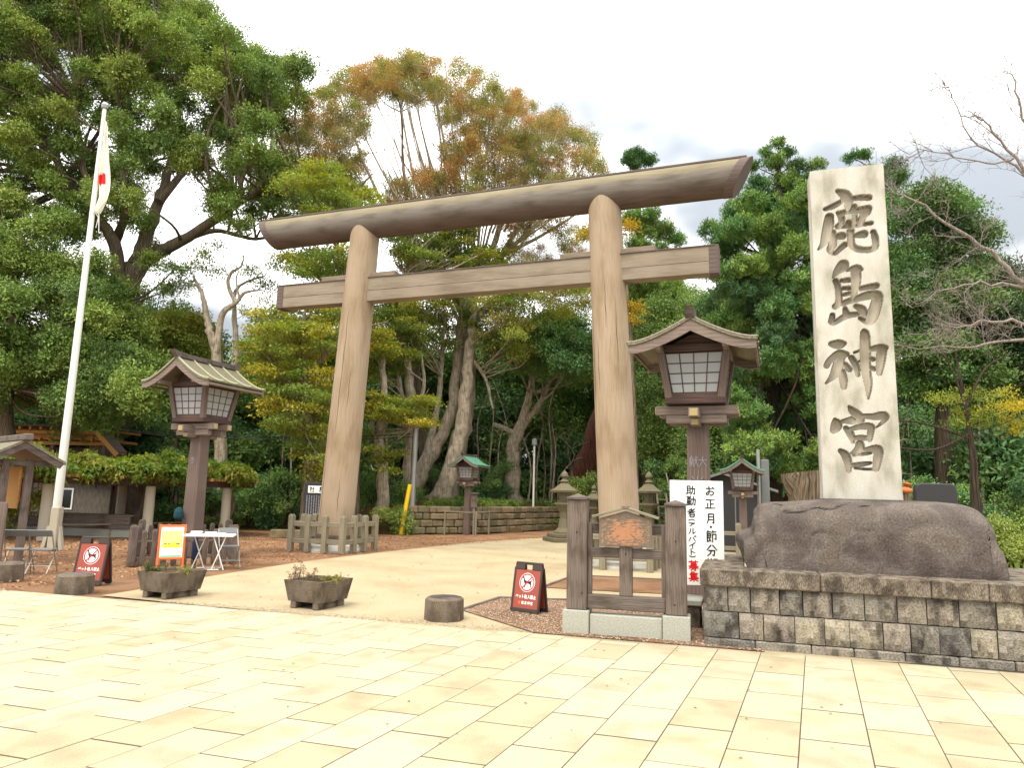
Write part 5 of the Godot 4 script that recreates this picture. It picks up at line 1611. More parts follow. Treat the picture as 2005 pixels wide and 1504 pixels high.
func litter() -> void:
	# small stones on the front pad and dry leaves on the gravel: nobody could count them
	rng.seed = 51
	var p := begin()
	lathe(p, [Vector2(0.5, -0.3), Vector2(0.6, 0.0), Vector2(0.4, 0.4), Vector2(0.0, 0.5)], 5)
	var mesh := p.commit()
	var poly := PackedVector2Array([Vector2(-0.65, -10.88), Vector2(-0.12, -12.22), Vector2(2.63, -11.99), Vector2(3.49, -11.81)] + [at2(-0.6, 8.95), at2(-3.3, 8.68)])
	var xf := []
	var tint := []
	while xf.size() < 9000:
		var q := Vector2(rng.randf_range(-1.5, 4.0), rng.randf_range(-12.5, -8.2))
		if Geometry2D.is_point_in_polygon(q, poly) or (q.x > 2.0 and q.x < 2.4 and rng.randf() < 0.3 and q.y < -8.9):
			var k := rng.randf_range(0.008, 0.022)
			xf.append(Transform3D(Basis.from_euler(Vector3(rng.randf(), rng.randf() * TAU, rng.randf())).scaled(Vector3(k, k * 0.7, k)), Vector3(q.x, 0.014, q.y)))
			var c := Color(0.42, 0.28, 0.18).lerp(Color(0.62, 0.52, 0.42), rng.randf()) * rng.randf_range(0.38, 0.85)
			tint.append(c)
	var way := PackedVector2Array([at2(-8.3, 8.3)] + [Vector2(-6.02, -12.57), Vector2(-5.89, -13.7), Vector2(-5.53, -15.22), Vector2(-4.85, -17.69), Vector2(-3.7, -20.47), Vector2(-2.24, -23.78)] + [Vector2(4, -24), Vector2(3, -13), at2(-3.4, 8.75)])
	for i in 9000:
		var q := Vector2(rng.randf_range(-9, 4), rng.randf_range(-26, -9))
		if rng.randf() < 0.45:
			var v := rng.randf_range(-9.0, -1.0)
			q = at2(v, edge_u(v) + absf(rng.randfn()) * 0.16 - 0.03)
		elif not Geometry2D.is_point_in_polygon(q, way):
			continue
		var k := rng.randf_range(0.004, 0.012)
		xf.append(Transform3D(Basis.from_euler(Vector3(rng.randf(), rng.randf() * TAU, rng.randf())).scaled(Vector3(k, k * 0.7, k)), Vector3(q.x, 0.004, q.y)))
		tint.append(Color(0.30, 0.22, 0.14).lerp(Color(0.5, 0.44, 0.34), rng.randf()) * rng.randf_range(0.5, 1.0))
	scatter("pebbles", self, mesh, M.pebble, xf, tint).set_meta("kind", "stuff")
	var l := begin()
	face(l, [Vector3(-0.5, 0, 0), Vector3(0, 0.12, 0.3), Vector3(0.5, 0, 0)], Vector3.UP)
	face(l, [Vector3(-0.5, 0, 0), Vector3(0, 0.1, -0.3), Vector3(0.5, 0, 0)], Vector3.UP)
	mesh = l.commit()
	xf = []
	tint = []
	var left := PackedVector2Array([Vector2(-16, -11.5), Vector2(-16, -27), Vector2(-2, -29), Vector2(1.5, -29.5), Vector2(-3, -22), Vector2(-6, -16), Vector2(-8, -11.5)])
	while xf.size() < 15000:
		var q := Vector2(rng.randf_range(-16, 2), rng.randf_range(-30, -11))
		var on := Geometry2D.is_point_in_polygon(q, left)
		if on or rng.randf() < 0.012:
			var k := rng.randf_range(0.03, 0.075)
			xf.append(Transform3D(Basis.from_euler(Vector3(rng.randfn() * 0.3, rng.randf() * TAU, rng.randfn() * 0.3)).scaled(Vector3(k, k, k)), Vector3(q.x, 0.012, q.y)))
			tint.append(Color(0.45, 0.20, 0.09).lerp(Color(0.58, 0.38, 0.20), rng.randf()) * rng.randf_range(0.45, 0.9))
	for i in 110:
		var q := at2(rng.randf_range(-9, 2), rng.randf_range(4.2, 8.6))
		var k := rng.randf_range(0.02, 0.045)
		xf.append(Transform3D(Basis.from_euler(Vector3(0, rng.randf() * TAU, 0)).scaled(Vector3(k, k, k * 0.7)), Vector3(q.x, 0.006, q.y)))
		tint.append(Color(0.12, 0.09, 0.06))
	scatter("fallen_leaves", self, mesh, M.pebble, xf, tint).set_meta("kind", "stuff")

# ---------- trees ----------
const GREEN := [Color(0.19, 0.285, 0.065), Color(0.255, 0.34, 0.075), Color(0.13, 0.21, 0.06), Color(0.31, 0.37, 0.085)]
const DEEP := [Color(0.10, 0.20, 0.07), Color(0.16, 0.28, 0.075), Color(0.08, 0.17, 0.07), Color(0.21, 0.32, 0.085)]
const OLIVE := [Color(0.350, 0.350, 0.047), Color(0.467, 0.381, 0.047), Color(0.234, 0.287, 0.047), Color(0.530, 0.381, 0.056)]
const RUSSET := [Color(0.424, 0.255, 0.104), Color(0.318, 0.265, 0.095), Color(0.509, 0.255, 0.104), Color(0.255, 0.265, 0.095)]
const CEDAR := [Color(0.11, 0.23, 0.075), Color(0.16, 0.29, 0.075), Color(0.25, 0.36, 0.08), Color(0.09, 0.18, 0.08)]

func trees() -> void:
	# the giant on the left
	tree("giant_evergreen", "giant spreading evergreen filling the upper left of the photo", Vector3(-18.11, 0.6, -33), [
		[[Vector3(-18.19, 0.32, -33), Vector3(-18.48, 3.79, -33), Vector3(-18.71, 7.61, -33), Vector3(-18.62, 10.33, -33), Vector3(-18.08, 12.11, -33)], 0.75, 0.5],
		[[Vector3(-18.08, 12.11, -33), Vector3(-17.12, 12.77, -33), Vector3(-16.05, 13.05, -32.5), Vector3(-13.9, 14.25, -32), Vector3(-11.69, 15.72, -31.5), Vector3(-9.94, 16.58, -31)], 0.38, 0.08],
		[[Vector3(-16.3, 13.22, -33), Vector3(-14.74, 14.12, -33.5), Vector3(-12.9, 13.93, -34), Vector3(-11.41, 14.31, -34)], 0.16, 0.04],
		[[Vector3(-18.08, 12.11, -33), Vector3(-17.67, 13.91, -33), Vector3(-17.58, 15.55, -33.5), Vector3(-17.46, 17.8, -34), Vector3(-17.54, 20.29, -34.5), Vector3(-18.2, 23.75, -35)], 0.36, 0.07],
		[[Vector3(-17.32, 15.34, -33), Vector3(-16.66, 17.55, -34), Vector3(-15.89, 20.32, -35), Vector3(-15.34, 23.23, -35)], 0.2, 0.05],
		[[Vector3(-18.62, 10.33, -33), Vector3(-18.65, 12.75, -32), Vector3(-19.04, 13.83, -31), Vector3(-19.87, 16.03, -31), Vector3(-20.6, 19.3, -31)], 0.34, 0.07],
		[[Vector3(-19.23, 13.1, -33), Vector3(-17.7, 14.36, -31), Vector3(-17.72, 16.33, -30), Vector3(-17.98, 19.78, -30)], 0.22, 0.05],
		[[Vector3(-18.87, 9.08, -33), Vector3(-18.78, 9.54, -31), Vector3(-19.88, 10.61, -30), Vector3(-21.76, 11.49, -30)], 0.3, 0.08],
		[[Vector3(-20.26, 14.62, -33), Vector3(-22.95, 17.39, -34), Vector3(-25.6, 20.93, -35), Vector3(-27.13, 24.4, -35)], 0.24, 0.05]],
		lobes("-28.5,26.0,-34.5,0.91;-21.2,23.2,-30.3,0.69;-24.1,22.0,-28.2,0.67;-32.6,28.9,-35.1,1.08;-13.0,20.9,-33.9,0.92;-32.0,27.8,-32.1,1.03;-30.5,25.3,-34.7,1.06;-26.7,27.9,-35.8,0.98;-18.4,23.1,-28.3,0.76;-19.8,26.7,-33.0,0.72;-22.8,20.8,-28.1,0.97;-22.7,28.9,-36.7,0.73;-20.5,29.4,-32.8,0.89;-26.2,28.1,-34.2,0.95;-17.7,23.7,-30.3,0.59;-16.1,22.7,-36.4,0.84;-29.0,27.0,-29.7,0.82;-24.9,24.5,-31.9,0.62;-27.0,33.0,-37.0,0.77;-24.1,32.0,-36.2,1.04;-20.2,27.8,-37.8,0.85;-17.5,25.3,-31.2,0.89;-16.3,23.9,-31.5,0.79;-27.7,28.9,-31.0,0.92;-24.7,30.7,-37.0,1.23;-38.2,33.2,-37.9,0.92;-26.5,28.8,-34.0,1.13;-32.3,34.5,-36.9,0.86;-33.5,31.8,-35.4,0.81;-24.7,22.3,-31.1,0.82;-17.5,23.1,-33.4,0.78;-24.8,26.8,-30.8,0.63;-29.2,30.1,-36.5,0.88;-19.0,22.2,-30.5,0.87;-30.3,29.2,-30.9,0.91;-25.8,21.8,-28.8,0.92;-28.7,23.2,-30.9,1.05;-35.7,29.8,-36.0,1.21;-31.0,27.4,-35.1,0.76;-11.1,21.2,-33.4,0.93;-22.5,23.0,-31.5,0.63;-33.8,33.2,-36.3,0.84;-22.3,24.4,-30.3,0.88;-19.7,27.7,-35.3,1.07;-25.3,23.0,-30.3,0.81;-26.6,27.0,-37.2,1.26;-28.1,22.2,-29.6,0.99;-13.5,20.0,-33.7,1.17;-30.2,29.1,-33.7,0.76;-30.1,34.5,-37.6,1.27;-33.1,29.8,-35.5,0.82;-19.5,26.4,-30.5,0.87;-12.9,20.7,-31.8,0.90;-24.2,27.3,-29.2,0.94;-17.3,26.3,-35.6,1.24;-19.5,26.7,-31.6,0.86;-25.2,30.1,-35.8,0.91;-16.1,21.2,-28.0,0.70;-16.8,26.3,-34.4,1.07;-18.9,24.1,-34.3,0.88;-21.2,30.1,-32.8,1.07;-12.1,23.8,-34.9,0.89;-22.1,32.6,-36.9,0.83;-22.9,28.8,-35.4,0.97;-30.1,26.0,-35.9,0.78;-9.4,19.4,-28.3,0.93;-16.5,23.8,-33.3,0.77;-29.4,29.0,-31.6,0.97;-21.8,22.9,-29.9,0.62;-20.2,24.8,-30.3,0.66;-29.3,29.8,-37.2,1.06;-27.7,33.4,-36.4,0.97;-32.6,32.1,-34.4,0.67;-16.7,23.5,-34.6,1.13;-21.4,32.5,-37.4,0.75;-20.3,27.8,-33.6,0.97;-23.7,28.8,-32.2,1.07;-18.7,24.4,-37.8,0.87;-25.1,32.3,-35.1,0.89;-30.7,25.0,-31.1,0.96;-27.3,30.1,-33.2,0.83;-26.9,23.5,-28.4,0.81;-13.5,21.8,-31.0,0.75;-11.9,21.1,-33.2,0.70;-30.6,30.6,-33.6,1.02;-15.1,25.5,-36.6,0.80;-34.9,28.3,-35.1,1.15;-30.1,31.5,-35.7,1.11;-23.9,28.0,-36.8,0.94;-16.5,26.4,-36.5,0.72;-24.5,31.2,-34.9,0.83;-12.8,22.0,-33.4,1.16;-20.3,24.6,-33.4,0.92;-19.1,28.0,-33.1,0.79;-17.7,22.1,-29.6,1.03;-23.1,30.3,-37.4,0.95;-11.6,20.2,-32.6,0.82;-19.8,24.4,-29.2,0.77;-22.7,23.7,-29.7,0.57;-18.0,26.8,-35.2,1.22;-29.2,27.9,-30.3,1.05;-37.5,32.0,-37.5,1.01;-23.3,27.7,-37.5,0.92;-29.9,30.5,-35.9,0.96;-26.9,25.3,-33.4,1.12;-29.0,26.1,-35.6,0.93;-20.3,22.9,-32.1,0.69;-27.1,25.6,-31.4,0.84;-30.7,28.7,-33.4,0.68;-15.6,22.4,-30.3,0.91;-18.4,23.6,-31.3,0.61;-29.1,27.5,-29.0,0.89;-22.6,24.5,-28.3,0.56;-31.4,27.3,-34.4,1.18;-20.7,26.5,-31.5,1.09;-30.1,29.4,-33.5,0.87;-20.1,26.9,-36.4,1.02;-15.5,21.3,-31.1,0.61;-15.2,22.5,-36.9,0.90;-24.6,21.7,-29.6,0.73;-25.7,29.2,-36.2,0.86;-24.4,29.3,-37.4,1.19;-30.9,29.7,-37.9,1.09;-26.6,29.0,-36.2,0.81;-14.5,22.4,-31.4,0.97;-21.3,28.1,-30.5,0.64;-29.9,26.8,-30.9,0.78;-27.6,26.7,-36.3,0.74;-31.0,27.6,-36.1,0.86;-18.0,21.8,-30.5,0.96;-24.8,26.0,-29.2,0.80;-11.9,21.6,-31.8,1.03;-22.9,24.3,-34.4,0.80;-26.3,31.0,-36.3,0.75;-25.8,20.9,-28.4,0.75;-12.3,20.5,-34.8,0.71;-36.7,29.2,-37.6,0.98;-20.2,29.8,-33.2,0.91;-33.1,30.6,-37.8,1.26;-35.3,27.1,-36.4,1.28;-17.1,24.2,-38.0,0.98;-25.2,24.8,-33.8,0.99;-33.3,30.5,-37.0,0.83;-30.8,30.0,-35.4,0.95;-35.5,26.0,-36.7,1.09;-22.5,24.2,-30.0,0.89;-18.3,22.3,-32.3,1.12;-14.3,23.1,-33.6,0.93;-13.8,22.4,-31.1,0.72;-13.4,18.8,-28.1,0.68;-28.0,26.1,-36.7,1.17;-20.2,22.6,-30.9,0.77;-33.1,30.1,-34.1,1.17;-31.1,32.1,-35.4,1.24;-22.4,21.6,-28.3,0.85;-25.2,29.0,-33.2,0.69;-29.3,29.7,-33.5,0.80;-26.4,26.7,-32.4,0.93;-13.5,20.9,-30.0,0.63;-23.6,22.6,-28.3,0.65;-14.5,25.3,-36.6,1.06;-11.2,17.4,-29.1,0.84;-17.6,26.3,-29.7,0.88;-12.4,20.6,-29.9,0.60;-20.7,30.9,-37.5,0.79;-27.3,27.2,-31.3,1.03;-27.4,30.4,-37.4,0.74;-27.0,24.0,-29.4,0.99;-31.7,30.8,-37.0,1.01;-21.8,24.4,-32.3,0.80;-25.1,26.0,-28.5,0.71;-21.4,21.2,-28.7,0.61;-17.5,22.3,-28.7,0.74;-31.5,27.9,-31.1,0.76;-26.7,27.3,-36.7,1.04;-12.8,21.0,-28.1,0.76;-19.8,30.1,-35.6,0.73;-28.2,32.8,-36.3,0.95;-25.6,23.9,-32.6,0.85;-24.0,33.8,-37.6,1.09;-28.1,24.0,-29.8,0.78;-31.3,25.3,-35.8,0.78;-31.5,25.0,-32.7,1.12;-21.6,29.4,-32.3,0.90;-11.3,19.7,-29.5,0.79;-30.5,30.3,-31.7,0.68;-22.3,26.1,-33.4,0.88;-24.1,31.3,-37.5,1.22;-19.1,22.0,-31.2,0.96;-19.4,26.7,-30.0,0.69;-22.4,32.2,-37.1,1.18;-28.7,30.6,-35.0,0.89;-23.5,26.2,-37.7,1.15;-23.9,27.5,-29.7,0.74;-24.4,29.0,-31.5,1.06;-13.9,20.8,-32.0,0.67;-21.8,24.7,-30.1,0.84;-33.8,30.0,-34.7,0.67;-21.1,27.0,-29.3,0.57;-23.1,22.2,-28.7,0.56;-36.3,33.3,-36.9,1.29;-20.3,23.6,-29.9,0.96;-29.0,30.8,-37.9,1.28;-11.7,20.2,-31.1,0.59;-17.0,24.8,-37.0,1.30;-28.3,25.9,-29.8,0.84;-26.9,25.6,-29.6,0.66;-20.8,22.7,-30.4,0.67;-23.5,23.5,-28.3,0.67;-19.8,25.8,-37.8,0.73;-19.0,22.4,-29.8,0.70;-25.7,22.2,-29.6,0.82;-34.3,27.5,-36.4,0.72;-18.0,23.9,-29.1,0.85;-15.1,20.9,-28.8,0.92;-24.2,24.7,-28.8,0.56;-34.1,32.0,-33.4,0.80;-20.9,24.9,-36.7,0.71;-13.7,22.3,-33.1,0.64;-25.0,30.1,-33.4,0.64;-24.7,31.8,-37.3,0.91;-30.0,29.9,-36.9,1.03;-16.6,25.8,-29.6,0.99;-35.2,33.6,-35.4,0.95;-31.5,26.1,-37.0,0.77;-27.0,27.7,-35.3,1.08;-20.4,24.8,-28.5,0.61;-35.5,29.8,-37.1,0.80;-25.3,26.1,-36.6,0.95;-19.6,25.7,-28.2,0.54;-30.6,12.1,-34.7,0.96;-25.5,15.4,-33.8,0.87;-30.4,18.6,-35.2,0.80;-19.4,17.5,-28.3,0.50;-24.7,21.5,-36.9,0.83;-17.4,13.8,-28.2,0.58;-29.3,25.2,-38.0,0.93;-19.3,23.4,-36.0,1.08;-17.1,21.5,-37.6,1.18;-27.4,12.7,-32.6,0.89;-20.4,16.9,-33.0,1.01;-15.8,21.2,-37.0,1.10;-23.2,16.6,-35.2,1.07;-23.1,22.0,-35.0,0.76;-30.7,11.8,-37.1,0.78;-24.2,10.0,-33.0,0.90;-19.2,13.8,-31.1,0.80;-28.2,16.9,-34.2,1.05;-28.3,13.5,-34.5,0.62;-23.3,18.4,-29.1,0.86;-18.2,10.7,-30.1,0.62;-11.1,15.7,-28.3,0.78;-21.5,19.1,-28.8,0.77;-28.5,18.2,-29.6,0.85;-23.6,12.1,-28.4,0.64;-21.3,13.4,-29.1,0.81;-20.8,19.7,-31.2,0.83;-26.3,15.5,-29.3,0.87;-17.3,16.5,-29.4,0.72;-26.6,21.0,-29.6,0.52;-33.6,16.4,-37.8,0.92;-23.5,21.1,-34.2,0.88;-19.4,14.2,-28.4,0.48;-21.8,20.9,-30.4,0.84;-27.7,19.6,-30.2,0.61;-28.1,11.3,-35.3,1.10;-18.2,19.2,-31.7,0.99;-29.0,13.0,-31.1,0.57;-20.2,16.6,-30.1,0.72;-24.7,11.0,-35.5,0.64;-27.1,15.3,-32.6,0.74;-13.9,16.5,-29.2,0.55;-22.4,16.2,-30.7,0.88;-26.2,16.4,-32.3,0.67;-35.8,25.8,-37.9,1.14;-25.9,13.8,-32.4,0.87;-24.0,25.4,-37.5,0.93;-16.5,20.2,-32.6,0.98;-18.2,19.6,-35.8,1.13;-17.2,19.2,-28.3,0.66;-28.0,15.4,-34.7,0.79;-22.4,14.1,-34.5,1.03;-17.5,19.2,-29.4,0.84;-19.1,18.0,-33.7,0.70;-17.5,19.3,-33.0,0.69;-28.9,20.7,-29.7,0.83;-29.2,21.4,-32.6,0.74;-20.1,18.9,-37.1,0.92;-25.4,17.5,-36.0,1.06;-24.0,17.7,-29.1,0.90;-13.5,17.7,-31.2,0.70;-29.6,16.8,-32.4,0.63;-24.2,10.7,-32.4,0.99;-31.8,21.4,-34.8,0.69;-22.0,17.4,-30.3,0.87;-22.1,14.8,-35.4,1.09;-17.5,13.9,-32.0,0.71;-26.8,9.9,-32.8,0.73;-24.5,17.5,-36.3,0.74;-21.2,17.9,-29.5,0.78;-21.5,9.5,-29.4,0.54;-25.7,18.9,-30.5,0.71;-25.7,21.0,-34.1,0.70;-21.5,16.3,-28.6,0.81;-30.2,12.3,-35.8,0.83;-27.4,15.4,-31.4,0.92;-21.9,18.3,-37.9,1.19;-13.9,17.7,-33.2,0.76;-28.1,20.0,-29.3,0.92;-25.9,16.7,-28.1,0.80;-26.6,16.9,-29.5,0.58;-19.2,19.8,-29.1,0.54;-27.1,22.5,-31.8,0.64;-30.2,23.3,-34.3,0.99;-26.9,18.0,-32.3,0.69;-24.9,19.7,-36.1,1.03;-21.3,18.4,-35.7,0.75;-20.9,21.7,-33.8,0.67;-18.1,18.4,-35.7,0.63;-32.9,21.8,-34.4,0.64;-23.6,24.3,-37.8,1.17;-11.4,16.1,-30.1,0.64;-12.0,15.5,-32.2,0.74;-14.5,15.7,-29.2,0.78;-24.7,16.2,-33.3,0.76;-20.6,17.7,-30.5,0.73;-27.4,16.7,-32.7,0.65;-20.4,20.2,-34.1,0.66;-24.1,19.8,-31.0,0.90;-28.8,10.6,-31.1,0.62;-24.1,19.4,-31.4,0.87;-20.5,23.0,-34.1,0.65;-27.6,25.9,-37.1,0.95;-32.6,21.8,-37.3,1.16;-27.7,13.9,-33.9,1.01;-21.2,20.8,-37.7,0.88;-21.3,15.7,-30.2,0.68;-23.5,14.3,-28.9,0.84;-14.7,16.3,-29.0,0.71;-21.3,16.8,-33.8,0.96;-27.8,15.1,-29.4,0.56;-26.2,12.7,-29.4,0.69;-28.1,15.9,-37.4,0.89;-25.2,19.6,-34.1,1.04;-32.7,13.8,-37.5,0.84;-25.0,12.3,-34.7,0.59;-29.4,15.6,-32.4,0.84;-19.1,11.0,-28.4,0.55;-15.1,17.3,-28.4,0.86;-25.1,12.1,-32.0,0.96;-26.2,17.6,-28.1,0.55;-24.1,17.3,-34.5,0.73;-29.6,15.8,-32.0,0.79;-23.6,19.8,-37.5,0.88;-16.7,19.4,-28.2,0.62;-19.7,20.3,-32.6,0.77;-24.8,21.5,-35.5,0.72;-36.1,21.9,-37.7,1.10;-18.3,14.6,-30.5,0.82;-16.5,18.6,-32.6,0.96;-21.3,16.8,-37.6,0.89;-20.6,20.6,-37.9,0.92;-25.5,16.0,-37.0,1.05;-35.1,19.2,-37.4,0.70;-19.6,9.5,-28.9,0.68;-34.5,25.0,-35.1,0.85;-34.7,21.1,-37.0,0.89;-26.3,12.5,-35.3,0.89;-22.6,20.4,-33.7,0.82;-23.3,10.6,-29.8,0.93;-21.2,21.6,-32.7,0.75;-26.1,22.6,-35.0,0.70;-25.2,12.9,-36.8,0.63;-22.2,14.0,-29.2,0.70;-31.2,18.1,-36.1,0.65;-17.1,10.8,-28.3,0.60;-26.2,14.0,-30.0,0.71;-28.0,17.1,-29.5,0.84;-21.2,9.3,-30.0,0.83;-29.9,26.2,-37.6,0.98;-27.2,11.4,-31.5,0.95;-31.3,11.0,-35.8,0.91;-24.5,17.4,-29.9,0.55;-23.1,8.8,-28.4,0.76;-18.6,20.0,-35.7,0.82;-30.8,22.3,-37.0,0.92;-26.3,10.7,-29.8,0.82;-18.9,18.1,-30.4,0.74;-26.4,19.4,-35.5,0.89;-23.9,14.6,-30.3,0.66;-30.5,10.7,-36.3,1.11;-27.0,20.6,-31.0,0.57;-23.9,20.4,-30.7,0.64;-29.3,22.4,-36.1,0.89;-27.9,19.5,-36.4,0.88;-14.8,20.1,-33.3,0.85;-16.8,16.8,-28.1,0.51;-20.3,23.9,-36.1,0.73;-14.3,18.4,-38.0,0.81;-11.6,15.9,-33.0,0.96;-16.1,16.0,-28.5,0.86;-32.9,26.5,-37.7,0.84;-18.9,12.4,-28.5,0.85;-24.1,17.2,-31.8,0.65;-22.7,12.1,-33.8,1.05;-33.0,19.2,-34.5,1.08;-17.4,19.1,-37.1,1.14;-15.7,13.4,-28.1,0.52;-26.2,22.9,-37.0,1.11;-20.1,15.4,-34.9,0.74;-15.1,20.6,-32.9,0.61;-24.7,18.4,-28.8,0.61;-13.2,15.0,-30.9,0.82;-22.6,14.7,-33.4,0.62;-16.2,18.7,-29.3,0.77;-19.3,13.7,-29.5,0.71;-24.7,17.1,-29.4,0.63;-16.2,14.8,-28.0,0.61;-26.8,13.2,-35.6,1.09;-23.5,10.5,-29.1,0.51;-10.7,16.2,-30.4,0.50;-11.2,17.4,-33.0,0.81;-13.8,15.1,-31.5,0.65;-9.6,15.5,-31.0,0.54;-12.0,13.2,-30.3,0.54;-12.4,16.3,-34.0,0.93;-14.2,18.0,-34.9,0.90;-11.9,17.3,-33.4,0.84;-12.5,13.8,-29.2,0.52;-11.3,14.6,-31.4,0.51;-9.4,14.3,-30.2,0.84;-13.0,15.1,-33.7,0.70;-13.0,18.4,-34.9,0.57;-10.9,14.2,-32.0,0.68;-10.9,16.8,-32.7,0.65;-15.2,15.8,-34.8,0.83;-12.4,15.7,-29.7,0.46;-11.0,15.6,-31.8,0.77;-13.6,14.0,-31.5,0.52;-13.8,15.8,-31.6,0.60;-17.8,13.4,-33.9,0.37;-16.1,11.6,-30.7,0.55;-15.5,10.3,-30.9,0.46;-17.6,12.9,-33.9,0.46;-15.0,11.1,-30.4,0.49"), {"cols": GREEN, "dens": 12.0, "size": 0.95, "flat": 0.66, "shell": 0.6, "seed": 101, "bough": 0.07, "twigs": 4, "sides": 12, "upward": 0.5, "steep": 1.6})
	tree("dark_evergreen", "dense dark green tree at the left edge below the giant's crown", Vector3(-19.81, 0.2, -29), [
		[[Vector3(-19.87, 0.6, -29), Vector3(-20.57, 4.68, -29), Vector3(-20.96, 8.95, -29), Vector3(-20.67, 11.62, -29)], 0.4, 0.15], [[Vector3(-20.64, 5.52, -29), Vector3(-19.37, 8.12, -29), Vector3(-18.31, 9.9, -29)], 0.16, 0.05]],
		lobes("-23.5,8.0,-29.4,0.81;-20.8,7.2,-29.6,0.70;-16.5,8.5,-29.9,1.03;-23.5,5.6,-27.5,0.87;-26.1,4.9,-30.2,0.89;-15.2,6.3,-28.1,1.05;-18.2,9.6,-31.2,1.18;-27.8,12.9,-31.8,0.79;-22.0,9.9,-29.3,0.92;-16.6,7.1,-31.1,1.17;-20.5,6.7,-30.9,0.77;-21.1,11.2,-31.1,0.69;-22.9,12.4,-30.5,0.80;-27.1,6.5,-31.2,0.84;-20.4,11.3,-25.7,0.82;-21.8,8.6,-26.5,0.85;-19.7,6.0,-27.5,0.69;-25.9,7.2,-29.9,0.88;-19.2,5.8,-25.6,0.88;-23.4,6.3,-27.1,1.04;-19.8,7.3,-27.9,0.75;-21.4,9.2,-27.5,0.87;-21.5,5.8,-29.2,0.63;-23.3,5.4,-31.1,0.90;-26.2,10.6,-31.3,1.02;-21.1,11.1,-28.9,0.67;-21.5,5.1,-26.7,0.96;-23.7,5.6,-30.7,1.00;-23.8,12.7,-30.7,0.80;-15.4,6.6,-27.4,0.83;-22.7,11.2,-29.3,0.65;-19.0,4.6,-31.3,1.16;-24.2,10.3,-28.9,0.95;-17.2,10.0,-29.0,0.71;-13.4,5.1,-25.5,0.92;-17.3,4.8,-27.3,0.60;-18.5,9.4,-27.6,0.68;-23.6,7.6,-28.0,0.95;-25.9,11.6,-29.4,0.82;-19.1,6.4,-28.3,0.63;-24.5,9.1,-30.8,0.71;-17.7,7.9,-29.3,0.67;-28.1,13.2,-31.2,0.71;-25.7,5.2,-30.9,1.02;-20.7,7.3,-27.1,0.97;-23.9,13.6,-31.8,0.95;-17.0,6.7,-28.6,0.87;-16.6,4.4,-28.4,0.86;-22.0,7.1,-27.0,0.72;-23.0,11.0,-28.6,0.61;-21.0,11.2,-27.6,0.76;-17.9,10.2,-31.7,1.09;-16.4,4.8,-27.2,1.01;-18.3,6.5,-27.7,0.58;-21.2,8.6,-29.3,0.73;-22.6,9.7,-26.2,0.87;-16.9,4.9,-31.6,0.72;-17.0,6.7,-27.2,0.97;-19.5,11.8,-27.8,0.83;-19.9,7.6,-31.3,0.76;-19.7,10.5,-27.8,0.97;-23.5,9.7,-30.5,0.94;-20.2,4.9,-27.3,0.63;-25.4,11.9,-30.3,0.86;-15.0,5.7,-26.5,0.84;-21.3,9.8,-25.7,0.90;-21.5,8.2,-31.9,1.03;-18.2,10.3,-28.6,1.05;-18.1,8.4,-28.5,0.87;-20.4,9.7,-31.7,0.99;-26.0,13.5,-31.5,0.97;-18.6,6.4,-30.7,0.84;-15.4,7.9,-25.8,0.59;-21.9,8.5,-28.1,0.97;-21.3,7.6,-25.6,0.57;-18.7,8.5,-25.8,0.87;-23.6,10.1,-31.8,0.68;-22.0,11.5,-26.6,0.78;-22.7,10.5,-25.9,0.56;-22.0,5.8,-31.6,1.19;-28.2,11.0,-31.7,1.01;-25.2,6.3,-30.9,1.06;-16.5,8.9,-26.5,0.79;-17.4,7.5,-31.2,1.15;-17.3,7.2,-27.0,0.57"), {"cols": [GREEN[1], GREEN[0], DEEP[3], GREEN[2]], "dens": 16.0, "seed": 102, "twigs": 2})
	tree("bare_limbed_tree", "crooked tree with pale bare limbs above the left lantern", Vector3(-12.35, 0.4, -31), [
		[[Vector3(-12.31, 0.52, -31), Vector3(-12.63, 4.66, -31), Vector3(-13.04, 7.37, -31), Vector3(-13.44, 8.55, -31), Vector3(-13.7, 9.46, -31), Vector3(-13.96, 10.29, -31), Vector3(-14.37, 11.06, -31)], 0.28, 0.05],
		[[Vector3(-13.06, 7.59, -31), Vector3(-12.94, 9.29, -31), Vector3(-12.37, 9.86, -31), Vector3(-12.02, 10.34, -31), Vector3(-11.3, 10.48, -31)], 0.17, 0.03], [[Vector3(-12.37, 9.86, -31), Vector3(-12.81, 10.7, -31), Vector3(-12.67, 11.27, -31), Vector3(-12.3, 11.54, -31), Vector3(-12.21, 12.07, -31)], 0.10, 0.03], [[Vector3(-12.23, 10.05, -31), Vector3(-12.45, 10.87, -31), Vector3(-12.38, 11.35, -31)], 0.06, 0.02],
		[[Vector3(-12.69, 5.17, -31.5), Vector3(-12.38, 7.71, -31.5), Vector3(-12.65, 9.83, -31.5), Vector3(-12.47, 10.79, -31.5), Vector3(-11.35, 11.3, -31.5)], 0.17, 0.03]],
		lobes("-14.30,11.54,-31.00,0.58;-15.14,10.87,-32.00,0.55;-14.92,9.64,-31.00,0.49;-13.55,11.69,-30.00,0.47;-13.48,11.32,-31.00,0.35;-11.64,11.25,-31.00,0.53;-11.38,10.96,-32.00,0.50;-11.95,9.48,-31.00,0.40;-11.08,9.97,-31.00,0.35;-15.24,10.57,-31.00,0.40;-13.35,12.52,-31.00,0.35;-10.75,11.63,-31.00,0.40"), {"cols": [GREEN[0], OLIVE[2], GREEN[3]], "leaf": "fine", "dens": 9.0, "flat": 0.4, "seed": 103, "bark": M.bark_pale, "bough": 0.03})
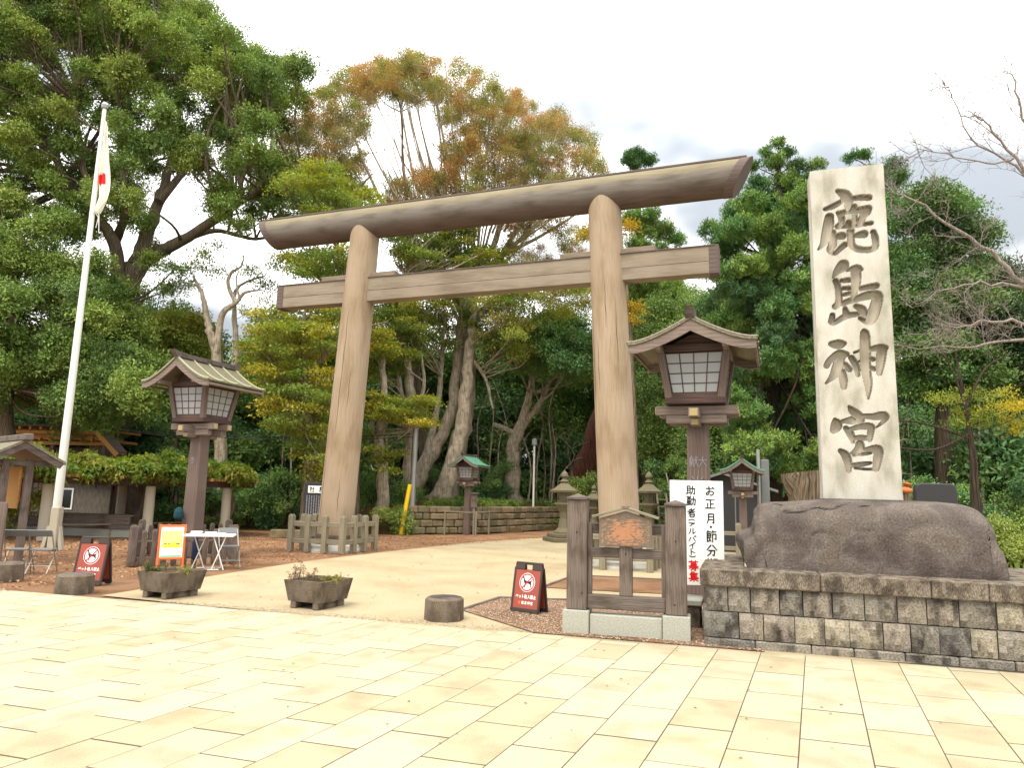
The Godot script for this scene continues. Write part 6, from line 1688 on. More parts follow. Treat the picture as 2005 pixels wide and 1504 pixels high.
	tree("yellow_green_tree", "rounded yellow-green tree behind the left lantern's roof", Vector3(-15.54, 0.5, -34), [[[Vector3(-15.55, 0.59, -34), Vector3(-16.01, 5.39, -34), Vector3(-16.15, 8.12, -34)], 0.2, 0.08]],
		lobes("-16.3,7.9,-32.7,0.69;-17.6,9.2,-34.9,0.91;-15.0,7.4,-32.7,0.80;-15.4,8.5,-35.6,0.76;-15.9,8.6,-33.7,0.87;-16.3,8.7,-32.2,0.93;-16.8,8.8,-36.0,0.79;-14.8,6.5,-32.2,0.60;-16.3,7.1,-32.9,0.86;-15.8,9.1,-32.2,0.76;-14.8,9.1,-33.8,0.67;-15.5,9.7,-34.0,0.60;-16.7,7.6,-36.0,0.83;-17.0,9.6,-35.3,1.06;-14.6,8.1,-32.8,0.60;-16.8,7.8,-34.6,0.99"), {"cols": [OLIVE[0], OLIVE[2], GREEN[3]], "dens": 16.0, "seed": 104})
	# layered maples behind the left pillar
	tree("layered_maple", "layered olive and gold maple left of the left gate pillar", Vector3(-7.49, 0.4, -27), [
		[[Vector3(-7.45, 0.38, -27), Vector3(-7.57, 2.82, -27), Vector3(-7.85, 5.14, -27), Vector3(-8.14, 7.11, -27), Vector3(-8.05, 8.73, -27)], 0.22, 0.05], [[Vector3(-7.78, 4.75, -27), Vector3(-8.64, 5.91, -27), Vector3(-9.48, 6.68, -27), Vector3(-10.28, 6.86, -27)], 0.1, 0.03], [[Vector3(-7.94, 5.92, -27), Vector3(-7.14, 6.94, -27), Vector3(-6.21, 7.76, -27), Vector3(-4.85, 8.2, -27)], 0.1, 0.03], [[Vector3(-8.08, 6.91, -27), Vector3(-8.98, 7.9, -27), Vector3(-10, 8.28, -27)], 0.08, 0.02]],
		lobes("-8.6,3.5,-29.7,0.62;-7.3,2.2,-27.1,0.35;-7.8,4.2,-25.7,0.32;-8.8,7.8,-29.3,0.37;-10.3,7.1,-29.3,0.67;-8.2,7.0,-28.3,0.64;-8.3,6.6,-24.9,0.35;-9.4,4.3,-28.2,0.35;-9.1,6.1,-27.1,0.58;-8.3,4.7,-24.8,0.50;-8.1,4.1,-24.8,0.31;-7.8,5.8,-25.5,0.40;-11.2,7.7,-30.0,0.60;-8.5,5.6,-27.8,0.42;-6.6,4.9,-24.8,0.42;-8.0,7.9,-29.7,0.60;-7.7,3.0,-26.9,0.37;-7.4,5.0,-26.7,0.42;-10.7,6.0,-29.8,0.69;-7.3,4.6,-25.0,0.40;-7.4,3.8,-26.5,0.55;-8.2,6.6,-28.7,0.51;-7.0,3.9,-26.4,0.56;-7.6,3.3,-26.4,0.56;-7.7,2.6,-29.9,0.59;-8.3,5.6,-28.8,0.55;-8.9,4.0,-28.3,0.42;-7.7,7.6,-25.7,0.45;-9.6,6.9,-25.5,0.41;-9.9,5.7,-29.1,0.40;-8.4,7.4,-25.0,0.48;-9.1,6.3,-29.8,0.56;-7.5,5.5,-28.0,0.59;-9.2,7.3,-27.6,0.52;-8.5,5.2,-26.1,0.39;-7.5,4.5,-29.9,0.46;-9.3,5.8,-29.9,0.48;-10.4,6.9,-29.9,0.42;-8.8,4.5,-26.1,0.42;-8.7,5.3,-28.6,0.47;-7.5,6.0,-29.2,0.49;-8.8,5.8,-24.9,0.53;-7.3,2.5,-26.9,0.37;-8.0,4.9,-27.6,0.61;-7.7,6.2,-25.9,0.48;-7.5,5.2,-28.9,0.46;-9.9,7.6,-28.2,0.65;-7.2,7.1,-26.4,0.51;-10.2,5.3,-29.6,0.38;-9.3,6.5,-25.8,0.33;-8.7,7.3,-24.8,0.42;-8.5,5.1,-24.8,0.39;-7.7,5.2,-25.0,0.45;-7.4,6.5,-29.0,0.50;-8.8,6.9,-25.0,0.40;-6.7,2.8,-25.2,0.40;-9.9,6.5,-26.9,0.36;-8.6,6.8,-28.4,0.37;-7.7,4.6,-28.1,0.62;-9.5,7.4,-25.9,0.37;-7.2,3.4,-27.4,0.37;-6.4,3.0,-26.2,0.36;-6.8,5.1,-26.9,0.46;-7.9,2.1,-29.8,0.54;-8.1,7.4,-26.8,0.57;-9.7,6.4,-27.6,0.40;-9.7,6.9,-29.1,0.67;-7.9,6.8,-26.2,0.44;-8.1,3.9,-28.9,0.53;-8.1,8.0,-28.2,0.58;-9.0,6.7,-25.3,0.34;-7.7,3.1,-29.6,0.60;-9.3,5.3,-28.6,0.57;-8.4,5.2,-29.7,0.68;-8.1,7.5,-25.8,0.44;-7.1,5.6,-25.9,0.33;-9.5,8.2,-29.8,0.46;-8.4,6.2,-26.1,0.46;-7.6,7.3,-29.1,0.37;-9.1,5.8,-27.7,0.49;-6.8,7.3,-24.7,0.44;-8.3,3.9,-25.9,0.39;-8.6,4.0,-28.8,0.49;-6.9,6.0,-25.9,0.35;-9.1,8.4,-28.9,0.34;-9.1,7.9,-27.1,0.40;-8.5,8.3,-27.8,0.29;-7.9,9.4,-28.4,0.43;-7.2,8.4,-26.0,0.25;-8.3,9.2,-27.9,0.46;-10.3,8.8,-29.7,0.35;-7.5,8.9,-28.5,0.40;-9.2,8.5,-27.9,0.32;-9.3,7.9,-26.0,0.30;-7.8,8.6,-28.9,0.26;-7.4,8.0,-27.4,0.36;-8.3,9.2,-28.7,0.28;-8.8,8.2,-25.9,0.39;-7.7,9.7,-29.4,0.36;-7.0,8.7,-26.6,0.36;-9.6,9.2,-29.7,0.45;-10.6,8.7,-29.7,0.35;-8.4,7.8,-26.4,0.33;-9.8,8.5,-27.5,0.35;-9.7,8.3,-26.4,0.27;-7.8,7.7,-25.9,0.35"), {"cols": [OLIVE[0], OLIVE[1], OLIVE[2], GREEN[0], OLIVE[2]], "leaf": "maple", "mat": M.leaf_thin, "dens": 9.5, "shell": 0.8, "flat": 0.3, "seed": 105, "bough": 0.035, "upward": 0.1})
	tree("high_maple", "tall maple with layered sprays seen between the giant's limbs and the beam", Vector3(-7.18, 0.5, -30), [
		[[Vector3(-6.43, 0.27, -30), Vector3(-6.49, 5.14, -30), Vector3(-6.94, 9.11, -30), Vector3(-7.79, 12.3, -30), Vector3(-8.39, 14.65, -30)], 0.24, 0.05], [[Vector3(-6.94, 9.11, -30), Vector3(-8.12, 10.45, -30), Vector3(-9.29, 11.34, -30), Vector3(-10.32, 11.77, -30)], 0.09, 0.02], [[Vector3(-7.79, 12.3, -30), Vector3(-9.23, 13.68, -30), Vector3(-10.31, 14.6, -30)], 0.1, 0.03], [[Vector3(-8.1, 13.7, -30), Vector3(-7.05, 14.92, -30), Vector3(-6.41, 15.66, -30)], 0.09, 0.03]],
		lobes("-8.3,14.6,-27.4,0.53;-8.0,15.2,-30.0,0.39;-9.5,14.0,-27.7,0.59;-9.7,14.5,-30.5,0.69;-7.7,14.5,-30.3,0.50;-7.3,15.2,-30.5,0.48;-8.7,15.9,-31.2,0.66;-6.4,14.1,-28.9,0.63;-8.4,13.8,-27.1,0.53;-7.6,14.6,-27.4,0.38;-8.5,13.5,-29.7,0.40;-7.3,13.3,-27.3,0.54;-6.3,14.7,-31.8,0.70;-8.9,15.4,-30.8,0.42;-8.9,13.9,-27.0,0.35;-9.8,15.1,-29.2,0.47;-7.6,13.8,-27.6,0.37;-10.0,14.7,-30.2,0.39;-9.9,15.9,-31.6,0.45;-7.5,13.2,-28.3,0.45;-6.1,13.2,-28.4,0.58;-7.3,13.9,-27.2,0.35;-9.9,16.0,-30.7,0.45;-9.5,15.4,-31.7,0.59;-7.0,15.5,-31.6,0.58;-8.0,14.6,-29.7,0.59;-6.7,13.1,-27.9,0.62;-7.5,15.3,-32.3,0.45;-8.2,16.0,-32.9,0.43;-5.5,13.0,-27.9,0.43;-7.9,14.7,-32.1,0.43;-8.5,14.0,-28.6,0.64;-8.6,17.0,-32.6,0.57;-5.8,13.6,-28.5,0.44;-9.3,15.7,-30.2,0.57;-8.1,14.3,-27.9,0.64;-8.6,14.5,-32.0,0.68;-10.8,16.1,-32.0,0.44;-6.9,13.5,-27.9,0.37;-9.5,14.3,-31.5,0.39;-6.7,13.3,-29.2,0.46;-9.8,16.7,-32.9,0.67;-8.5,13.1,-28.3,0.42;-8.1,15.5,-29.5,0.44;-7.7,12.7,-27.2,0.56;-8.5,16.7,-33.0,0.55;-10.2,17.3,-32.8,0.48;-7.5,13.8,-30.7,0.41;-8.3,10.8,-28.2,0.40;-6.8,11.1,-27.1,0.33;-9.3,11.3,-29.3,0.52;-8.1,11.7,-30.0,0.48;-8.9,12.1,-30.5,0.55;-7.6,10.4,-29.1,0.36;-8.5,11.6,-32.1,0.58;-8.2,10.5,-28.5,0.34;-9.7,12.3,-32.3,0.55;-7.7,10.9,-27.5,0.30;-8.3,12.3,-32.9,0.53;-8.8,10.9,-29.1,0.48;-8.3,11.3,-29.6,0.33;-7.7,10.8,-29.4,0.41;-9.1,11.7,-29.7,0.35;-7.3,10.8,-28.2,0.45;-10.6,12.7,-32.9,0.48;-9.1,11.7,-31.7,0.58;-10.0,12.0,-33.0,0.55;-7.3,11.1,-30.7,0.34;-6.7,9.9,-27.6,0.49;-7.8,11.7,-32.0,0.42;-8.4,10.3,-28.3,0.31;-9.4,11.0,-28.0,0.38;-8.7,10.3,-27.8,0.39;-7.1,11.8,-30.2,0.36;-10.7,12.1,-32.8,0.36;-7.4,11.5,-30.0,0.46;-6.7,10.8,-27.9,0.31;-7.3,11.0,-27.4,0.28;-8.7,12.0,-31.8,0.38;-7.9,11.4,-28.3,0.34;-9.3,12.8,-33.0,0.46;-8.3,12.8,-32.1,0.43;-9.1,9.5,-31.3,0.32;-8.2,8.2,-28.2,0.29;-9.8,8.9,-30.0,0.48;-7.2,8.5,-27.5,0.41;-9.0,8.5,-29.1,0.42;-9.4,8.9,-28.4,0.30;-8.1,9.8,-31.4,0.50;-6.8,8.8,-27.4,0.25;-8.7,8.1,-27.3,0.45;-8.0,8.4,-28.3,0.29;-7.4,8.2,-27.4,0.41;-8.5,9.1,-28.6,0.36;-8.8,8.8,-30.7,0.33;-7.7,9.0,-28.3,0.44;-8.1,8.4,-27.9,0.33;-8.4,9.1,-30.6,0.35"), {"cols": [OLIVE[2], GREEN[0], GREEN[3], OLIVE[0]], "leaf": "maple", "mat": M.leaf_thin, "dens": 9.0, "shell": 0.8, "flat": 0.3, "seed": 106, "bough": 0.035, "upward": 0.1})
	# the fan-shaped autumn tree above the gate
	tree("autumn_zelkova", "tall fan-shaped autumn tree with russet crown above the gate", Vector3(-3.3, 1.05, -37), [
		[[Vector3(-3.36, 1.2, -37), Vector3(-2.75, 3.95, -37), Vector3(-2.38, 6.08, -37), Vector3(-2.31, 8.79, -37), Vector3(-2.29, 11.56, -37)], 0.5, 0.34],
		[[Vector3(-2.31, 10.44, -37), Vector3(-3.52, 12.8, -37.5), Vector3(-4.82, 16.15, -38), Vector3(-6.16, 20.65, -38), Vector3(-6.97, 25.33, -38)], 0.2, 0.03], [[Vector3(-3.47, 12.65, -37), Vector3(-5.76, 14.87, -37), Vector3(-7.36, 17.3, -36), Vector3(-8.91, 20.75, -36), Vector3(-9.9, 23.4, -36)], 0.15, 0.03],
		[[Vector3(-2.29, 11.56, -37), Vector3(-2.1, 14.05, -36), Vector3(-3, 16.84, -36), Vector3(-3.84, 19.77, -35), Vector3(-4.51, 23.22, -35)], 0.19, 0.03], [[Vector3(-2.29, 11.56, -37), Vector3(-1.34, 14.41, -37), Vector3(-0.71, 16.74, -37), Vector3(-0.64, 19.69, -37), Vector3(-1.59, 23.3, -37)], 0.19, 0.03],
		[[Vector3(-1.83, 12.69, -37), Vector3(-0.26, 15.67, -38), Vector3(1.11, 18.09, -38), Vector3(1.38, 21.35, -39), Vector3(0.44, 23.88, -39)], 0.16, 0.03], [[Vector3(-1.32, 13.84, -37), Vector3(0.81, 15.52, -36), Vector3(2.41, 17.27, -36), Vector3(3.11, 18.82, -35)], 0.14, 0.03], [[Vector3(-0.65, 14.43, -37), Vector3(2, 16.32, -38), Vector3(3.97, 17.87, -38), Vector3(4.82, 19.4, -38)], 0.11, 0.02]] + [[[Vector3(-5.1, 15.29, -37.74), Vector3(-7.99, 16.98, -38.35), Vector3(-9.92, 18.77, -38.96), Vector3(-11.56, 20.36, -39.48)], 0.07, 0.02], [[Vector3(-8.06, 17.24, -38.44), Vector3(-7.36, 18.63, -38.44), Vector3(-8.72, 19.68, -38.44)], 0.04, 0.015], [[Vector3(-4.01, 13.67, -36.43), Vector3(-6.53, 15.6, -35.3), Vector3(-8.51, 17.43, -34.18), Vector3(-10.01, 18.92, -33.21)], 0.07, 0.02], [[Vector3(-3.84, 12.89, -36.85), Vector3(-6.51, 15.44, -36.54), Vector3(-8.59, 18.02, -36.24), Vector3(-10.01, 20.25, -35.98)], 0.08, 0.02], [[Vector3(-6.77, 15.81, -36.5), Vector3(-6.86, 17.1, -36.5), Vector3(-6.7, 18.05, -36.12)], 0.05, 0.015], [[Vector3(-3, 12.11, -37), Vector3(-6.23, 15.31, -36.91), Vector3(-8.67, 18.6, -36.82), Vector3(-10.53, 21.48, -36.74)], 0.07, 0.02], [[Vector3(-2.93, 12.11, -37), Vector3(-5.57, 14.35, -36.15), Vector3(-7.55, 16.53, -35.29), Vector3(-9.1, 18.34, -34.56)], 0.07, 0.02], [[Vector3(-5.96, 14.66, -36.02), Vector3(-5.33, 15.94, -36.02), Vector3(-6.43, 17.03, -35.77)], 0.04, 0.015], [[Vector3(-5.05, 15.86, -37.95), Vector3(-6.92, 18.47, -38.36), Vector3(-8.2, 21.19, -38.76), Vector3(-9.14, 23.62, -39.11)], 0.04, 0.02], [[Vector3(-3.67, 13.64, -36.88), Vector3(-6.04, 16.77, -36.63), Vector3(-7.91, 19.96, -36.39), Vector3(-9.24, 22.74, -36.18)], 0.09, 0.02], [[Vector3(-6.29, 17.23, -36.6), Vector3(-6.85, 18.52, -36.6), Vector3(-7.37, 19.9, -36.23)], 0.05, 0.015], [[Vector3(-3.36, 13.77, -36.73), Vector3(-5.33, 16.68, -36.2), Vector3(-6.34, 19.59, -35.67), Vector3(-7.56, 22.07, -35.22)], 0.06, 0.02], [[Vector3(-5.37, 17.1, -36.13), Vector3(-5.53, 18.39, -36.13), Vector3(-5.04, 20.09, -35.89)], 0.03, 0.015], [[Vector3(-2.68, 11.54, -37), Vector3(-4.69, 14.89, -37.8), Vector3(-6.34, 18.47, -38.59), Vector3(-7.9, 21.71, -39.28)], 0.1, 0.02], [[Vector3(-5.02, 15.39, -37.91), Vector3(-4.79, 16.73, -37.91), Vector3(-4.88, 17.81, -37.89)], 0.06, 0.015], [[Vector3(-3.69, 13.98, -36.57), Vector3(-5.12, 16.22, -36.22), Vector3(-6.2, 18.47, -35.87), Vector3(-6.8, 20.4, -35.58)], 0.06, 0.02], [[Vector3(-3.9, 15.44, -38.15), Vector3(-5.28, 18.42, -39.08), Vector3(-7.01, 21.57, -40.02), Vector3(-7.95, 24.44, -40.83)], 0.07, 0.02], [[Vector3(-3.21, 13.37, -37.01), Vector3(-4.76, 17.1, -37.03), Vector3(-6.42, 20.95, -37.05), Vector3(-7.29, 24.36, -37.06)], 0.06, 0.02], [[Vector3(-5.09, 17.64, -37.03), Vector3(-4.97, 18.97, -37.03), Vector3(-5.1, 20.05, -36.44)], 0.04, 0.015], [[Vector3(-2.58, 12.02, -37), Vector3(-3.97, 15.63, -36.39), Vector3(-5.13, 19.24, -35.79), Vector3(-5.99, 22.32, -35.27)], 0.11, 0.02], [[Vector3(-4.2, 16.14, -36.31), Vector3(-4.2, 17.44, -36.31), Vector3(-5.65, 19.16, -35.6)], 0.06, 0.015], [[Vector3(-3.64, 15.25, -37.23), Vector3(-5.05, 18.71, -37.41), Vector3(-6.09, 22.31, -37.59), Vector3(-6.9, 25.5, -37.75)], 0.06, 0.02], [[Vector3(-3.43, 14.65, -36.46), Vector3(-4.52, 17.62, -36.02), Vector3(-5.51, 20.6, -35.58), Vector3(-6.02, 23.16, -35.2)], 0.07, 0.02], [[Vector3(-3.02, 13.82, -36.75), Vector3(-4.28, 17.46, -36.26), Vector3(-5.2, 21.13, -35.77), Vector3(-6.1, 24.28, -35.35)], 0.09, 0.02], [[Vector3(-3.6, 16.38, -35.96), Vector3(-4.38, 18.39, -35.52), Vector3(-5, 20.4, -35.07), Vector3(-5.35, 22.11, -34.69)], 0.06, 0.02], [[Vector3(-2.75, 13.63, -36.43), Vector3(-3.78, 17.01, -35.31), Vector3(-4.03, 20.28, -34.18), Vector3(-4.63, 22.97, -33.22)], 0.08, 0.02], [[Vector3(-2.74, 13.3, -37.48), Vector3(-3.87, 17.06, -38.43), Vector3(-4.3, 21.11, -39.37), Vector3(-5.15, 24.79, -40.19)], 0.07, 0.02], [[Vector3(-2.42, 11.88, -37), Vector3(-3.63, 16.03, -38.06), Vector3(-4.25, 20.54, -39.13), Vector3(-5.08, 24.67, -40.04)], 0.07, 0.02], [[Vector3(-3.57, 16.66, -38.22), Vector3(-3.07, 18.03, -38.22), Vector3(-5.03, 18.69, -37.42)], 0.04, 0.015], [[Vector3(-2.58, 13.98, -36.69), Vector3(-3.09, 17.62, -36.07), Vector3(-3.56, 21.25, -35.46), Vector3(-3.97, 24.35, -34.93)], 0.05, 0.02], [[Vector3(-3.23, 18.13, -35.99), Vector3(-3.89, 19.42, -35.99), Vector3(-4.73, 20.15, -35.41)], 0.03, 0.015], [[Vector3(-2.77, 15.62, -36.36), Vector3(-3.03, 18.07, -36.09), Vector3(-3.48, 20.53, -35.82), Vector3(-3.57, 22.65, -35.59)], 0.06, 0.02], [[Vector3(-2.39, 15.82, -35.92), Vector3(-2.61, 17.76, -35.46), Vector3(-2.76, 19.69, -35), Vector3(-2.63, 21.33, -34.61)], 0.04, 0.02], [[Vector3(-2.48, 14.43, -36.41), Vector3(-2.73, 17.22, -35.92), Vector3(-2.74, 20, -35.43), Vector3(-3.1, 22.36, -35.02)], 0.06, 0.02], [[Vector3(-2.76, 17.61, -35.85), Vector3(-3.17, 18.89, -35.85), Vector3(-3.24, 19.97, -35.55)], 0.04, 0.015], [[Vector3(-2.19, 15.67, -37.67), Vector3(-2.31, 19.06, -38.22), Vector3(-2.23, 22.62, -38.77), Vector3(-2.17, 25.82, -39.24)], 0.06, 0.02], [[Vector3(-2.15, 19.56, -38.3), Vector3(-1.76, 20.96, -38.3), Vector3(-1.36, 22.41, -38.44)], 0.04, 0.015], [[Vector3(-2.17, 13.17, -37.27), Vector3(-2.36, 17.14, -37.81), Vector3(-2.12, 21.35, -38.35), Vector3(-2.19, 25.13, -38.81)], 0.07, 0.02], [[Vector3(-2.14, 17.73, -37.89), Vector3(-2.83, 19.07, -37.89), Vector3(-3.67, 21.12, -38.81)], 0.04, 0.015], [[Vector3(-2.06, 13.19, -37.54), Vector3(-2.07, 17.62, -38.61), Vector3(-1.77, 22.42, -39.69), Vector3(-1.69, 26.83, -40.61)], 0.06, 0.02], [[Vector3(-2.02, 15.74, -37.35), Vector3(-2.05, 18.56, -37.5), Vector3(-1.66, 21.48, -37.65), Vector3(-1.84, 24.03, -37.78)], 0.05, 0.02], [[Vector3(-1.91, 18.98, -37.52), Vector3(-1.25, 20.35, -37.52), Vector3(-1.15, 21.91, -38.16)], 0.03, 0.015], [[Vector3(-1.93, 13.26, -36.85), Vector3(-1.72, 15.99, -36.56), Vector3(-1.04, 18.75, -36.26), Vector3(-0.94, 21.13, -36.01)], 0.05, 0.02], [[Vector3(-2.11, 12.4, -37), Vector3(-1.85, 16.07, -35.83), Vector3(-1.58, 19.6, -34.66), Vector3(-1.17, 22.53, -33.65)], 0.07, 0.02], [[Vector3(-1.63, 16.58, -35.66), Vector3(-1.22, 17.87, -35.66), Vector3(-1.92, 19.45, -35.91)], 0.04, 0.015], [[Vector3(-2.06, 12.38, -37), Vector3(-1.61, 15.4, -36.3), Vector3(-1.05, 18.39, -35.6), Vector3(-0.66, 20.92, -35.01)], 0.07, 0.02], [[Vector3(-1.37, 15.84, -36.2), Vector3(-0.9, 17.13, -36.2), Vector3(-1.92, 18.6, -35.58)], 0.04, 0.015], [[Vector3(-2.03, 12.16, -37), Vector3(-1.5, 14.95, -36.27), Vector3(-0.58, 17.69, -35.54), Vector3(-0.43, 19.99, -34.92)], 0.1, 0.02], [[Vector3(-1.24, 15.34, -36.17), Vector3(-0.85, 16.63, -36.17), Vector3(-1.13, 18.47, -36.29)], 0.06, 0.015], [[Vector3(-1.97, 12.62, -37), Vector3(-1, 16.25, -37.5), Vector3(-0.24, 20.06, -38), Vector3(0.27, 23.48, -38.42)], 0.06, 0.02], [[Vector3(-0.62, 15.69, -36.8), Vector3(0.42, 18.02, -36.71), Vector3(0.8, 20.36, -36.62), Vector3(1.44, 22.4, -36.55)], 0.06, 0.02], [[Vector3(0.37, 18.35, -36.7), Vector3(0.54, 19.68, -36.7), Vector3(0.15, 20.83, -36.35)], 0.04, 0.015], [[Vector3(-0.8, 16.16, -37.47), Vector3(-0.03, 18.29, -37.67), Vector3(0.62, 20.47, -37.86), Vector3(1.13, 22.39, -38.04)], 0.05, 0.02], [[Vector3(-0.76, 15.65, -35.95), Vector3(0.1, 17.26, -35.5), Vector3(0.41, 18.84, -35.05), Vector3(1.06, 20.18, -34.66)], 0.04, 0.02], [[Vector3(-1.76, 12.15, -37), Vector3(-0.12, 15.52, -37), Vector3(1.32, 18.98, -37.01), Vector3(2.31, 22.01, -37.01)], 0.11, 0.02], [[Vector3(0.17, 16.01, -37), Vector3(-0.2, 17.32, -37), Vector3(0.2, 19.1, -36.64)], 0.06, 0.015], [[Vector3(-1.19, 13.44, -37.42), Vector3(0.59, 15.91, -38.27), Vector3(1.67, 18.49, -39.11), Vector3(2.99, 20.82, -39.83)], 0.07, 0.02], [[Vector3(-0.21, 15.24, -36.06), Vector3(0.66, 16.35, -35.65), Vector3(1.87, 17.45, -35.25), Vector3(2.32, 18.37, -34.9)], 0.04, 0.02], [[Vector3(1.02, 16.52, -35.59), Vector3(0.25, 17.77, -35.59), Vector3(1.27, 19.52, -35.13)], 0.02, 0.015], [[Vector3(-0.41, 15.81, -37.8), Vector3(1.48, 17.5, -38.46), Vector3(2.92, 19.25, -39.11), Vector3(3.85, 20.8, -39.67)], 0.08, 0.02], [[Vector3(-0.22, 14.85, -36.91), Vector3(1.63, 16.22, -36.84), Vector3(3.23, 17.6, -36.77), Vector3(4.08, 18.77, -36.71)], 0.06, 0.02], [[Vector3(1.84, 16.42, -36.83), Vector3(1.43, 17.72, -36.83), Vector3(1.84, 19.8, -37.22)], 0.04, 0.015], [[Vector3(0.53, 15.19, -35.55), Vector3(2.19, 16.73, -34.93), Vector3(3.29, 18.22, -34.32), Vector3(3.86, 19.46, -33.78)], 0.06, 0.02], [[Vector3(2.17, 16.94, -34.85), Vector3(1.75, 18.18, -34.85), Vector3(2.74, 20.06, -35.8)], 0.04, 0.015], [[Vector3(0.39, 15.57, -36.52), Vector3(1.79, 17.1, -36.32), Vector3(2.72, 18.62, -36.12), Vector3(3.77, 19.93, -35.94)], 0.04, 0.02], [[Vector3(2.02, 17.32, -36.29), Vector3(1.87, 18.62, -36.29), Vector3(0.69, 19.99, -35.78)], 0.02, 0.015], [[Vector3(0.74, 15.24, -35.56), Vector3(2.49, 16.35, -34.95), Vector3(3.45, 17.41, -34.33), Vector3(4.35, 18.29, -33.8)], 0.04, 0.02], [[Vector3(2.52, 16.5, -34.86), Vector3(2.38, 17.75, -34.86), Vector3(2.62, 19.24, -34.1)], 0.02, 0.015]],
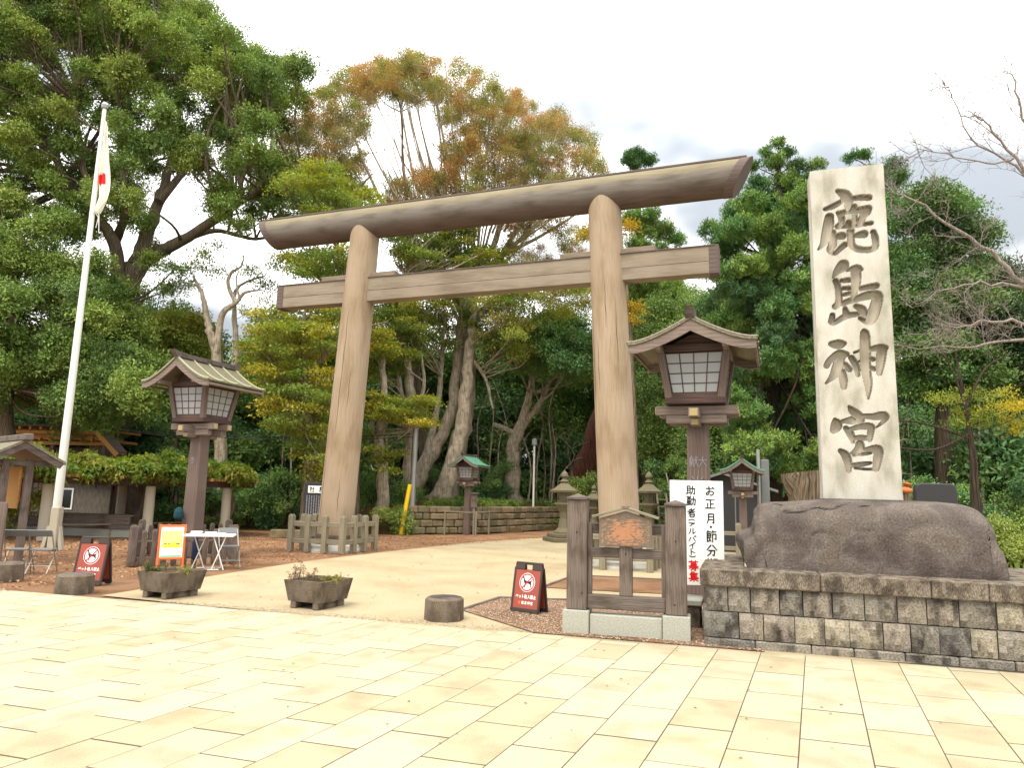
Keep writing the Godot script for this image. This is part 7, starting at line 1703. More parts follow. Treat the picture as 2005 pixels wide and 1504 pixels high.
		lobes("-2.7,20.1,-34.1,0.53;1.5,16.2,-33.6,0.55;-4.4,25.3,-41.5,0.53;-2.5,23.1,-38.7,0.51;-4.5,17.2,-33.3,0.55;-6.6,16.9,-37.5,0.50;-6.2,27.7,-40.4,0.64;-9.5,20.9,-32.4,0.46;-4.2,17.8,-37.3,0.61;-6.2,24.2,-38.2,0.50;-11.2,20.5,-39.8,0.71;-8.0,25.8,-37.8,0.55;-5.7,16.0,-34.4,0.57;-3.7,17.1,-38.0,0.58;-12.1,20.3,-36.0,0.53;-5.2,27.3,-41.7,0.60;-6.1,26.0,-37.4,0.39;-5.4,19.4,-39.0,0.72;-11.5,24.6,-38.9,0.62;-1.5,19.9,-36.8,0.66;2.2,16.7,-32.5,0.60;4.0,20.5,-41.8,0.80;-2.2,16.0,-35.5,0.43;-4.8,18.5,-37.2,0.62;-9.0,22.9,-38.3,0.62;-10.6,21.4,-40.7,0.75;-0.5,19.7,-34.6,0.52;-4.9,20.3,-40.0,0.68;-6.7,20.0,-41.9,0.80;-7.6,21.6,-33.0,0.40;-3.2,23.5,-40.7,0.78;-3.0,22.0,-39.6,0.71;2.3,20.3,-33.7,0.54;-12.0,22.0,-42.0,0.77;-7.7,25.8,-39.1,0.71;-1.9,17.2,-33.8,0.65;1.9,18.0,-37.6,0.51;-4.7,22.0,-33.5,0.48;-6.2,21.4,-32.4,0.62;-2.2,20.0,-33.9,0.46;-10.6,21.5,-36.7,0.63;1.2,18.7,-40.8,0.49;-5.8,22.7,-33.2,0.64;-10.8,17.5,-34.9,0.46;-1.5,18.6,-41.1,0.56;-1.7,17.4,-32.1,0.49;-9.4,17.0,-33.0,0.55;-1.6,20.7,-36.0,0.56;-8.8,20.5,-33.9,0.65;2.8,22.3,-40.1,0.45;3.8,19.3,-38.3,0.53;-8.7,19.2,-36.2,0.57;-1.6,15.0,-32.5,0.50;-13.6,20.3,-39.1,0.58;-6.4,23.3,-33.8,0.44;-5.2,24.7,-37.2,0.42;-0.3,18.2,-37.8,0.67;-1.6,18.4,-37.1,0.53;-0.2,20.3,-38.5,0.61;-3.9,25.1,-38.9,0.52;-5.9,17.9,-38.7,0.54;-10.6,21.0,-33.8,0.61;-5.4,17.9,-39.7,0.71;-9.0,24.7,-38.5,0.58;-2.6,14.9,-33.5,0.52;-1.5,20.8,-33.3,0.63;-4.2,23.7,-39.9,0.70;4.0,21.1,-41.9,0.49;0.6,20.4,-33.9,0.57;-6.6,17.9,-38.9,0.62;2.0,24.9,-41.9,0.80;-3.6,18.7,-37.9,0.69;-12.1,20.8,-40.5,0.59;-10.0,21.0,-35.3,0.44;-2.6,23.7,-35.6,0.53;-5.3,18.4,-40.4,0.47;-6.3,27.6,-40.8,0.60;-10.7,19.3,-32.1,0.36;2.1,22.6,-41.0,0.64;2.1,15.7,-32.2,0.45;-0.6,22.8,-36.5,0.60;-8.9,19.7,-35.0,0.52;0.5,14.9,-32.2,0.51;-3.2,18.6,-35.0,0.62;-10.0,23.6,-39.8,0.48;-11.4,17.7,-32.3,0.58;-0.9,21.0,-36.2,0.49;-0.8,20.8,-32.4,0.39;-1.3,19.3,-37.2,0.47;-0.4,17.8,-32.6,0.43;-4.8,19.6,-39.3,0.54;-5.0,25.8,-37.5,0.59;-7.9,24.5,-37.9,0.73;-10.3,20.3,-35.9,0.50;2.4,21.4,-37.5,0.69;3.9,22.5,-39.4,0.76;-8.7,18.8,-36.0,0.43;-9.9,22.8,-39.0,0.49;2.2,22.6,-39.5,0.67;1.7,19.0,-39.4,0.65;0.1,19.2,-33.9,0.60;2.8,18.6,-33.8,0.64;-9.3,24.6,-39.6,0.66;-3.8,19.3,-40.9,0.56;-1.6,18.2,-39.0,0.70;3.4,16.7,-33.2,0.48;-10.9,17.5,-33.5,0.43;1.7,15.1,-32.5,0.53;-5.3,17.2,-37.4,0.53;0.4,20.7,-37.9,0.52;-6.4,15.0,-34.5,0.39;-7.9,22.4,-33.7,0.52;-7.4,18.6,-41.0,0.49;-0.8,20.5,-39.6,0.43;-9.2,18.1,-32.6,0.50;-7.5,15.7,-35.1,0.61;1.6,18.5,-39.4,0.64;-9.0,18.2,-37.7,0.63;-8.5,19.0,-37.0,0.41;-1.2,20.1,-32.6,0.52;-3.8,18.1,-40.9,0.57;-3.0,23.0,-40.3,0.49;1.2,21.0,-34.7,0.47;-7.3,24.7,-36.4,0.66;-11.2,20.6,-40.8,0.49;-7.5,24.6,-37.9,0.71;1.0,20.6,-37.6,0.40;-3.5,15.2,-33.5,0.53;-1.7,17.0,-35.1,0.67;-10.8,19.0,-36.8,0.67;-3.1,21.7,-40.3,0.74;0.1,15.4,-32.0,0.44;-8.8,18.1,-34.0,0.53;-3.7,19.2,-35.8,0.67;1.8,23.7,-41.5,0.55;-4.7,20.5,-40.8,0.54;-4.7,24.7,-35.5,0.39;3.8,18.0,-33.7,0.60;-2.2,22.4,-35.9,0.46;-13.2,18.7,-40.3,0.68;2.7,19.6,-33.6,0.45;0.4,19.1,-37.7,0.41;-3.9,21.7,-40.8,0.63;0.0,15.9,-34.9,0.58;-1.8,20.5,-36.1,0.70;-3.6,19.5,-37.9,0.50;-5.5,25.2,-35.8,0.40;-7.8,27.6,-41.2,0.50;2.4,20.1,-38.4,0.42;-1.1,19.8,-42.0,0.54;-3.6,18.6,-40.0,0.49;-10.5,18.1,-34.9,0.47;-8.9,18.5,-37.7,0.70;-0.0,19.4,-40.7,0.53;-3.2,21.4,-40.8,0.63;-3.9,17.2,-33.6,0.43;-7.7,22.1,-32.6,0.58;-6.5,28.8,-41.3,0.66;-1.1,19.2,-38.1,0.42;-9.7,21.5,-40.5,0.55;-0.8,19.0,-34.1,0.59;-8.8,21.2,-36.4,0.51;-11.9,17.1,-33.7,0.50;3.3,21.5,-36.8,0.47;-11.1,24.4,-38.6,0.63;-2.3,20.8,-39.1,0.68;1.0,19.0,-33.4,0.49;-1.0,20.2,-38.5,0.67;-4.7,26.7,-38.8,0.63;-0.4,17.1,-36.8,0.41;-2.3,16.6,-33.1,0.61;-12.1,20.2,-39.1,0.73;-9.2,18.8,-34.0,0.65;-2.1,20.8,-35.0,0.50;-13.7,21.3,-41.2,0.50;-6.8,26.9,-39.3,0.66;1.2,18.7,-36.0,0.64;-1.2,15.7,-34.3,0.45;-5.1,18.2,-40.7,0.56;-1.3,21.4,-38.9,0.68;-11.5,21.2,-36.2,0.66;-0.2,25.6,-40.6,0.78;-3.7,23.2,-36.3,0.41;-12.4,22.6,-39.9,0.54;-4.4,22.0,-34.6,0.50;-2.8,17.5,-36.6,0.67;-0.2,19.4,-33.5,0.52;-8.8,16.4,-34.0,0.40;-10.0,16.7,-33.0,0.39;-6.9,18.7,-38.5,0.43;-8.9,25.1,-40.2,0.72;-7.7,26.6,-42.0,0.81;-2.2,18.5,-32.1,0.58;-5.7,24.5,-35.8,0.47;0.2,18.1,-36.4,0.61;-3.4,17.0,-33.9,0.57;2.7,18.5,-38.5,0.66;-3.2,21.8,-32.9,0.37;-2.1,18.0,-39.8,0.54;0.6,23.2,-41.9,0.56;-9.4,21.5,-37.5,0.49;-10.8,16.3,-33.2,0.51;3.3,19.8,-36.6,0.50;-2.8,24.5,-40.3,0.73;-3.9,27.9,-40.6,0.48;3.1,21.7,-37.2,0.52;-1.1,23.8,-40.3,0.57;-9.6,22.7,-39.7,0.58;-5.4,17.1,-38.5,0.57;-4.4,16.6,-32.9,0.42;0.9,19.6,-36.5,0.54;2.4,23.1,-39.6,0.77;-0.6,23.0,-37.6,0.58;-5.3,25.1,-37.1,0.50;-4.1,24.4,-37.7,0.41;2.4,21.6,-41.1,0.65;-0.0,19.9,-38.2,0.70;-5.7,23.2,-32.8,0.63;-10.1,17.8,-33.3,0.51;-8.0,17.9,-40.2,0.74;3.9,19.7,-35.6,0.54;1.7,21.0,-41.1,0.44;-4.3,23.2,-36.3,0.58;-3.5,20.7,-37.8,0.63;-10.0,27.2,-40.5,0.71;-4.4,17.8,-36.3,0.68;-9.3,21.0,-34.7,0.41;0.8,26.0,-41.8,0.45;-2.6,22.0,-39.6,0.55;-6.9,17.7,-41.4,0.57;-4.0,22.3,-33.5,0.57;-11.8,18.1,-40.8,0.59;5.2,21.7,-41.6,0.51;-9.6,22.3,-41.6,0.61;0.6,17.4,-37.5,0.59;-4.4,20.3,-41.0,0.62;2.1,20.3,-40.3,0.68;-7.7,20.0,-42.0,0.45;3.9,20.6,-38.3,0.46;-0.6,18.4,-37.7,0.54;-11.2,20.5,-41.6,0.77;-11.3,22.3,-37.5,0.47;0.6,18.9,-35.4,0.67;-0.1,19.1,-34.7,0.52;-6.5,18.4,-38.7,0.64;-1.4,23.3,-39.4,0.69;3.0,19.2,-39.5,0.62;-9.4,17.8,-36.0,0.48;-9.7,21.3,-34.9,0.55;1.7,21.7,-35.7,0.49;-0.3,24.9,-38.5,0.41;-3.0,27.2,-41.5,0.48;-4.8,17.1,-34.7,0.37;4.1,21.2,-37.5,0.71;-3.1,23.5,-34.1,0.60;4.4,21.8,-40.1,0.59;-11.6,24.4,-38.4,0.41;2.1,20.9,-39.2,0.60;-0.2,16.5,-33.1,0.35;-11.7,19.2,-34.2,0.48;0.7,21.9,-38.5,0.73;-3.2,15.4,-34.3,0.42;-2.1,19.7,-34.0,0.59;-6.8,18.6,-37.3,0.68;-5.8,23.8,-36.0,0.51;-9.7,16.5,-37.4,0.70;-2.4,24.8,-37.1,0.67;-9.8,22.5,-38.1,0.54;-0.7,14.7,-32.0,0.57;-2.7,27.9,-41.7,0.65;-3.6,18.3,-32.7,0.42;-0.8,23.8,-39.9,0.58;2.5,20.7,-38.4,0.45;-5.5,21.7,-34.1,0.57;-1.9,15.9,-32.1,0.45;-13.8,23.2,-41.8,0.77;-9.5,16.7,-36.6,0.70;-5.7,24.9,-38.1,0.49;-5.3,14.9,-33.6,0.47;-10.5,20.8,-36.1,0.48;0.1,23.9,-38.2,0.61;-11.8,20.0,-40.8,0.75;0.3,17.4,-33.6,0.53;1.9,20.0,-36.0,0.46;2.1,17.0,-36.5,0.63;-10.4,21.6,-37.7,0.73;-11.3,23.4,-38.2,0.45;-3.1,15.1,-32.7,0.57;1.2,17.8,-39.3,0.67;3.4,18.1,-33.1,0.60;-0.3,23.2,-37.6,0.68;1.0,22.0,-42.0,0.54;1.0,18.3,-35.6,0.55;-8.2,20.2,-32.4,0.50;0.8,17.7,-36.6,0.47;-7.0,25.4,-38.4,0.48;-0.4,17.9,-32.2,0.56;-9.5,15.6,-33.9,0.64;1.8,21.0,-35.3,0.61;-1.2,17.2,-35.9,0.70;-2.2,17.5,-33.9,0.58;-12.1,21.5,-38.8,0.58;-8.0,16.0,-32.2,0.45;-3.9,24.1,-39.0,0.44;-12.5,20.9,-36.9,0.40;-11.2,25.3,-40.9,0.50;-9.0,15.9,-33.7,0.53;0.3,19.7,-35.3,0.62;3.5,20.3,-36.9,0.52;-1.4,23.4,-34.7,0.44;-10.7,16.0,-32.1,0.47;-11.0,26.2,-41.0,0.64;-9.9,21.6,-38.9,0.68;-6.1,25.7,-41.2,0.53;-0.8,17.0,-36.4,0.54;-10.9,19.1,-33.4,0.58;-3.3,18.3,-38.2,0.74;3.1,19.0,-38.3,0.63;-1.7,21.3,-33.3,0.46;-4.9,16.8,-38.9,0.52;-0.5,19.0,-33.7,0.43;-6.6,22.4,-33.3,0.53;-5.0,16.1,-33.9,0.51;-2.6,21.2,-41.6,0.45;-1.7,20.1,-38.4,0.40;2.4,23.4,-38.7,0.64;1.4,15.4,-33.2,0.64;-13.1,21.0,-37.0,0.55;-2.4,21.2,-33.5,0.37;-1.1,25.9,-41.7,0.44;-1.0,20.4,-40.5,0.63;-3.6,17.0,-36.2,0.48;-9.7,26.6,-41.1,0.71;-9.0,23.1,-37.5,0.43;-0.1,21.1,-32.5,0.50;-8.7,27.9,-40.5,0.78;0.5,17.6,-33.6,0.43;-1.7,23.1,-38.1,0.66;-4.2,17.9,-40.3,0.44;0.6,17.8,-37.5,0.63;-6.1,24.0,-38.3,0.47;-10.7,20.9,-35.8,0.45;-1.7,20.3,-34.1,0.57;-7.6,18.8,-40.4,0.47;1.4,19.4,-36.3,0.67;3.3,19.5,-37.3,0.68;-6.4,15.1,-34.0,0.41;-12.0,21.0,-40.7,0.64;-3.4,23.5,-37.7,0.55;-2.3,21.5,-34.6,0.39;-9.3,18.9,-35.4,0.38;-2.4,21.1,-40.9,0.69;-10.7,22.6,-38.9,0.70;-4.3,21.7,-32.8,0.54;-11.6,22.4,-37.2,0.44;-6.1,17.0,-38.3,0.66;-9.6,24.4,-40.2,0.47;1.5,20.1,-40.6,0.61;4.1,17.1,-32.5,0.46;0.3,19.8,-40.2,0.70;0.4,19.6,-33.7,0.62;-3.2,19.4,-33.8,0.44;1.5,17.9,-35.9,0.57;-5.5,22.9,-33.3,0.45;-1.1,21.7,-33.7,0.62;-0.3,18.9,-33.8,0.36;-7.1,26.0,-38.4,0.58;-3.1,23.4,-37.9,0.44;-2.2,18.3,-32.3,0.51;1.0,20.1,-35.1,0.49;-9.4,16.0,-33.8,0.53;-9.8,23.5,-35.5,0.64;-11.6,18.0,-36.5,0.68;-2.5,18.8,-33.7,0.58;-12.5,23.8,-40.4,0.61;1.6,16.1,-32.4,0.54;-11.3,26.0,-40.5,0.66;1.2,18.0,-38.3,0.49;4.0,17.3,-34.2,0.66;-0.1,25.4,-41.4,0.51;-1.1,15.4,-33.9,0.50;-10.3,21.8,-38.3,0.64;2.0,16.6,-32.0,0.53;0.9,24.3,-39.1,0.47;-1.3,20.1,-39.3,0.73;2.1,19.9,-38.8,0.50;-11.1,17.0,-33.7,0.50;-9.6,16.1,-32.9,0.61;-3.7,22.9,-38.0,0.71;-5.4,26.3,-41.9,0.55;-3.3,24.6,-40.5,0.53;2.5,17.5,-35.2,0.50;-0.4,21.2,-34.0,0.38;-0.2,18.3,-36.1,0.61;-9.4,17.3,-37.8,0.66;-2.5,20.0,-36.7,0.54;-8.3,22.2,-34.5,0.53;2.1,19.1,-34.6,0.50;-3.2,16.5,-36.7,0.65;-8.4,25.8,-38.9,0.53;-7.2,25.6,-39.3,0.43;-1.9,18.7,-41.2,0.61;-0.4,18.9,-41.6,0.73;-7.0,17.2,-36.5,0.40;-3.1,21.5,-33.9,0.54;2.7,19.5,-39.4,0.74;-3.6,20.7,-39.3,0.74;-2.8,18.8,-33.4,0.44;1.2,18.6,-33.4,0.41;-3.6,20.4,-33.4,0.61;-10.2,18.5,-33.2,0.63;-3.8,20.8,-37.4,0.53;-1.9,15.8,-32.4,0.35;2.9,17.6,-36.5,0.45;-4.1,24.1,-38.5,0.60;-5.4,16.2,-36.8,0.69;-9.4,21.2,-32.9,0.58;-0.1,16.5,-32.6,0.40;-8.7,22.6,-34.8,0.66;0.1,25.4,-41.8,0.54;-4.4,16.9,-36.1,0.54;-2.5,22.2,-38.0,0.41;0.4,24.2,-39.8,0.57;-9.0,20.0,-32.0,0.37;-12.2,22.0,-38.3,0.66;-5.6,23.7,-36.9,0.65;-9.5,18.8,-39.8,0.67;0.3,18.0,-34.2,0.41;-3.5,18.5,-40.6,0.78;-1.2,21.9,-33.3,0.47;-12.2,26.6,-41.9,0.49;-3.4,27.5,-40.8,0.56;-8.7,22.1,-33.1,0.61;-1.2,23.6,-41.6,0.52;-4.9,19.9,-41.5,0.78;-2.4,18.4,-41.2,0.45;-7.0,15.6,-35.4,0.39;-5.3,17.7,-34.6,0.55;-5.9,22.4,-34.2,0.36;-1.1,18.9,-39.1,0.58;-7.4,20.9,-32.8,0.49;-1.7,21.8,-34.6,0.58;-3.8,15.7,-35.6,0.59;-0.4,17.3,-33.2,0.56;-6.0,14.8,-33.5,0.63;-8.8,25.0,-38.7,0.65;-1.3,26.5,-41.8,0.55;-7.2,21.5,-33.0,0.55;0.8,22.8,-41.4,0.53;-4.4,18.8,-38.2,0.40;0.1,15.6,-33.0,0.40;-10.7,18.0,-38.8,0.54;-0.7,17.4,-38.6,0.45;-7.3,17.4,-39.6,0.75;-2.4,22.2,-34.0,0.40;1.0,21.4,-36.2,0.65;3.4,20.8,-41.6,0.49;-7.5,19.3,-32.4,0.61;-3.3,22.8,-36.9,0.53;-8.3,24.2,-37.0,0.56;-10.6,17.5,-36.6,0.43;0.4,15.4,-32.6,0.61;-8.5,21.2,-33.4,0.55;-1.5,15.5,-33.4,0.46;-0.6,23.2,-41.2,0.76;-8.1,24.3,-36.4,0.68;3.8,19.9,-41.7,0.70;3.4,21.6,-37.7,0.53;-8.5,19.4,-36.8,0.52;-1.6,26.0,-40.0,0.62;-3.3,23.0,-35.9,0.62;5.0,20.9,-41.8,0.65;-14.0,24.2,-41.6,0.48;-4.7,23.4,-36.4,0.50;0.4,20.8,-41.5,0.70;-5.7,21.0,-41.5,0.80;-3.0,25.9,-41.7,0.74;-9.3,23.0,-40.2,0.72;-12.2,18.1,-41.1,0.52;-3.2,18.0,-35.3,0.43;1.8,18.0,-39.0,0.66;-2.3,24.8,-39.9,0.55;2.0,22.9,-37.2,0.46;-11.5,21.9,-36.6,0.40;-2.0,18.8,-35.8,0.42;-3.1,24.6,-38.2,0.41;-1.8,14.8,-32.1,0.46;-10.5,16.9,-37.9,0.63;-14.0,20.4,-39.8,0.70;-11.9,18.4,-38.3,0.58;-5.5,22.8,-32.7,0.41;-7.9,16.9,-32.8,0.46;-5.5,16.8,-33.9,0.54;0.2,21.8,-38.9,0.60;-10.4,20.0,-40.1,0.49;-4.1,27.0,-40.4,0.47;-0.1,18.7,-41.5,0.73;-11.0,20.1,-35.3,0.42;-1.0,21.1,-37.6,0.60;-1.4,22.3,-34.0,0.43;-9.8,19.6,-40.4,0.53;-9.5,20.5,-34.0,0.65;-12.9,19.5,-37.8,0.47;-11.0,19.6,-36.6,0.60;-8.6,18.5,-32.1,0.49;1.3,18.8,-38.4,0.66;0.4,18.2,-37.2,0.49;-10.9,16.5,-35.3,0.57;1.2,19.7,-33.0,0.62;-6.0,25.2,-37.2,0.72;-12.9,20.4,-40.4,0.69;-12.6,19.9,-35.7,0.49;-5.0,18.3,-38.9,0.58;-0.1,20.9,-35.7,0.65;0.7,20.6,-38.1,0.71;-2.8,21.9,-39.9,0.53;-3.1,20.3,-37.5,0.61;-8.0,24.1,-35.3,0.49;-0.7,21.8,-36.3,0.46;-2.9,15.5,-33.4,0.42;-3.4,22.4,-37.3,0.48;-3.1,18.3,-39.9,0.49;-8.2,18.0,-41.6,0.73;-5.7,16.7,-33.3,0.41;4.0,17.6,-32.5,0.48;-11.7,17.3,-33.9,0.51;-10.1,17.1,-32.5,0.58;-10.7,20.1,-37.2,0.71;-12.4,20.0,-37.2,0.72;-4.3,22.8,-34.5,0.39;-3.3,17.8,-33.8,0.65;4.8,19.3,-39.0,0.54;-9.8,25.2,-37.8,0.72;-7.7,15.1,-32.0,0.49;-12.9,25.0,-40.9,0.58;-0.2,19.8,-34.7,0.66;-2.7,15.2,-33.6,0.47;-9.4,19.2,-36.9,0.63;-14.3,23.2,-41.4,0.63;-10.9,19.9,-34.3,0.58;2.9,15.0,-37.8,0.52;1.1,13.5,-34.6,0.42;3.8,16.2,-38.6,0.52;2.4,16.5,-37.6,0.61;0.0,14.1,-35.4,0.43;-0.4,15.5,-35.8,0.72;3.5,14.7,-37.1,0.45;1.6,15.1,-34.5,0.53;3.3,15.8,-38.7,0.46;-0.2,14.8,-36.4,0.43;2.6,14.8,-36.4,0.56;1.3,14.6,-36.3,0.43;0.4,12.8,-33.5,0.66;0.7,15.8,-36.3,0.61;0.4,14.8,-35.2,0.40;3.5,14.2,-33.2,0.44;-0.1,16.8,-39.1,0.52;0.5,16.8,-39.4,0.66;0.7,14.3,-36.9,0.53;1.7,13.7,-35.7,0.52;3.0,15.5,-36.0,0.52;2.5,15.8,-37.6,0.74"), {"cols": RUSSET + [Color(0.287, 0.287, 0.096), Color(0.358, 0.272, 0.128), Color(0.229, 0.272, 0.077)], "leaf": "fine", "mat": M.leaf_thin, "dens": 12.5, "size": 0.7, "flat": 0.8, "seed": 107, "bough": 0.024, "twigs": 6, "bark": M.bark_pale, "flare": 0.9, "steep": 2.6, "shell": 0.6})
	tree("gold_topped_tree", "small orange and gold crown at the very top of the autumn tree", Vector3(-5.33, 1.05, -38.5), [[[Vector3(-4.12, 1.16, -38.5), Vector3(-5.02, 6.19, -38.5), Vector3(-5.55, 11.88, -38.5), Vector3(-6.25, 17.82, -38.5), Vector3(-6.8, 23.41, -38.5)], 0.3, 0.05]],
		lobes("-6.67,25.34,-38.00,0.92;-7.92,26.26,-39.00,0.67;-5.35,24.75,-37.00,0.74;-6.43,26.37,-38.00,0.54;-7.08,24.53,-38.00,0.71;-8.64,25.59,-39.00,0.56;-4.87,24.43,-38.00,0.54"), {"cols": [Color(0.381, 0.181, 0.028), Color(0.275, 0.234, 0.038), Color(0.149, 0.181, 0.028)], "leaf": "fine", "mat": M.leaf_thin, "dens": 10.0, "seed": 108, "bough": 0.04})
	# mid canopy under and between the beams
	tree("leaning_pale_tree", "pale trunk leaning right with brown lower bend, behind the grey pole", Vector3(-4.47, 1.05, -35.5), [
		[[Vector3(-4.77, 1.06, -35.5), Vector3(-4.43, 2.56, -35.5), Vector3(-3.59, 4.13, -35.5), Vector3(-2.99, 5.88, -35.5), Vector3(-2.78, 8.49, -35.5), Vector3(-2.67, 10.61, -35.5), Vector3(-2.15, 12.24, -35.5)], 0.42, 0.14], [[Vector3(-4.19, 3.31, -35.5), Vector3(-3.83, 5.09, -35.5), Vector3(-3.59, 6.9, -35.5), Vector3(-3.56, 8.73, -35.5), Vector3(-3.48, 10.59, -35.5)], 0.2, 0.07], [[Vector3(-2.65, 10.08, -35.5), Vector3(-3.58, 11.93, -35.5), Vector3(-4.16, 13.28, -35.5)], 0.1, 0.03], [[Vector3(-2.63, 10.88, -35.5), Vector3(-1.23, 12.26, -35.5), Vector3(0.33, 12.84, -35.5)], 0.1, 0.03]],
		lobes("-6.5,10.2,-37.6,0.70;-5.1,11.9,-36.0,0.70;-4.9,10.1,-36.7,0.59;-5.9,11.5,-34.1,0.73;-4.7,8.8,-32.9,0.61;-3.1,10.1,-35.9,0.49;-5.7,10.8,-33.2,0.43;-3.9,10.4,-36.1,0.76;-5.7,9.7,-33.1,0.61;-5.8,11.2,-36.8,0.52;-3.2,11.6,-32.5,0.66;-2.1,10.5,-34.9,0.58;-5.3,9.0,-32.1,0.57;-4.2,9.9,-33.6,0.73;-4.9,10.8,-33.9,0.42;-0.3,10.5,-32.2,0.47;-6.2,12.5,-37.2,0.53;-3.2,8.9,-34.3,0.54;-4.4,8.4,-33.5,0.61;-5.2,12.7,-36.2,0.51;-4.0,9.1,-34.2,0.50;-3.7,11.6,-32.9,0.47;-1.8,11.7,-33.3,0.63;-2.5,10.5,-37.6,0.59;-5.3,11.3,-37.2,0.80;-3.7,11.2,-37.8,0.57;-4.6,9.1,-32.0,0.60;-4.4,11.5,-37.6,0.59;-3.4,9.6,-37.4,0.62;-6.7,11.3,-36.8,0.66;-3.3,10.5,-32.7,0.57;-2.0,9.9,-34.5,0.69;-5.4,9.7,-36.2,0.67;-5.5,10.9,-34.3,0.66;-2.6,10.5,-34.1,0.67;-2.4,11.9,-33.6,0.70;-0.6,11.5,-34.9,0.56;-2.8,11.9,-37.1,0.58;-2.9,12.4,-36.5,0.64;-4.5,11.0,-37.2,0.50;-5.1,8.7,-34.8,0.46;-3.7,11.4,-36.0,0.46;-4.3,11.7,-35.1,0.46;-4.7,9.7,-37.7,0.67;-4.5,11.1,-33.0,0.50;-1.0,11.7,-37.7,0.65;-4.0,12.4,-37.3,0.47;-3.9,10.3,-37.9,0.70;-1.8,11.4,-37.7,0.82;-4.3,11.6,-36.4,0.44;-6.4,11.7,-36.4,0.45;-1.4,10.6,-34.9,0.52;-5.3,9.0,-33.9,0.59;-1.5,10.0,-34.3,0.55;-6.3,11.5,-36.9,0.49;-5.8,8.6,-34.0,0.54;-3.7,12.9,-36.6,0.62;-5.2,10.1,-33.2,0.69;-2.6,10.8,-32.2,0.70;-3.5,11.3,-33.7,0.46"), {"cols": [GREEN[0], OLIVE[2], GREEN[2], OLIVE[0]], "leaf": "maple", "mat": M.leaf_thin, "dens": 9.5, "shell": 0.8, "flat": 0.32, "seed": 109, "bark": M.bark_pale, "flare": 0.8, "upward": 0.1})
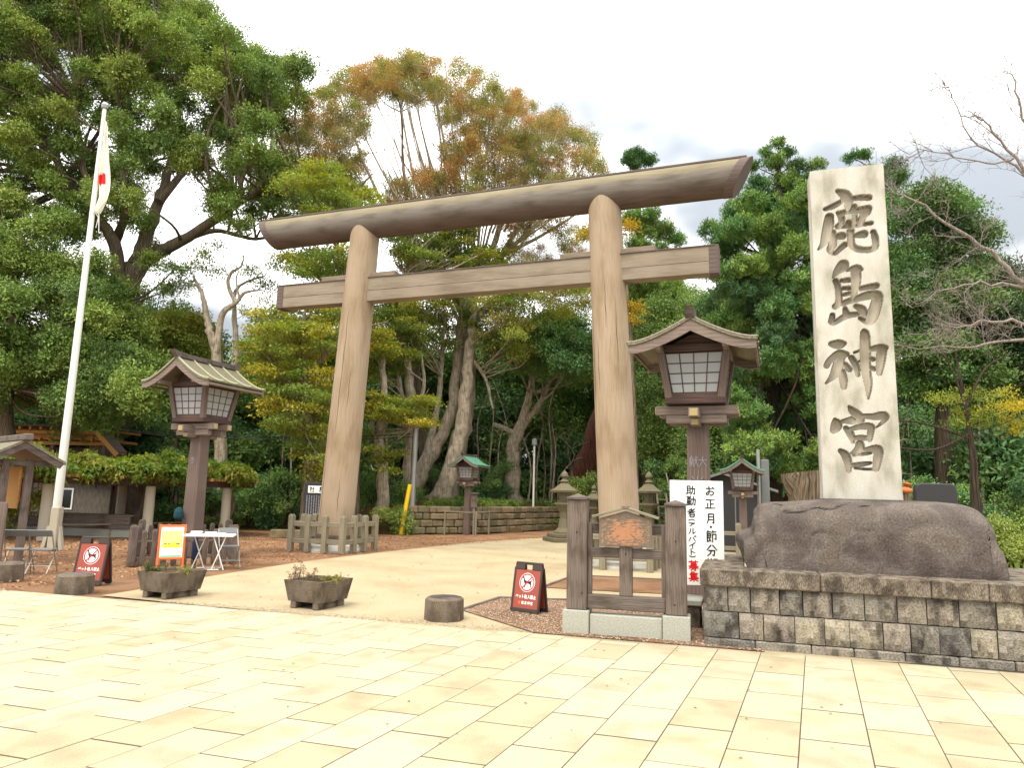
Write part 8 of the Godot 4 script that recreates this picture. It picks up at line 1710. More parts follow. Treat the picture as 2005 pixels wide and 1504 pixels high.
	tree("upright_pale_tree", "straight pale trunk rising just left of the grey pole", Vector3(-4.64, 1.05, -33.5), [
		[[Vector3(-4.64, 1.09, -33.5), Vector3(-4.66, 3.21, -33.5), Vector3(-4.68, 5.12, -33.5), Vector3(-4.91, 7.06, -33.5), Vector3(-5.27, 9.54, -33.5), Vector3(-5.27, 12.08, -33.5)], 0.36, 0.12], [[Vector3(-4.71, 4.64, -33.5), Vector3(-5.28, 6.56, -33.5), Vector3(-5.46, 8.28, -33.5), Vector3(-5.3, 10.04, -33.5)], 0.16, 0.06], [[Vector3(-4.67, 4.88, -33.5), Vector3(-4.17, 6.59, -33.5), Vector3(-4.36, 8.31, -33.5)], 0.13, 0.05]],
		lobes("-5.0,8.5,-36.0,0.69;-6.7,9.2,-32.4,0.57;-7.2,10.4,-35.4,0.68;-5.0,10.1,-33.6,0.66;-6.5,8.5,-31.4,0.47;-6.1,9.9,-35.7,0.58;-7.5,10.5,-34.5,0.68;-5.6,10.2,-35.4,0.56;-5.9,7.2,-33.0,0.54;-5.9,10.0,-32.8,0.65;-4.3,9.0,-31.4,0.48;-7.7,9.1,-35.2,0.51;-5.8,9.0,-34.0,0.62;-5.0,9.3,-31.0,0.37;-6.4,7.9,-32.7,0.48;-5.4,7.7,-32.6,0.54;-6.2,8.9,-31.7,0.50;-6.1,6.7,-31.5,0.38;-6.4,7.7,-33.4,0.54;-5.6,8.7,-34.8,0.56;-6.5,10.0,-33.6,0.55;-6.9,8.2,-31.8,0.49;-5.5,7.9,-35.3,0.50;-7.3,11.1,-36.0,0.49;-4.9,10.2,-32.0,0.55;-5.0,10.5,-35.3,0.44;-7.9,9.5,-35.4,0.53;-6.4,8.4,-33.4,0.53;-6.6,7.1,-34.3,0.43;-4.9,9.2,-33.0,0.61;-6.2,10.4,-34.8,0.46;-6.1,8.2,-34.4,0.60;-4.7,8.0,-33.9,0.46;-5.3,7.4,-33.1,0.49;-7.0,8.1,-34.3,0.45;-7.1,7.7,-32.3,0.57;-6.6,9.5,-31.9,0.50;-6.5,7.1,-31.8,0.63;-5.5,8.2,-32.8,0.46;-4.5,7.8,-31.3,0.47;-4.6,9.2,-34.1,0.41;-7.8,10.3,-35.7,0.44;-7.0,8.9,-31.7,0.40;-5.5,10.6,-34.3,0.59;-4.0,13.4,-34.7,0.52;-3.8,13.5,-35.8,0.48;-5.6,13.6,-36.7,0.51;-1.4,13.2,-34.7,0.39;-2.4,13.5,-33.9,0.44;-4.6,12.8,-34.5,0.49;-1.4,13.7,-35.0,0.59;-4.1,14.8,-37.7,0.60;-5.0,12.6,-33.1,0.44;-5.2,13.2,-32.6,0.49;-5.3,13.1,-33.4,0.63;-3.0,13.6,-35.0,0.58;-2.2,13.1,-34.8,0.49;-5.0,13.9,-35.8,0.64;-4.5,12.8,-32.3,0.55;-2.4,14.1,-37.5,0.67;-2.0,14.5,-38.0,0.43;-4.1,13.7,-37.6,0.57;-2.4,12.7,-32.9,0.46;-3.6,13.7,-34.5,0.58;-4.4,13.8,-34.7,0.69;-6.2,14.6,-37.8,0.76;-0.7,14.3,-36.5,0.67;-1.8,14.0,-35.0,0.42;-4.1,12.8,-34.4,0.63;-3.9,12.6,-32.1,0.52;-5.3,12.7,-34.5,0.48;-3.9,15.0,-37.2,0.48;-0.7,12.8,-34.0,0.47;-4.5,14.6,-37.9,0.53;-2.9,13.7,-33.5,0.53;-2.5,12.6,-33.6,0.51;-0.8,13.9,-36.9,0.63;-1.5,13.1,-32.8,0.55;-2.2,14.5,-37.0,0.59;-1.2,14.0,-35.0,0.42;-4.2,15.3,-37.4,0.71;-4.5,15.0,-35.1,0.42;-6.3,15.6,-36.7,0.61;-5.7,15.1,-36.8,0.70;-5.3,15.0,-35.2,0.46;-3.4,14.3,-34.5,0.51;-5.7,14.5,-36.5,0.60;-2.3,14.6,-33.7,0.41;-4.1,14.7,-33.4,0.45;-6.0,13.9,-33.4,0.49;-2.9,15.6,-36.6,0.51;-2.6,14.4,-33.7,0.49;-4.1,13.9,-33.6,0.62;-3.8,14.6,-34.8,0.52;-2.4,15.6,-37.3,0.49;-2.5,13.8,-33.4,0.41;-5.3,14.9,-37.3,0.51;-4.8,14.1,-32.2,0.51;-3.3,14.3,-32.6,0.50;-5.7,13.4,-33.6,0.55;-3.9,15.6,-36.0,0.67;-5.2,15.4,-36.7,0.43;-5.8,4.2,-31.0,0.50;-4.0,5.3,-30.0,0.43;-3.6,5.6,-30.7,0.49;-6.8,3.9,-32.0,0.45;-6.5,4.2,-31.8,0.54;-5.3,5.2,-29.6,0.50;-4.4,4.6,-29.4,0.43;-5.6,4.9,-30.9,0.38;-4.3,5.4,-32.0,0.34;-4.5,5.0,-29.8,0.35;-3.8,4.9,-31.8,0.54;-4.4,5.3,-29.8,0.43;-6.2,5.2,-30.5,0.49;-4.6,5.2,-31.3,0.58;-5.0,5.6,-31.1,0.46;-4.0,4.9,-30.5,0.42"), {"cols": [GREEN[0], OLIVE[2], GREEN[3], OLIVE[0]], "leaf": "maple", "mat": M.leaf_thin, "dens": 10.0, "shell": 0.8, "flat": 0.3, "seed": 110, "bark": M.bark_pale, "flare": 0.7, "upward": 0.1})
	tree("roadside_maple", "slim pale trunk standing before the wall with gold-tipped sprays", Vector3(-5.44, 0.1, -31), [
		[[Vector3(-5.43, -0.07, -31), Vector3(-5.44, 2.19, -31), Vector3(-5.7, 3.94, -31), Vector3(-5.56, 5.51, -31), Vector3(-5.71, 7.55, -31)], 0.3, 0.11], [[Vector3(-5.62, 3.5, -31), Vector3(-6.21, 5.04, -31), Vector3(-6.75, 5.93, -31)], 0.1, 0.04]],
		lobes("-5.7,7.7,-29.4,0.42;-5.4,8.0,-29.9,0.46;-5.7,8.3,-29.6,0.52;-5.3,7.8,-30.9,0.59;-5.9,7.9,-30.7,0.59;-6.0,8.5,-31.0,0.34;-5.3,7.5,-29.6,0.49;-4.0,4.6,-29.8,0.52;-5.6,5.7,-29.3,0.43;-5.0,5.0,-28.7,0.40;-5.6,5.2,-30.3,0.49;-3.7,5.6,-30.3,0.39;-3.7,5.5,-29.2,0.55;-3.7,4.5,-28.8,0.46;-5.7,5.2,-29.4,0.50;-5.6,4.7,-28.8,0.42;-5.2,5.5,-29.7,0.58;-5.0,4.8,-29.0,0.36;-4.5,4.9,-29.6,0.36;-4.1,4.9,-29.5,0.36;-5.55,3.41,-29.50,0.46;-4.81,3.22,-29.50,0.42;-4.88,2.59,-29.50,0.34;-5.41,3.02,-30.00,0.43"), {"cols": [OLIVE[0], OLIVE[1], OLIVE[2]], "leaf": "maple", "mat": M.leaf_thin, "dens": 11.0, "shell": 0.8, "flat": 0.25, "seed": 111, "bark": M.bark_pale, "bough": 0.03, "upward": 0.1})
	tree("slanting_pale_tree", "pale trunk slanting right with spreading roots beside the distant lantern", Vector3(-3.03, 1.05, -34.5), [
		[[Vector3(-3.28, 1.23, -34.5), Vector3(-2.81, 3.05, -34.5), Vector3(-2.36, 5.03, -34.5), Vector3(-2.22, 7.29, -34.5), Vector3(-2.08, 9.34, -34.5), Vector3(-1.93, 10.9, -34.5)], 0.42, 0.2], [[Vector3(-2.1, 8.31, -34.5), Vector3(-1.33, 7.38, -34.9), Vector3(-0.92, 5.89, -35.1)], 0.12, 0.05], [[Vector3(-2, 9.85, -34.5), Vector3(-1.18, 11.18, -34.5), Vector3(-0.18, 11.99, -34.5), Vector3(1.86, 11.51, -34.5)], 0.12, 0.03]],
		lobes("3.7,12.7,-37.4,0.87;3.3,10.9,-34.5,0.59;3.7,11.1,-33.9,0.60;2.9,11.4,-35.4,0.57;2.1,11.3,-33.0,0.79;3.0,11.2,-32.1,0.58;2.0,12.1,-35.9,0.60;1.7,11.6,-35.8,0.61;1.3,10.7,-36.0,0.57;-1.2,10.6,-32.4,0.63;2.0,10.9,-33.9,0.57;-1.2,11.3,-33.3,0.67;0.5,9.9,-33.8,0.90;0.2,11.1,-32.6,0.77;-0.3,10.8,-37.8,0.75;0.5,10.7,-34.2,0.77;-0.4,9.7,-32.6,0.88;-0.5,11.6,-35.2,0.70;-0.2,10.4,-35.0,0.56;1.9,10.7,-35.2,0.84;1.2,11.6,-35.0,0.62;-0.1,12.0,-37.4,0.65;2.6,10.4,-33.3,0.55;3.3,12.0,-34.6,0.65;2.5,11.4,-32.4,0.58;0.8,10.6,-36.5,0.55;0.7,11.7,-34.8,0.65;0.7,11.0,-32.2,0.49;-0.5,11.2,-32.4,0.64;-0.7,11.5,-37.6,1.04;-1.1,8.7,-34.4,0.69;0.0,9.5,-33.9,0.44;1.0,10.2,-36.5,0.87;0.9,8.8,-35.6,0.69;-0.5,9.8,-37.0,0.64;-0.0,8.7,-33.1,0.71;-1.1,9.2,-33.7,0.79;-0.0,8.2,-33.3,0.45;0.9,9.7,-36.8,0.58;0.1,9.0,-32.1,0.69;0.3,8.9,-34.9,0.79;1.2,8.9,-34.7,0.50"), {"cols": [OLIVE[2], OLIVE[0], RUSSET[1], GREEN[3]], "leaf": "fine", "mat": M.leaf_thin, "dens": 9.0, "flat": 0.4, "seed": 112, "bark": M.bark_pale, "flare": 1.1})
	tree("gnarled_tree", "gnarled forked tree with a sawn limb and hollow knot", Vector3(0.17, 1.05, -38.5), [
		[[Vector3(0.08, 1.26, -38.5), Vector3(0.15, 3.29, -38.5), Vector3(0.17, 4.38, -38.5), Vector3(0.59, 5.5, -38.5)], 0.42, 0.3], [[Vector3(0.54, 5.36, -38.5), Vector3(0.92, 6.9, -38.5), Vector3(1.19, 8.59, -38.5), Vector3(0.99, 10.3, -38.5), Vector3(1.1, 12.04, -38.5)], 0.24, 0.08], [[Vector3(0.59, 5.36, -38.5), Vector3(1.62, 6.77, -38.5), Vector3(2.21, 8.05, -38.5), Vector3(3.54, 8.23, -38.5)], 0.19, 0.06], [[Vector3(1.19, 7.18, -38.5), Vector3(1.75, 7.34, -38.5), Vector3(2.3, 7.49, -38.5)], 0.1, 0.05], [[Vector3(0.27, 4.94, -38.5), Vector3(-0.43, 5.25, -38.5), Vector3(-0.9, 5.4, -38.5)], 0.14, 0.12]],
		lobes("2.3,9.7,-35.2,1.05;2.1,10.6,-38.2,0.76;0.5,9.6,-35.5,0.90;2.1,9.3,-37.4,0.87;0.8,10.1,-38.6,0.88;3.3,8.9,-37.5,0.75;3.8,9.6,-36.5,1.07;1.4,8.2,-35.8,0.94;3.3,8.4,-38.7,1.00;1.2,10.9,-38.8,0.68;-0.1,10.4,-38.6,1.07;1.3,10.1,-35.3,0.72;0.1,9.0,-35.7,0.68;3.5,7.9,-35.9,0.62;2.4,11.3,-38.5,1.10;-0.2,9.7,-38.5,1.18;3.1,10.8,-37.2,0.89;2.5,8.8,-35.2,0.91;3.1,9.6,-35.7,0.63;3.6,9.1,-34.4,0.78;0.4,9.0,-38.1,0.67;3.9,8.7,-38.5,0.66;-0.5,9.1,-34.0,0.96;1.4,9.3,-36.6,0.69;1.8,8.9,-34.6,0.71;1.6,8.8,-38.0,1.17;3.1,10.2,-37.6,1.14;2.7,8.0,-34.2,0.96;3.8,8.6,-36.0,0.68;-0.6,9.5,-36.1,0.94"), {"cols": DEEP, "dens": 15.0, "flat": 0.5, "seed": 113, "flare": 0.9, "bark": M.bark_pale})
	tree("leaning_cedar", "thick red-brown cedar trunk leaning behind the right gate pillar", Vector3(3.85, 0.9, -41), [
		[[Vector3(3.62, 1.18, -41), Vector3(4.41, 3.78, -41), Vector3(5.27, 6.74, -41), Vector3(6.21, 10.07, -41), Vector3(7.05, 13.48, -41), Vector3(7.52, 16.97, -41)], 0.7, 0.28], [[Vector3(7.52, 16.97, -41), Vector3(7.74, 18.58, -41)], 0.22, 0.1]],
		lobes("8.0,14.3,-40.2,0.80;6.6,11.8,-38.4,0.67;8.9,13.0,-41.7,1.02;8.7,11.7,-42.9,1.12;7.5,10.6,-40.9,0.91;8.5,13.3,-40.4,0.74;7.1,14.6,-42.1,0.91;9.5,14.4,-42.6,1.06;7.5,9.5,-39.7,0.93;9.2,12.2,-42.1,1.05;8.6,10.6,-42.8,0.88;7.0,11.7,-40.2,0.96;6.9,11.0,-40.2,0.79;8.6,10.9,-39.5,1.02;7.7,13.7,-42.8,0.92;7.6,11.5,-39.4,0.82;7.9,12.2,-39.3,1.16;7.1,13.7,-38.5,1.12;7.7,13.3,-40.7,1.06;7.8,9.9,-38.7,1.02;8.4,12.5,-42.7,1.09;6.4,11.2,-38.2,0.79;6.9,9.9,-38.3,0.72;9.4,13.3,-41.3,0.76;8.8,13.0,-38.7,1.09;7.8,11.1,-42.8,1.26;6.82,18.04,-40.50,0.75;7.83,17.78,-41.00,0.88;8.79,17.29,-40.50,0.75;9.54,16.83,-40.50,0.58;7.27,16.46,-40.50,0.81;8.48,16.18,-40.50,0.64;8.04,18.39,-40.50,0.58"), {"cols": [CEDAR[1], GREEN[0], CEDAR[2]], "leaf": "needle", "mat": M.needle, "dens": 34.0, "size": 0.8, "flat": 0.7, "seed": 114, "bark": M.bark_red, "sides": 14})
	tree("pine_top", "small dark pine crown peeping over the beam near its right end", Vector3(7.85, 1, -44), [[[Vector3(8.32, 1.4, -44), Vector3(8.04, 10.39, -44), Vector3(7.91, 19.81, -44), Vector3(7.79, 22.96, -44)], 0.4, 0.08]],
		lobes("7.32,23.59,-44.00,0.63;7.92,23.96,-44.00,0.63;8.52,23.55,-44.00,0.57;7.75,23.14,-44.00,0.50"), {"cols": [DEEP[0], CEDAR[0]], "leaf": "needle", "mat": M.needle, "dens": 40.0, "size": 0.8, "flat": 0.5, "seed": 115})
	tree("gold_leaved_tree", "small golden tree glimpsed just right of the right gate pillar", Vector3(5.4, 0.9, -31.5), [[[Vector3(5.51, 1.47, -31.5), Vector3(5.45, 5.61, -31.5), Vector3(5.19, 10.27, -31.5), Vector3(4.84, 13.9, -31.5)], 0.12, 0.03]],
		lobes("5.07,14.03,-31.50,0.45;3.07,13.48,-31.50,0.41;5.42,10.27,-31.50,0.45;5.18,9.67,-31.50,0.41;3.54,13.87,-31.50,0.32"), {"cols": [Color(0.446, 0.275, 0.028), OLIVE[1]], "leaf": "maple", "mat": M.leaf_thin, "dens": 13.0, "flat": 0.5, "seed": 116, "bough": 0.02})
	tree("midground_evergreen", "grey-green tree filling the gap between right pillar and tall conifer", Vector3(9.15, 1, -39), [[[Vector3(9.16, 1.47, -39), Vector3(9.36, 6.6, -39), Vector3(9.56, 11.21, -39)], 0.35, 0.1]],
		lobes("11.4,5.6,-42.0,1.07;7.8,7.0,-40.3,0.96;8.3,4.8,-35.8,1.45;8.3,9.6,-35.6,1.42;10.4,5.1,-37.3,0.93;8.7,8.4,-41.3,1.19;7.3,5.8,-35.7,1.41;9.2,11.6,-38.4,0.95;10.6,7.3,-40.6,1.19;8.3,8.3,-36.8,1.38;7.7,9.5,-38.2,0.88;9.3,7.5,-37.8,1.12;7.4,9.9,-37.4,1.03;11.2,9.7,-41.3,1.40;10.5,9.3,-38.2,0.86;10.3,11.5,-36.0,0.92;10.4,10.6,-38.2,1.31;10.5,9.4,-36.1,0.92;11.0,10.5,-36.7,1.24;8.8,6.4,-41.6,1.39;10.0,6.0,-37.3,0.99;8.3,4.4,-41.6,1.35;9.2,11.7,-41.7,1.56;9.2,9.9,-38.1,0.90;11.9,9.9,-39.0,1.19;8.4,12.9,-41.8,1.33;6.6,6.9,-35.5,1.38;9.8,4.3,-41.4,1.29;9.5,11.5,-36.3,1.23;10.4,12.1,-41.0,1.19;10.2,6.9,-36.1,0.88;11.7,11.9,-41.0,1.08;11.0,8.5,-40.1,1.09;7.3,8.8,-39.4,1.61;10.9,5.8,-36.6,1.42;6.6,4.4,-36.2,1.07;11.8,13.2,-41.3,1.38;7.5,10.9,-36.0,1.12;9.1,4.0,-35.2,1.02;7.9,10.8,-41.6,1.61;9.5,10.1,-35.2,1.30;10.3,8.1,-40.5,1.17;10.7,13.2,-41.0,0.91;9.0,6.2,-38.7,1.13;12.5,7.5,-41.4,1.28;6.4,8.1,-36.9,0.82;7.6,11.5,-35.8,0.82;9.3,8.1,-36.8,1.01;9.6,13.0,-41.3,1.29;6.5,10.4,-35.5,0.81;9.2,5.4,-41.6,1.55;10.3,10.8,-41.1,1.60;8.0,7.8,-38.1,1.51;7.3,7.6,-41.5,1.04;9.5,6.7,-37.4,1.18;9.5,10.7,-38.4,0.92"), {"cols": [GREEN[2], DEEP[3], GREEN[0]], "leaf": "fine", "dens": 13.0, "seed": 117})
	# tall conifer left of the carved stone
	tree("tall_conifer", "tall dense conifer between the gate's beam and the carved stone", Vector3(10.09, 0.2, -28), [
		[[Vector3(10.03, 1.33, -28), Vector3(10.21, 5.3, -28), Vector3(10.49, 9.46, -28), Vector3(10.72, 13.37, -28), Vector3(10.92, 16.29, -28)], 0.45, 0.06]],
		lobes("9.1,3.1,-26.3,0.82;13.5,7.2,-30.7,0.57;9.4,11.0,-28.5,0.70;8.5,6.0,-28.1,0.87;11.1,6.5,-26.1,0.80;10.7,9.5,-30.8,0.60;11.1,13.4,-27.5,0.74;8.1,11.7,-25.4,0.64;11.6,8.8,-30.3,0.60;8.9,9.2,-27.6,0.74;9.4,7.7,-25.3,0.64;11.9,11.0,-27.4,0.51;8.1,6.4,-25.4,0.59;11.3,5.0,-25.9,0.55;13.0,10.2,-28.4,0.59;10.6,7.6,-26.8,0.67;10.3,8.9,-27.7,0.79;10.1,2.5,-29.5,0.58;10.1,4.7,-28.4,0.82;11.7,12.4,-29.5,0.54;9.5,13.6,-28.5,0.87;8.7,9.8,-29.2,0.96;8.0,9.3,-25.6,0.57;11.0,6.0,-28.3,0.60;11.0,3.5,-25.4,0.53;13.5,11.2,-29.8,0.61;8.8,5.5,-26.8,0.77;9.9,10.7,-26.7,0.81;9.1,3.9,-27.6,0.61;11.4,2.6,-27.9,0.65;8.2,8.5,-28.0,0.66;9.0,12.9,-25.6,0.48;7.9,6.9,-25.8,0.67;10.2,3.6,-30.5,1.01;10.9,13.0,-25.4,0.84;12.1,6.1,-27.2,0.65;11.8,7.5,-26.1,0.68;10.9,13.9,-28.7,0.71;13.6,12.7,-29.7,0.62;8.5,12.1,-27.6,0.70;11.3,14.1,-30.5,0.66;11.2,5.4,-27.6,0.64;11.5,9.6,-25.3,0.64;9.4,4.9,-28.9,0.59;11.7,8.9,-26.3,0.50;10.6,7.4,-28.8,0.56;12.0,3.3,-30.9,1.00;9.5,5.5,-30.9,0.78;13.4,3.6,-31.0,0.64;12.2,8.1,-28.2,0.84;11.9,9.9,-28.6,0.67;11.8,4.3,-29.3,0.79;13.6,8.4,-30.5,0.82;12.7,7.3,-28.3,0.75;9.9,9.7,-26.7,0.57;9.6,3.1,-30.3,0.73;9.3,9.1,-27.0,0.60;8.5,10.2,-25.2,0.60;13.5,4.9,-30.0,0.70;13.0,2.7,-30.0,0.82;11.8,8.8,-28.0,0.66;12.3,8.5,-27.2,0.84;12.1,5.3,-30.5,0.63;10.3,3.1,-29.0,0.61;13.0,15.2,-30.9,0.61;8.7,11.9,-28.7,0.90;7.8,5.4,-25.3,0.62;10.9,3.0,-26.1,0.51;10.7,11.5,-30.9,0.86;9.1,7.9,-29.6,0.82;11.1,5.3,-30.9,1.02;8.4,10.0,-26.2,0.63;13.9,15.3,-30.6,0.80;11.8,6.5,-30.8,0.75;9.1,7.3,-26.8,0.55;12.1,13.1,-28.0,0.77;9.7,8.6,-25.2,0.75;11.6,13.0,-25.7,0.66;8.3,3.6,-25.0,0.73;7.5,9.9,-25.2,0.58;11.9,15.3,-29.5,0.78;11.7,13.3,-27.2,0.60;10.5,5.3,-28.5,0.91;9.3,9.5,-26.7,0.86;10.9,10.8,-30.9,1.01;10.6,7.1,-25.9,0.64;9.2,3.7,-25.8,0.84;10.8,8.8,-25.1,0.61;9.6,6.6,-25.8,0.75;10.1,8.4,-30.3,0.67;12.3,4.4,-28.6,0.94;9.3,4.4,-29.3,0.61;9.4,12.4,-27.5,0.90;9.6,10.4,-27.8,0.57;10.4,11.7,-26.2,0.58;12.0,13.8,-30.0,0.98;11.7,10.3,-30.6,1.02;10.5,12.2,-26.2,0.69;11.8,10.4,-28.3,0.93;12.2,13.5,-30.8,0.88;10.5,7.9,-29.9,0.76;11.2,11.3,-25.9,0.79;13.0,5.6,-29.9,0.61;9.8,8.0,-27.6,0.56;12.2,12.8,-28.7,0.78;11.4,5.5,-26.3,0.70;12.0,11.2,-26.3,0.77;9.6,12.0,-25.7,0.64;12.9,9.1,-30.4,0.66;8.8,2.6,-26.9,0.54;11.8,7.0,-29.1,0.82;8.5,8.7,-27.4,0.70;10.6,9.7,-25.0,0.69;10.3,10.9,-25.2,0.55;10.0,14.2,-28.5,0.83;10.2,2.9,-26.5,0.76;10.6,10.0,-29.9,0.56;11.6,9.4,-30.3,0.71;11.3,4.9,-26.9,0.63;9.9,9.1,-30.1,0.85;8.8,8.3,-27.0,0.52;10.4,11.0,-26.7,0.70;9.3,6.9,-25.1,0.47;11.6,10.7,-29.4,0.83;8.6,4.4,-26.6,0.65;10.6,3.9,-30.2,0.88;9.3,6.4,-27.8,0.74;11.3,13.2,-30.7,0.58;8.4,4.8,-25.2,0.66;9.9,2.6,-30.5,0.71;10.82,16.56,-28.00,0.34;10.38,16.05,-28.00,0.30;11.34,16.07,-28.00,0.34;9.83,15.47,-28.00,0.32;10.68,15.60,-28.00,0.48;11.64,15.51,-28.00,0.44;12.38,15.53,-28.00,0.36;10.13,14.80,-28.00,0.44;11.08,14.82,-28.00,0.52;12.03,14.74,-28.00,0.48;8.28,12.53,-28.00,0.32;7.97,12.86,-28.00,0.24;7.65,12.52,-28.00,0.18;8.72,13.32,-28.00,0.36"), {"cols": CEDAR, "leaf": "needle", "mat": M.needle, "bark": M.bark_dark, "dens": 40.0, "size": 0.7, "flat": 0.6, "seed": 118, "sides": 10})
	# the dark grove right of the carved stone
	tree("dark_pine", "dark pine behind the carved stone's top", Vector3(15.12, 0.2, -30), [[[Vector3(15.19, 1.41, -30), Vector3(15.47, 7.87, -30), Vector3(15.77, 16.46, -30)], 0.35, 0.06]],
		lobes("16.5,15.0,-30.2,0.60;15.4,8.1,-29.3,0.92;15.1,9.1,-27.6,0.86;15.2,9.0,-29.1,0.90;13.8,11.0,-27.7,0.52;17.0,9.5,-31.3,0.73;15.4,9.3,-31.7,0.66;14.1,12.0,-27.8,0.68;16.8,16.6,-31.7,0.90;15.0,10.8,-27.9,0.49;15.9,16.8,-31.8,0.60;15.9,12.1,-30.3,0.94;17.1,12.8,-31.2,0.79;13.2,10.4,-27.6,0.48;17.0,13.5,-31.7,0.55;15.2,15.5,-29.5,0.92;16.1,16.2,-31.9,0.82;14.7,9.5,-27.7,0.85;14.0,13.9,-28.8,0.52;14.2,13.6,-27.5,0.67;15.0,10.1,-30.8,0.59;16.5,10.1,-31.9,0.98;15.2,13.9,-27.8,0.54;14.2,10.8,-28.5,0.58;13.6,9.6,-27.6,0.75;16.9,16.2,-30.4,0.68;14.2,8.0,-28.4,0.75;16.2,10.8,-29.6,0.66;14.8,10.5,-30.0,0.64;15.0,12.5,-31.0,0.55;15.8,12.9,-30.7,0.65;17.4,12.2,-32.0,0.75;16.6,14.9,-31.8,0.86;17.2,8.9,-31.5,0.70;14.89,16.97,-30.00,0.30;15.51,17.14,-30.00,0.32;16.70,16.68,-30.00,0.39;17.01,16.13,-30.00,0.34"), {"cols": [CEDAR[0], CEDAR[3], CEDAR[1]], "leaf": "needle", "mat": M.needle, "dens": 42.0, "size": 0.72, "flat": 0.6, "seed": 119})
	tree("broad_evergreen", "broad blue-green evergreen right of the carved stone", Vector3(16.15, 0.2, -27), [
		[[Vector3(16.24, 1.5, -27), Vector3(16.4, 4.94, -27), Vector3(16.51, 8.32, -27), Vector3(17, 12.48, -27)], 0.35, 0.08], [[Vector3(16.43, 5.34, -27), Vector3(15.46, 7.29, -27), Vector3(15.06, 8.9, -27)], 0.15, 0.04], [[Vector3(16.49, 7.32, -27), Vector3(17.98, 9.38, -27), Vector3(19.08, 10.64, -27)], 0.15, 0.04]],
		lobes("18.1,7.7,-25.2,1.01;14.6,6.7,-26.2,0.74;22.6,8.4,-30.0,1.03;17.1,9.1,-27.9,0.79;19.5,9.5,-26.4,0.63;17.9,7.9,-28.7,1.13;16.5,8.9,-25.8,0.77;17.2,6.8,-26.2,0.75;19.7,10.2,-28.6,0.72;14.4,10.8,-25.5,0.62;17.3,8.6,-25.3,0.99;19.4,11.0,-29.4,0.65;19.6,7.4,-25.4,0.85;15.5,6.6,-26.3,0.74;16.8,10.1,-26.6,1.00;15.9,11.8,-24.9,0.93;15.7,12.3,-24.5,0.72;23.2,9.8,-29.1,0.93;17.2,9.8,-28.6,0.92;18.1,8.9,-28.2,0.73;16.8,11.7,-28.4,0.90;15.9,9.3,-28.4,0.94;18.6,8.7,-27.9,0.69;16.2,10.9,-25.0,0.69;19.2,12.9,-29.0,0.78;14.0,9.4,-24.3,0.55;18.0,10.1,-25.6,0.86;19.5,7.1,-28.5,0.97;13.8,6.9,-24.1,0.87;17.0,13.8,-29.3,0.98;15.7,9.6,-24.4,0.61;16.6,8.5,-28.6,1.05;15.9,7.1,-24.6,0.66;20.8,6.6,-26.5,0.83;19.2,8.6,-24.1,0.97;20.8,10.1,-27.0,0.66;20.3,9.4,-29.5,1.04;15.9,10.2,-28.6,0.65;19.3,6.4,-28.7,1.01;16.8,7.0,-25.0,0.67;18.4,8.2,-26.5,0.93;21.3,11.0,-29.1,0.78;22.4,9.7,-29.5,1.17;17.9,11.4,-29.1,1.13;18.3,13.7,-29.9,0.75;20.5,11.3,-29.8,1.02;15.1,10.8,-25.5,0.61;14.4,12.0,-25.1,0.87;15.0,8.7,-25.0,0.71;14.2,5.9,-25.1,0.81;17.6,12.5,-28.7,1.14;20.1,12.0,-29.5,0.87;16.7,11.5,-24.8,0.95;15.6,6.1,-25.9,0.82;14.5,8.0,-25.0,0.93;16.9,14.2,-28.7,0.87;16.5,6.1,-24.2,0.54;18.8,14.6,-29.4,0.82;14.9,12.7,-24.2,0.90;20.4,7.4,-27.2,0.91;16.8,6.8,-26.9,0.72;14.0,8.8,-24.7,1.00;19.2,7.8,-25.4,0.83;16.8,7.1,-28.8,0.70;14.8,7.0,-24.4,0.99;18.5,6.8,-24.5,0.56;20.9,8.4,-26.3,0.99;17.5,13.2,-26.7,0.82;20.9,9.0,-29.2,0.87;16.4,10.0,-27.7,0.68;19.7,6.6,-26.5,1.05;15.8,12.9,-26.1,0.69;15.5,7.5,-24.8,0.59;16.3,6.2,-28.3,0.92;23.4,8.2,-29.3,0.81;16.8,10.0,-25.2,0.62;17.9,8.6,-24.9,0.85;18.8,8.0,-28.0,0.95;16.2,8.9,-24.4,0.99;14.6,7.8,-26.2,0.65;14.3,10.2,-24.8,0.55;15.1,6.2,-24.1,0.60;19.0,6.3,-27.2,0.85;21.3,9.2,-26.9,0.89;22.5,10.2,-27.6,0.68;17.9,9.7,-28.1,0.95;19.6,7.4,-29.9,0.70;18.5,7.0,-25.6,0.96;16.3,6.2,-25.0,0.59;17.8,7.4,-29.1,0.82"), {"cols": [DEEP[0], DEEP[1], Color(0.047, 0.081, 0.047), GREEN[2]], "leaf": "fine", "dens": 16.0, "size": 1.1, "flat": 0.5, "seed": 120, "twigs": 4})
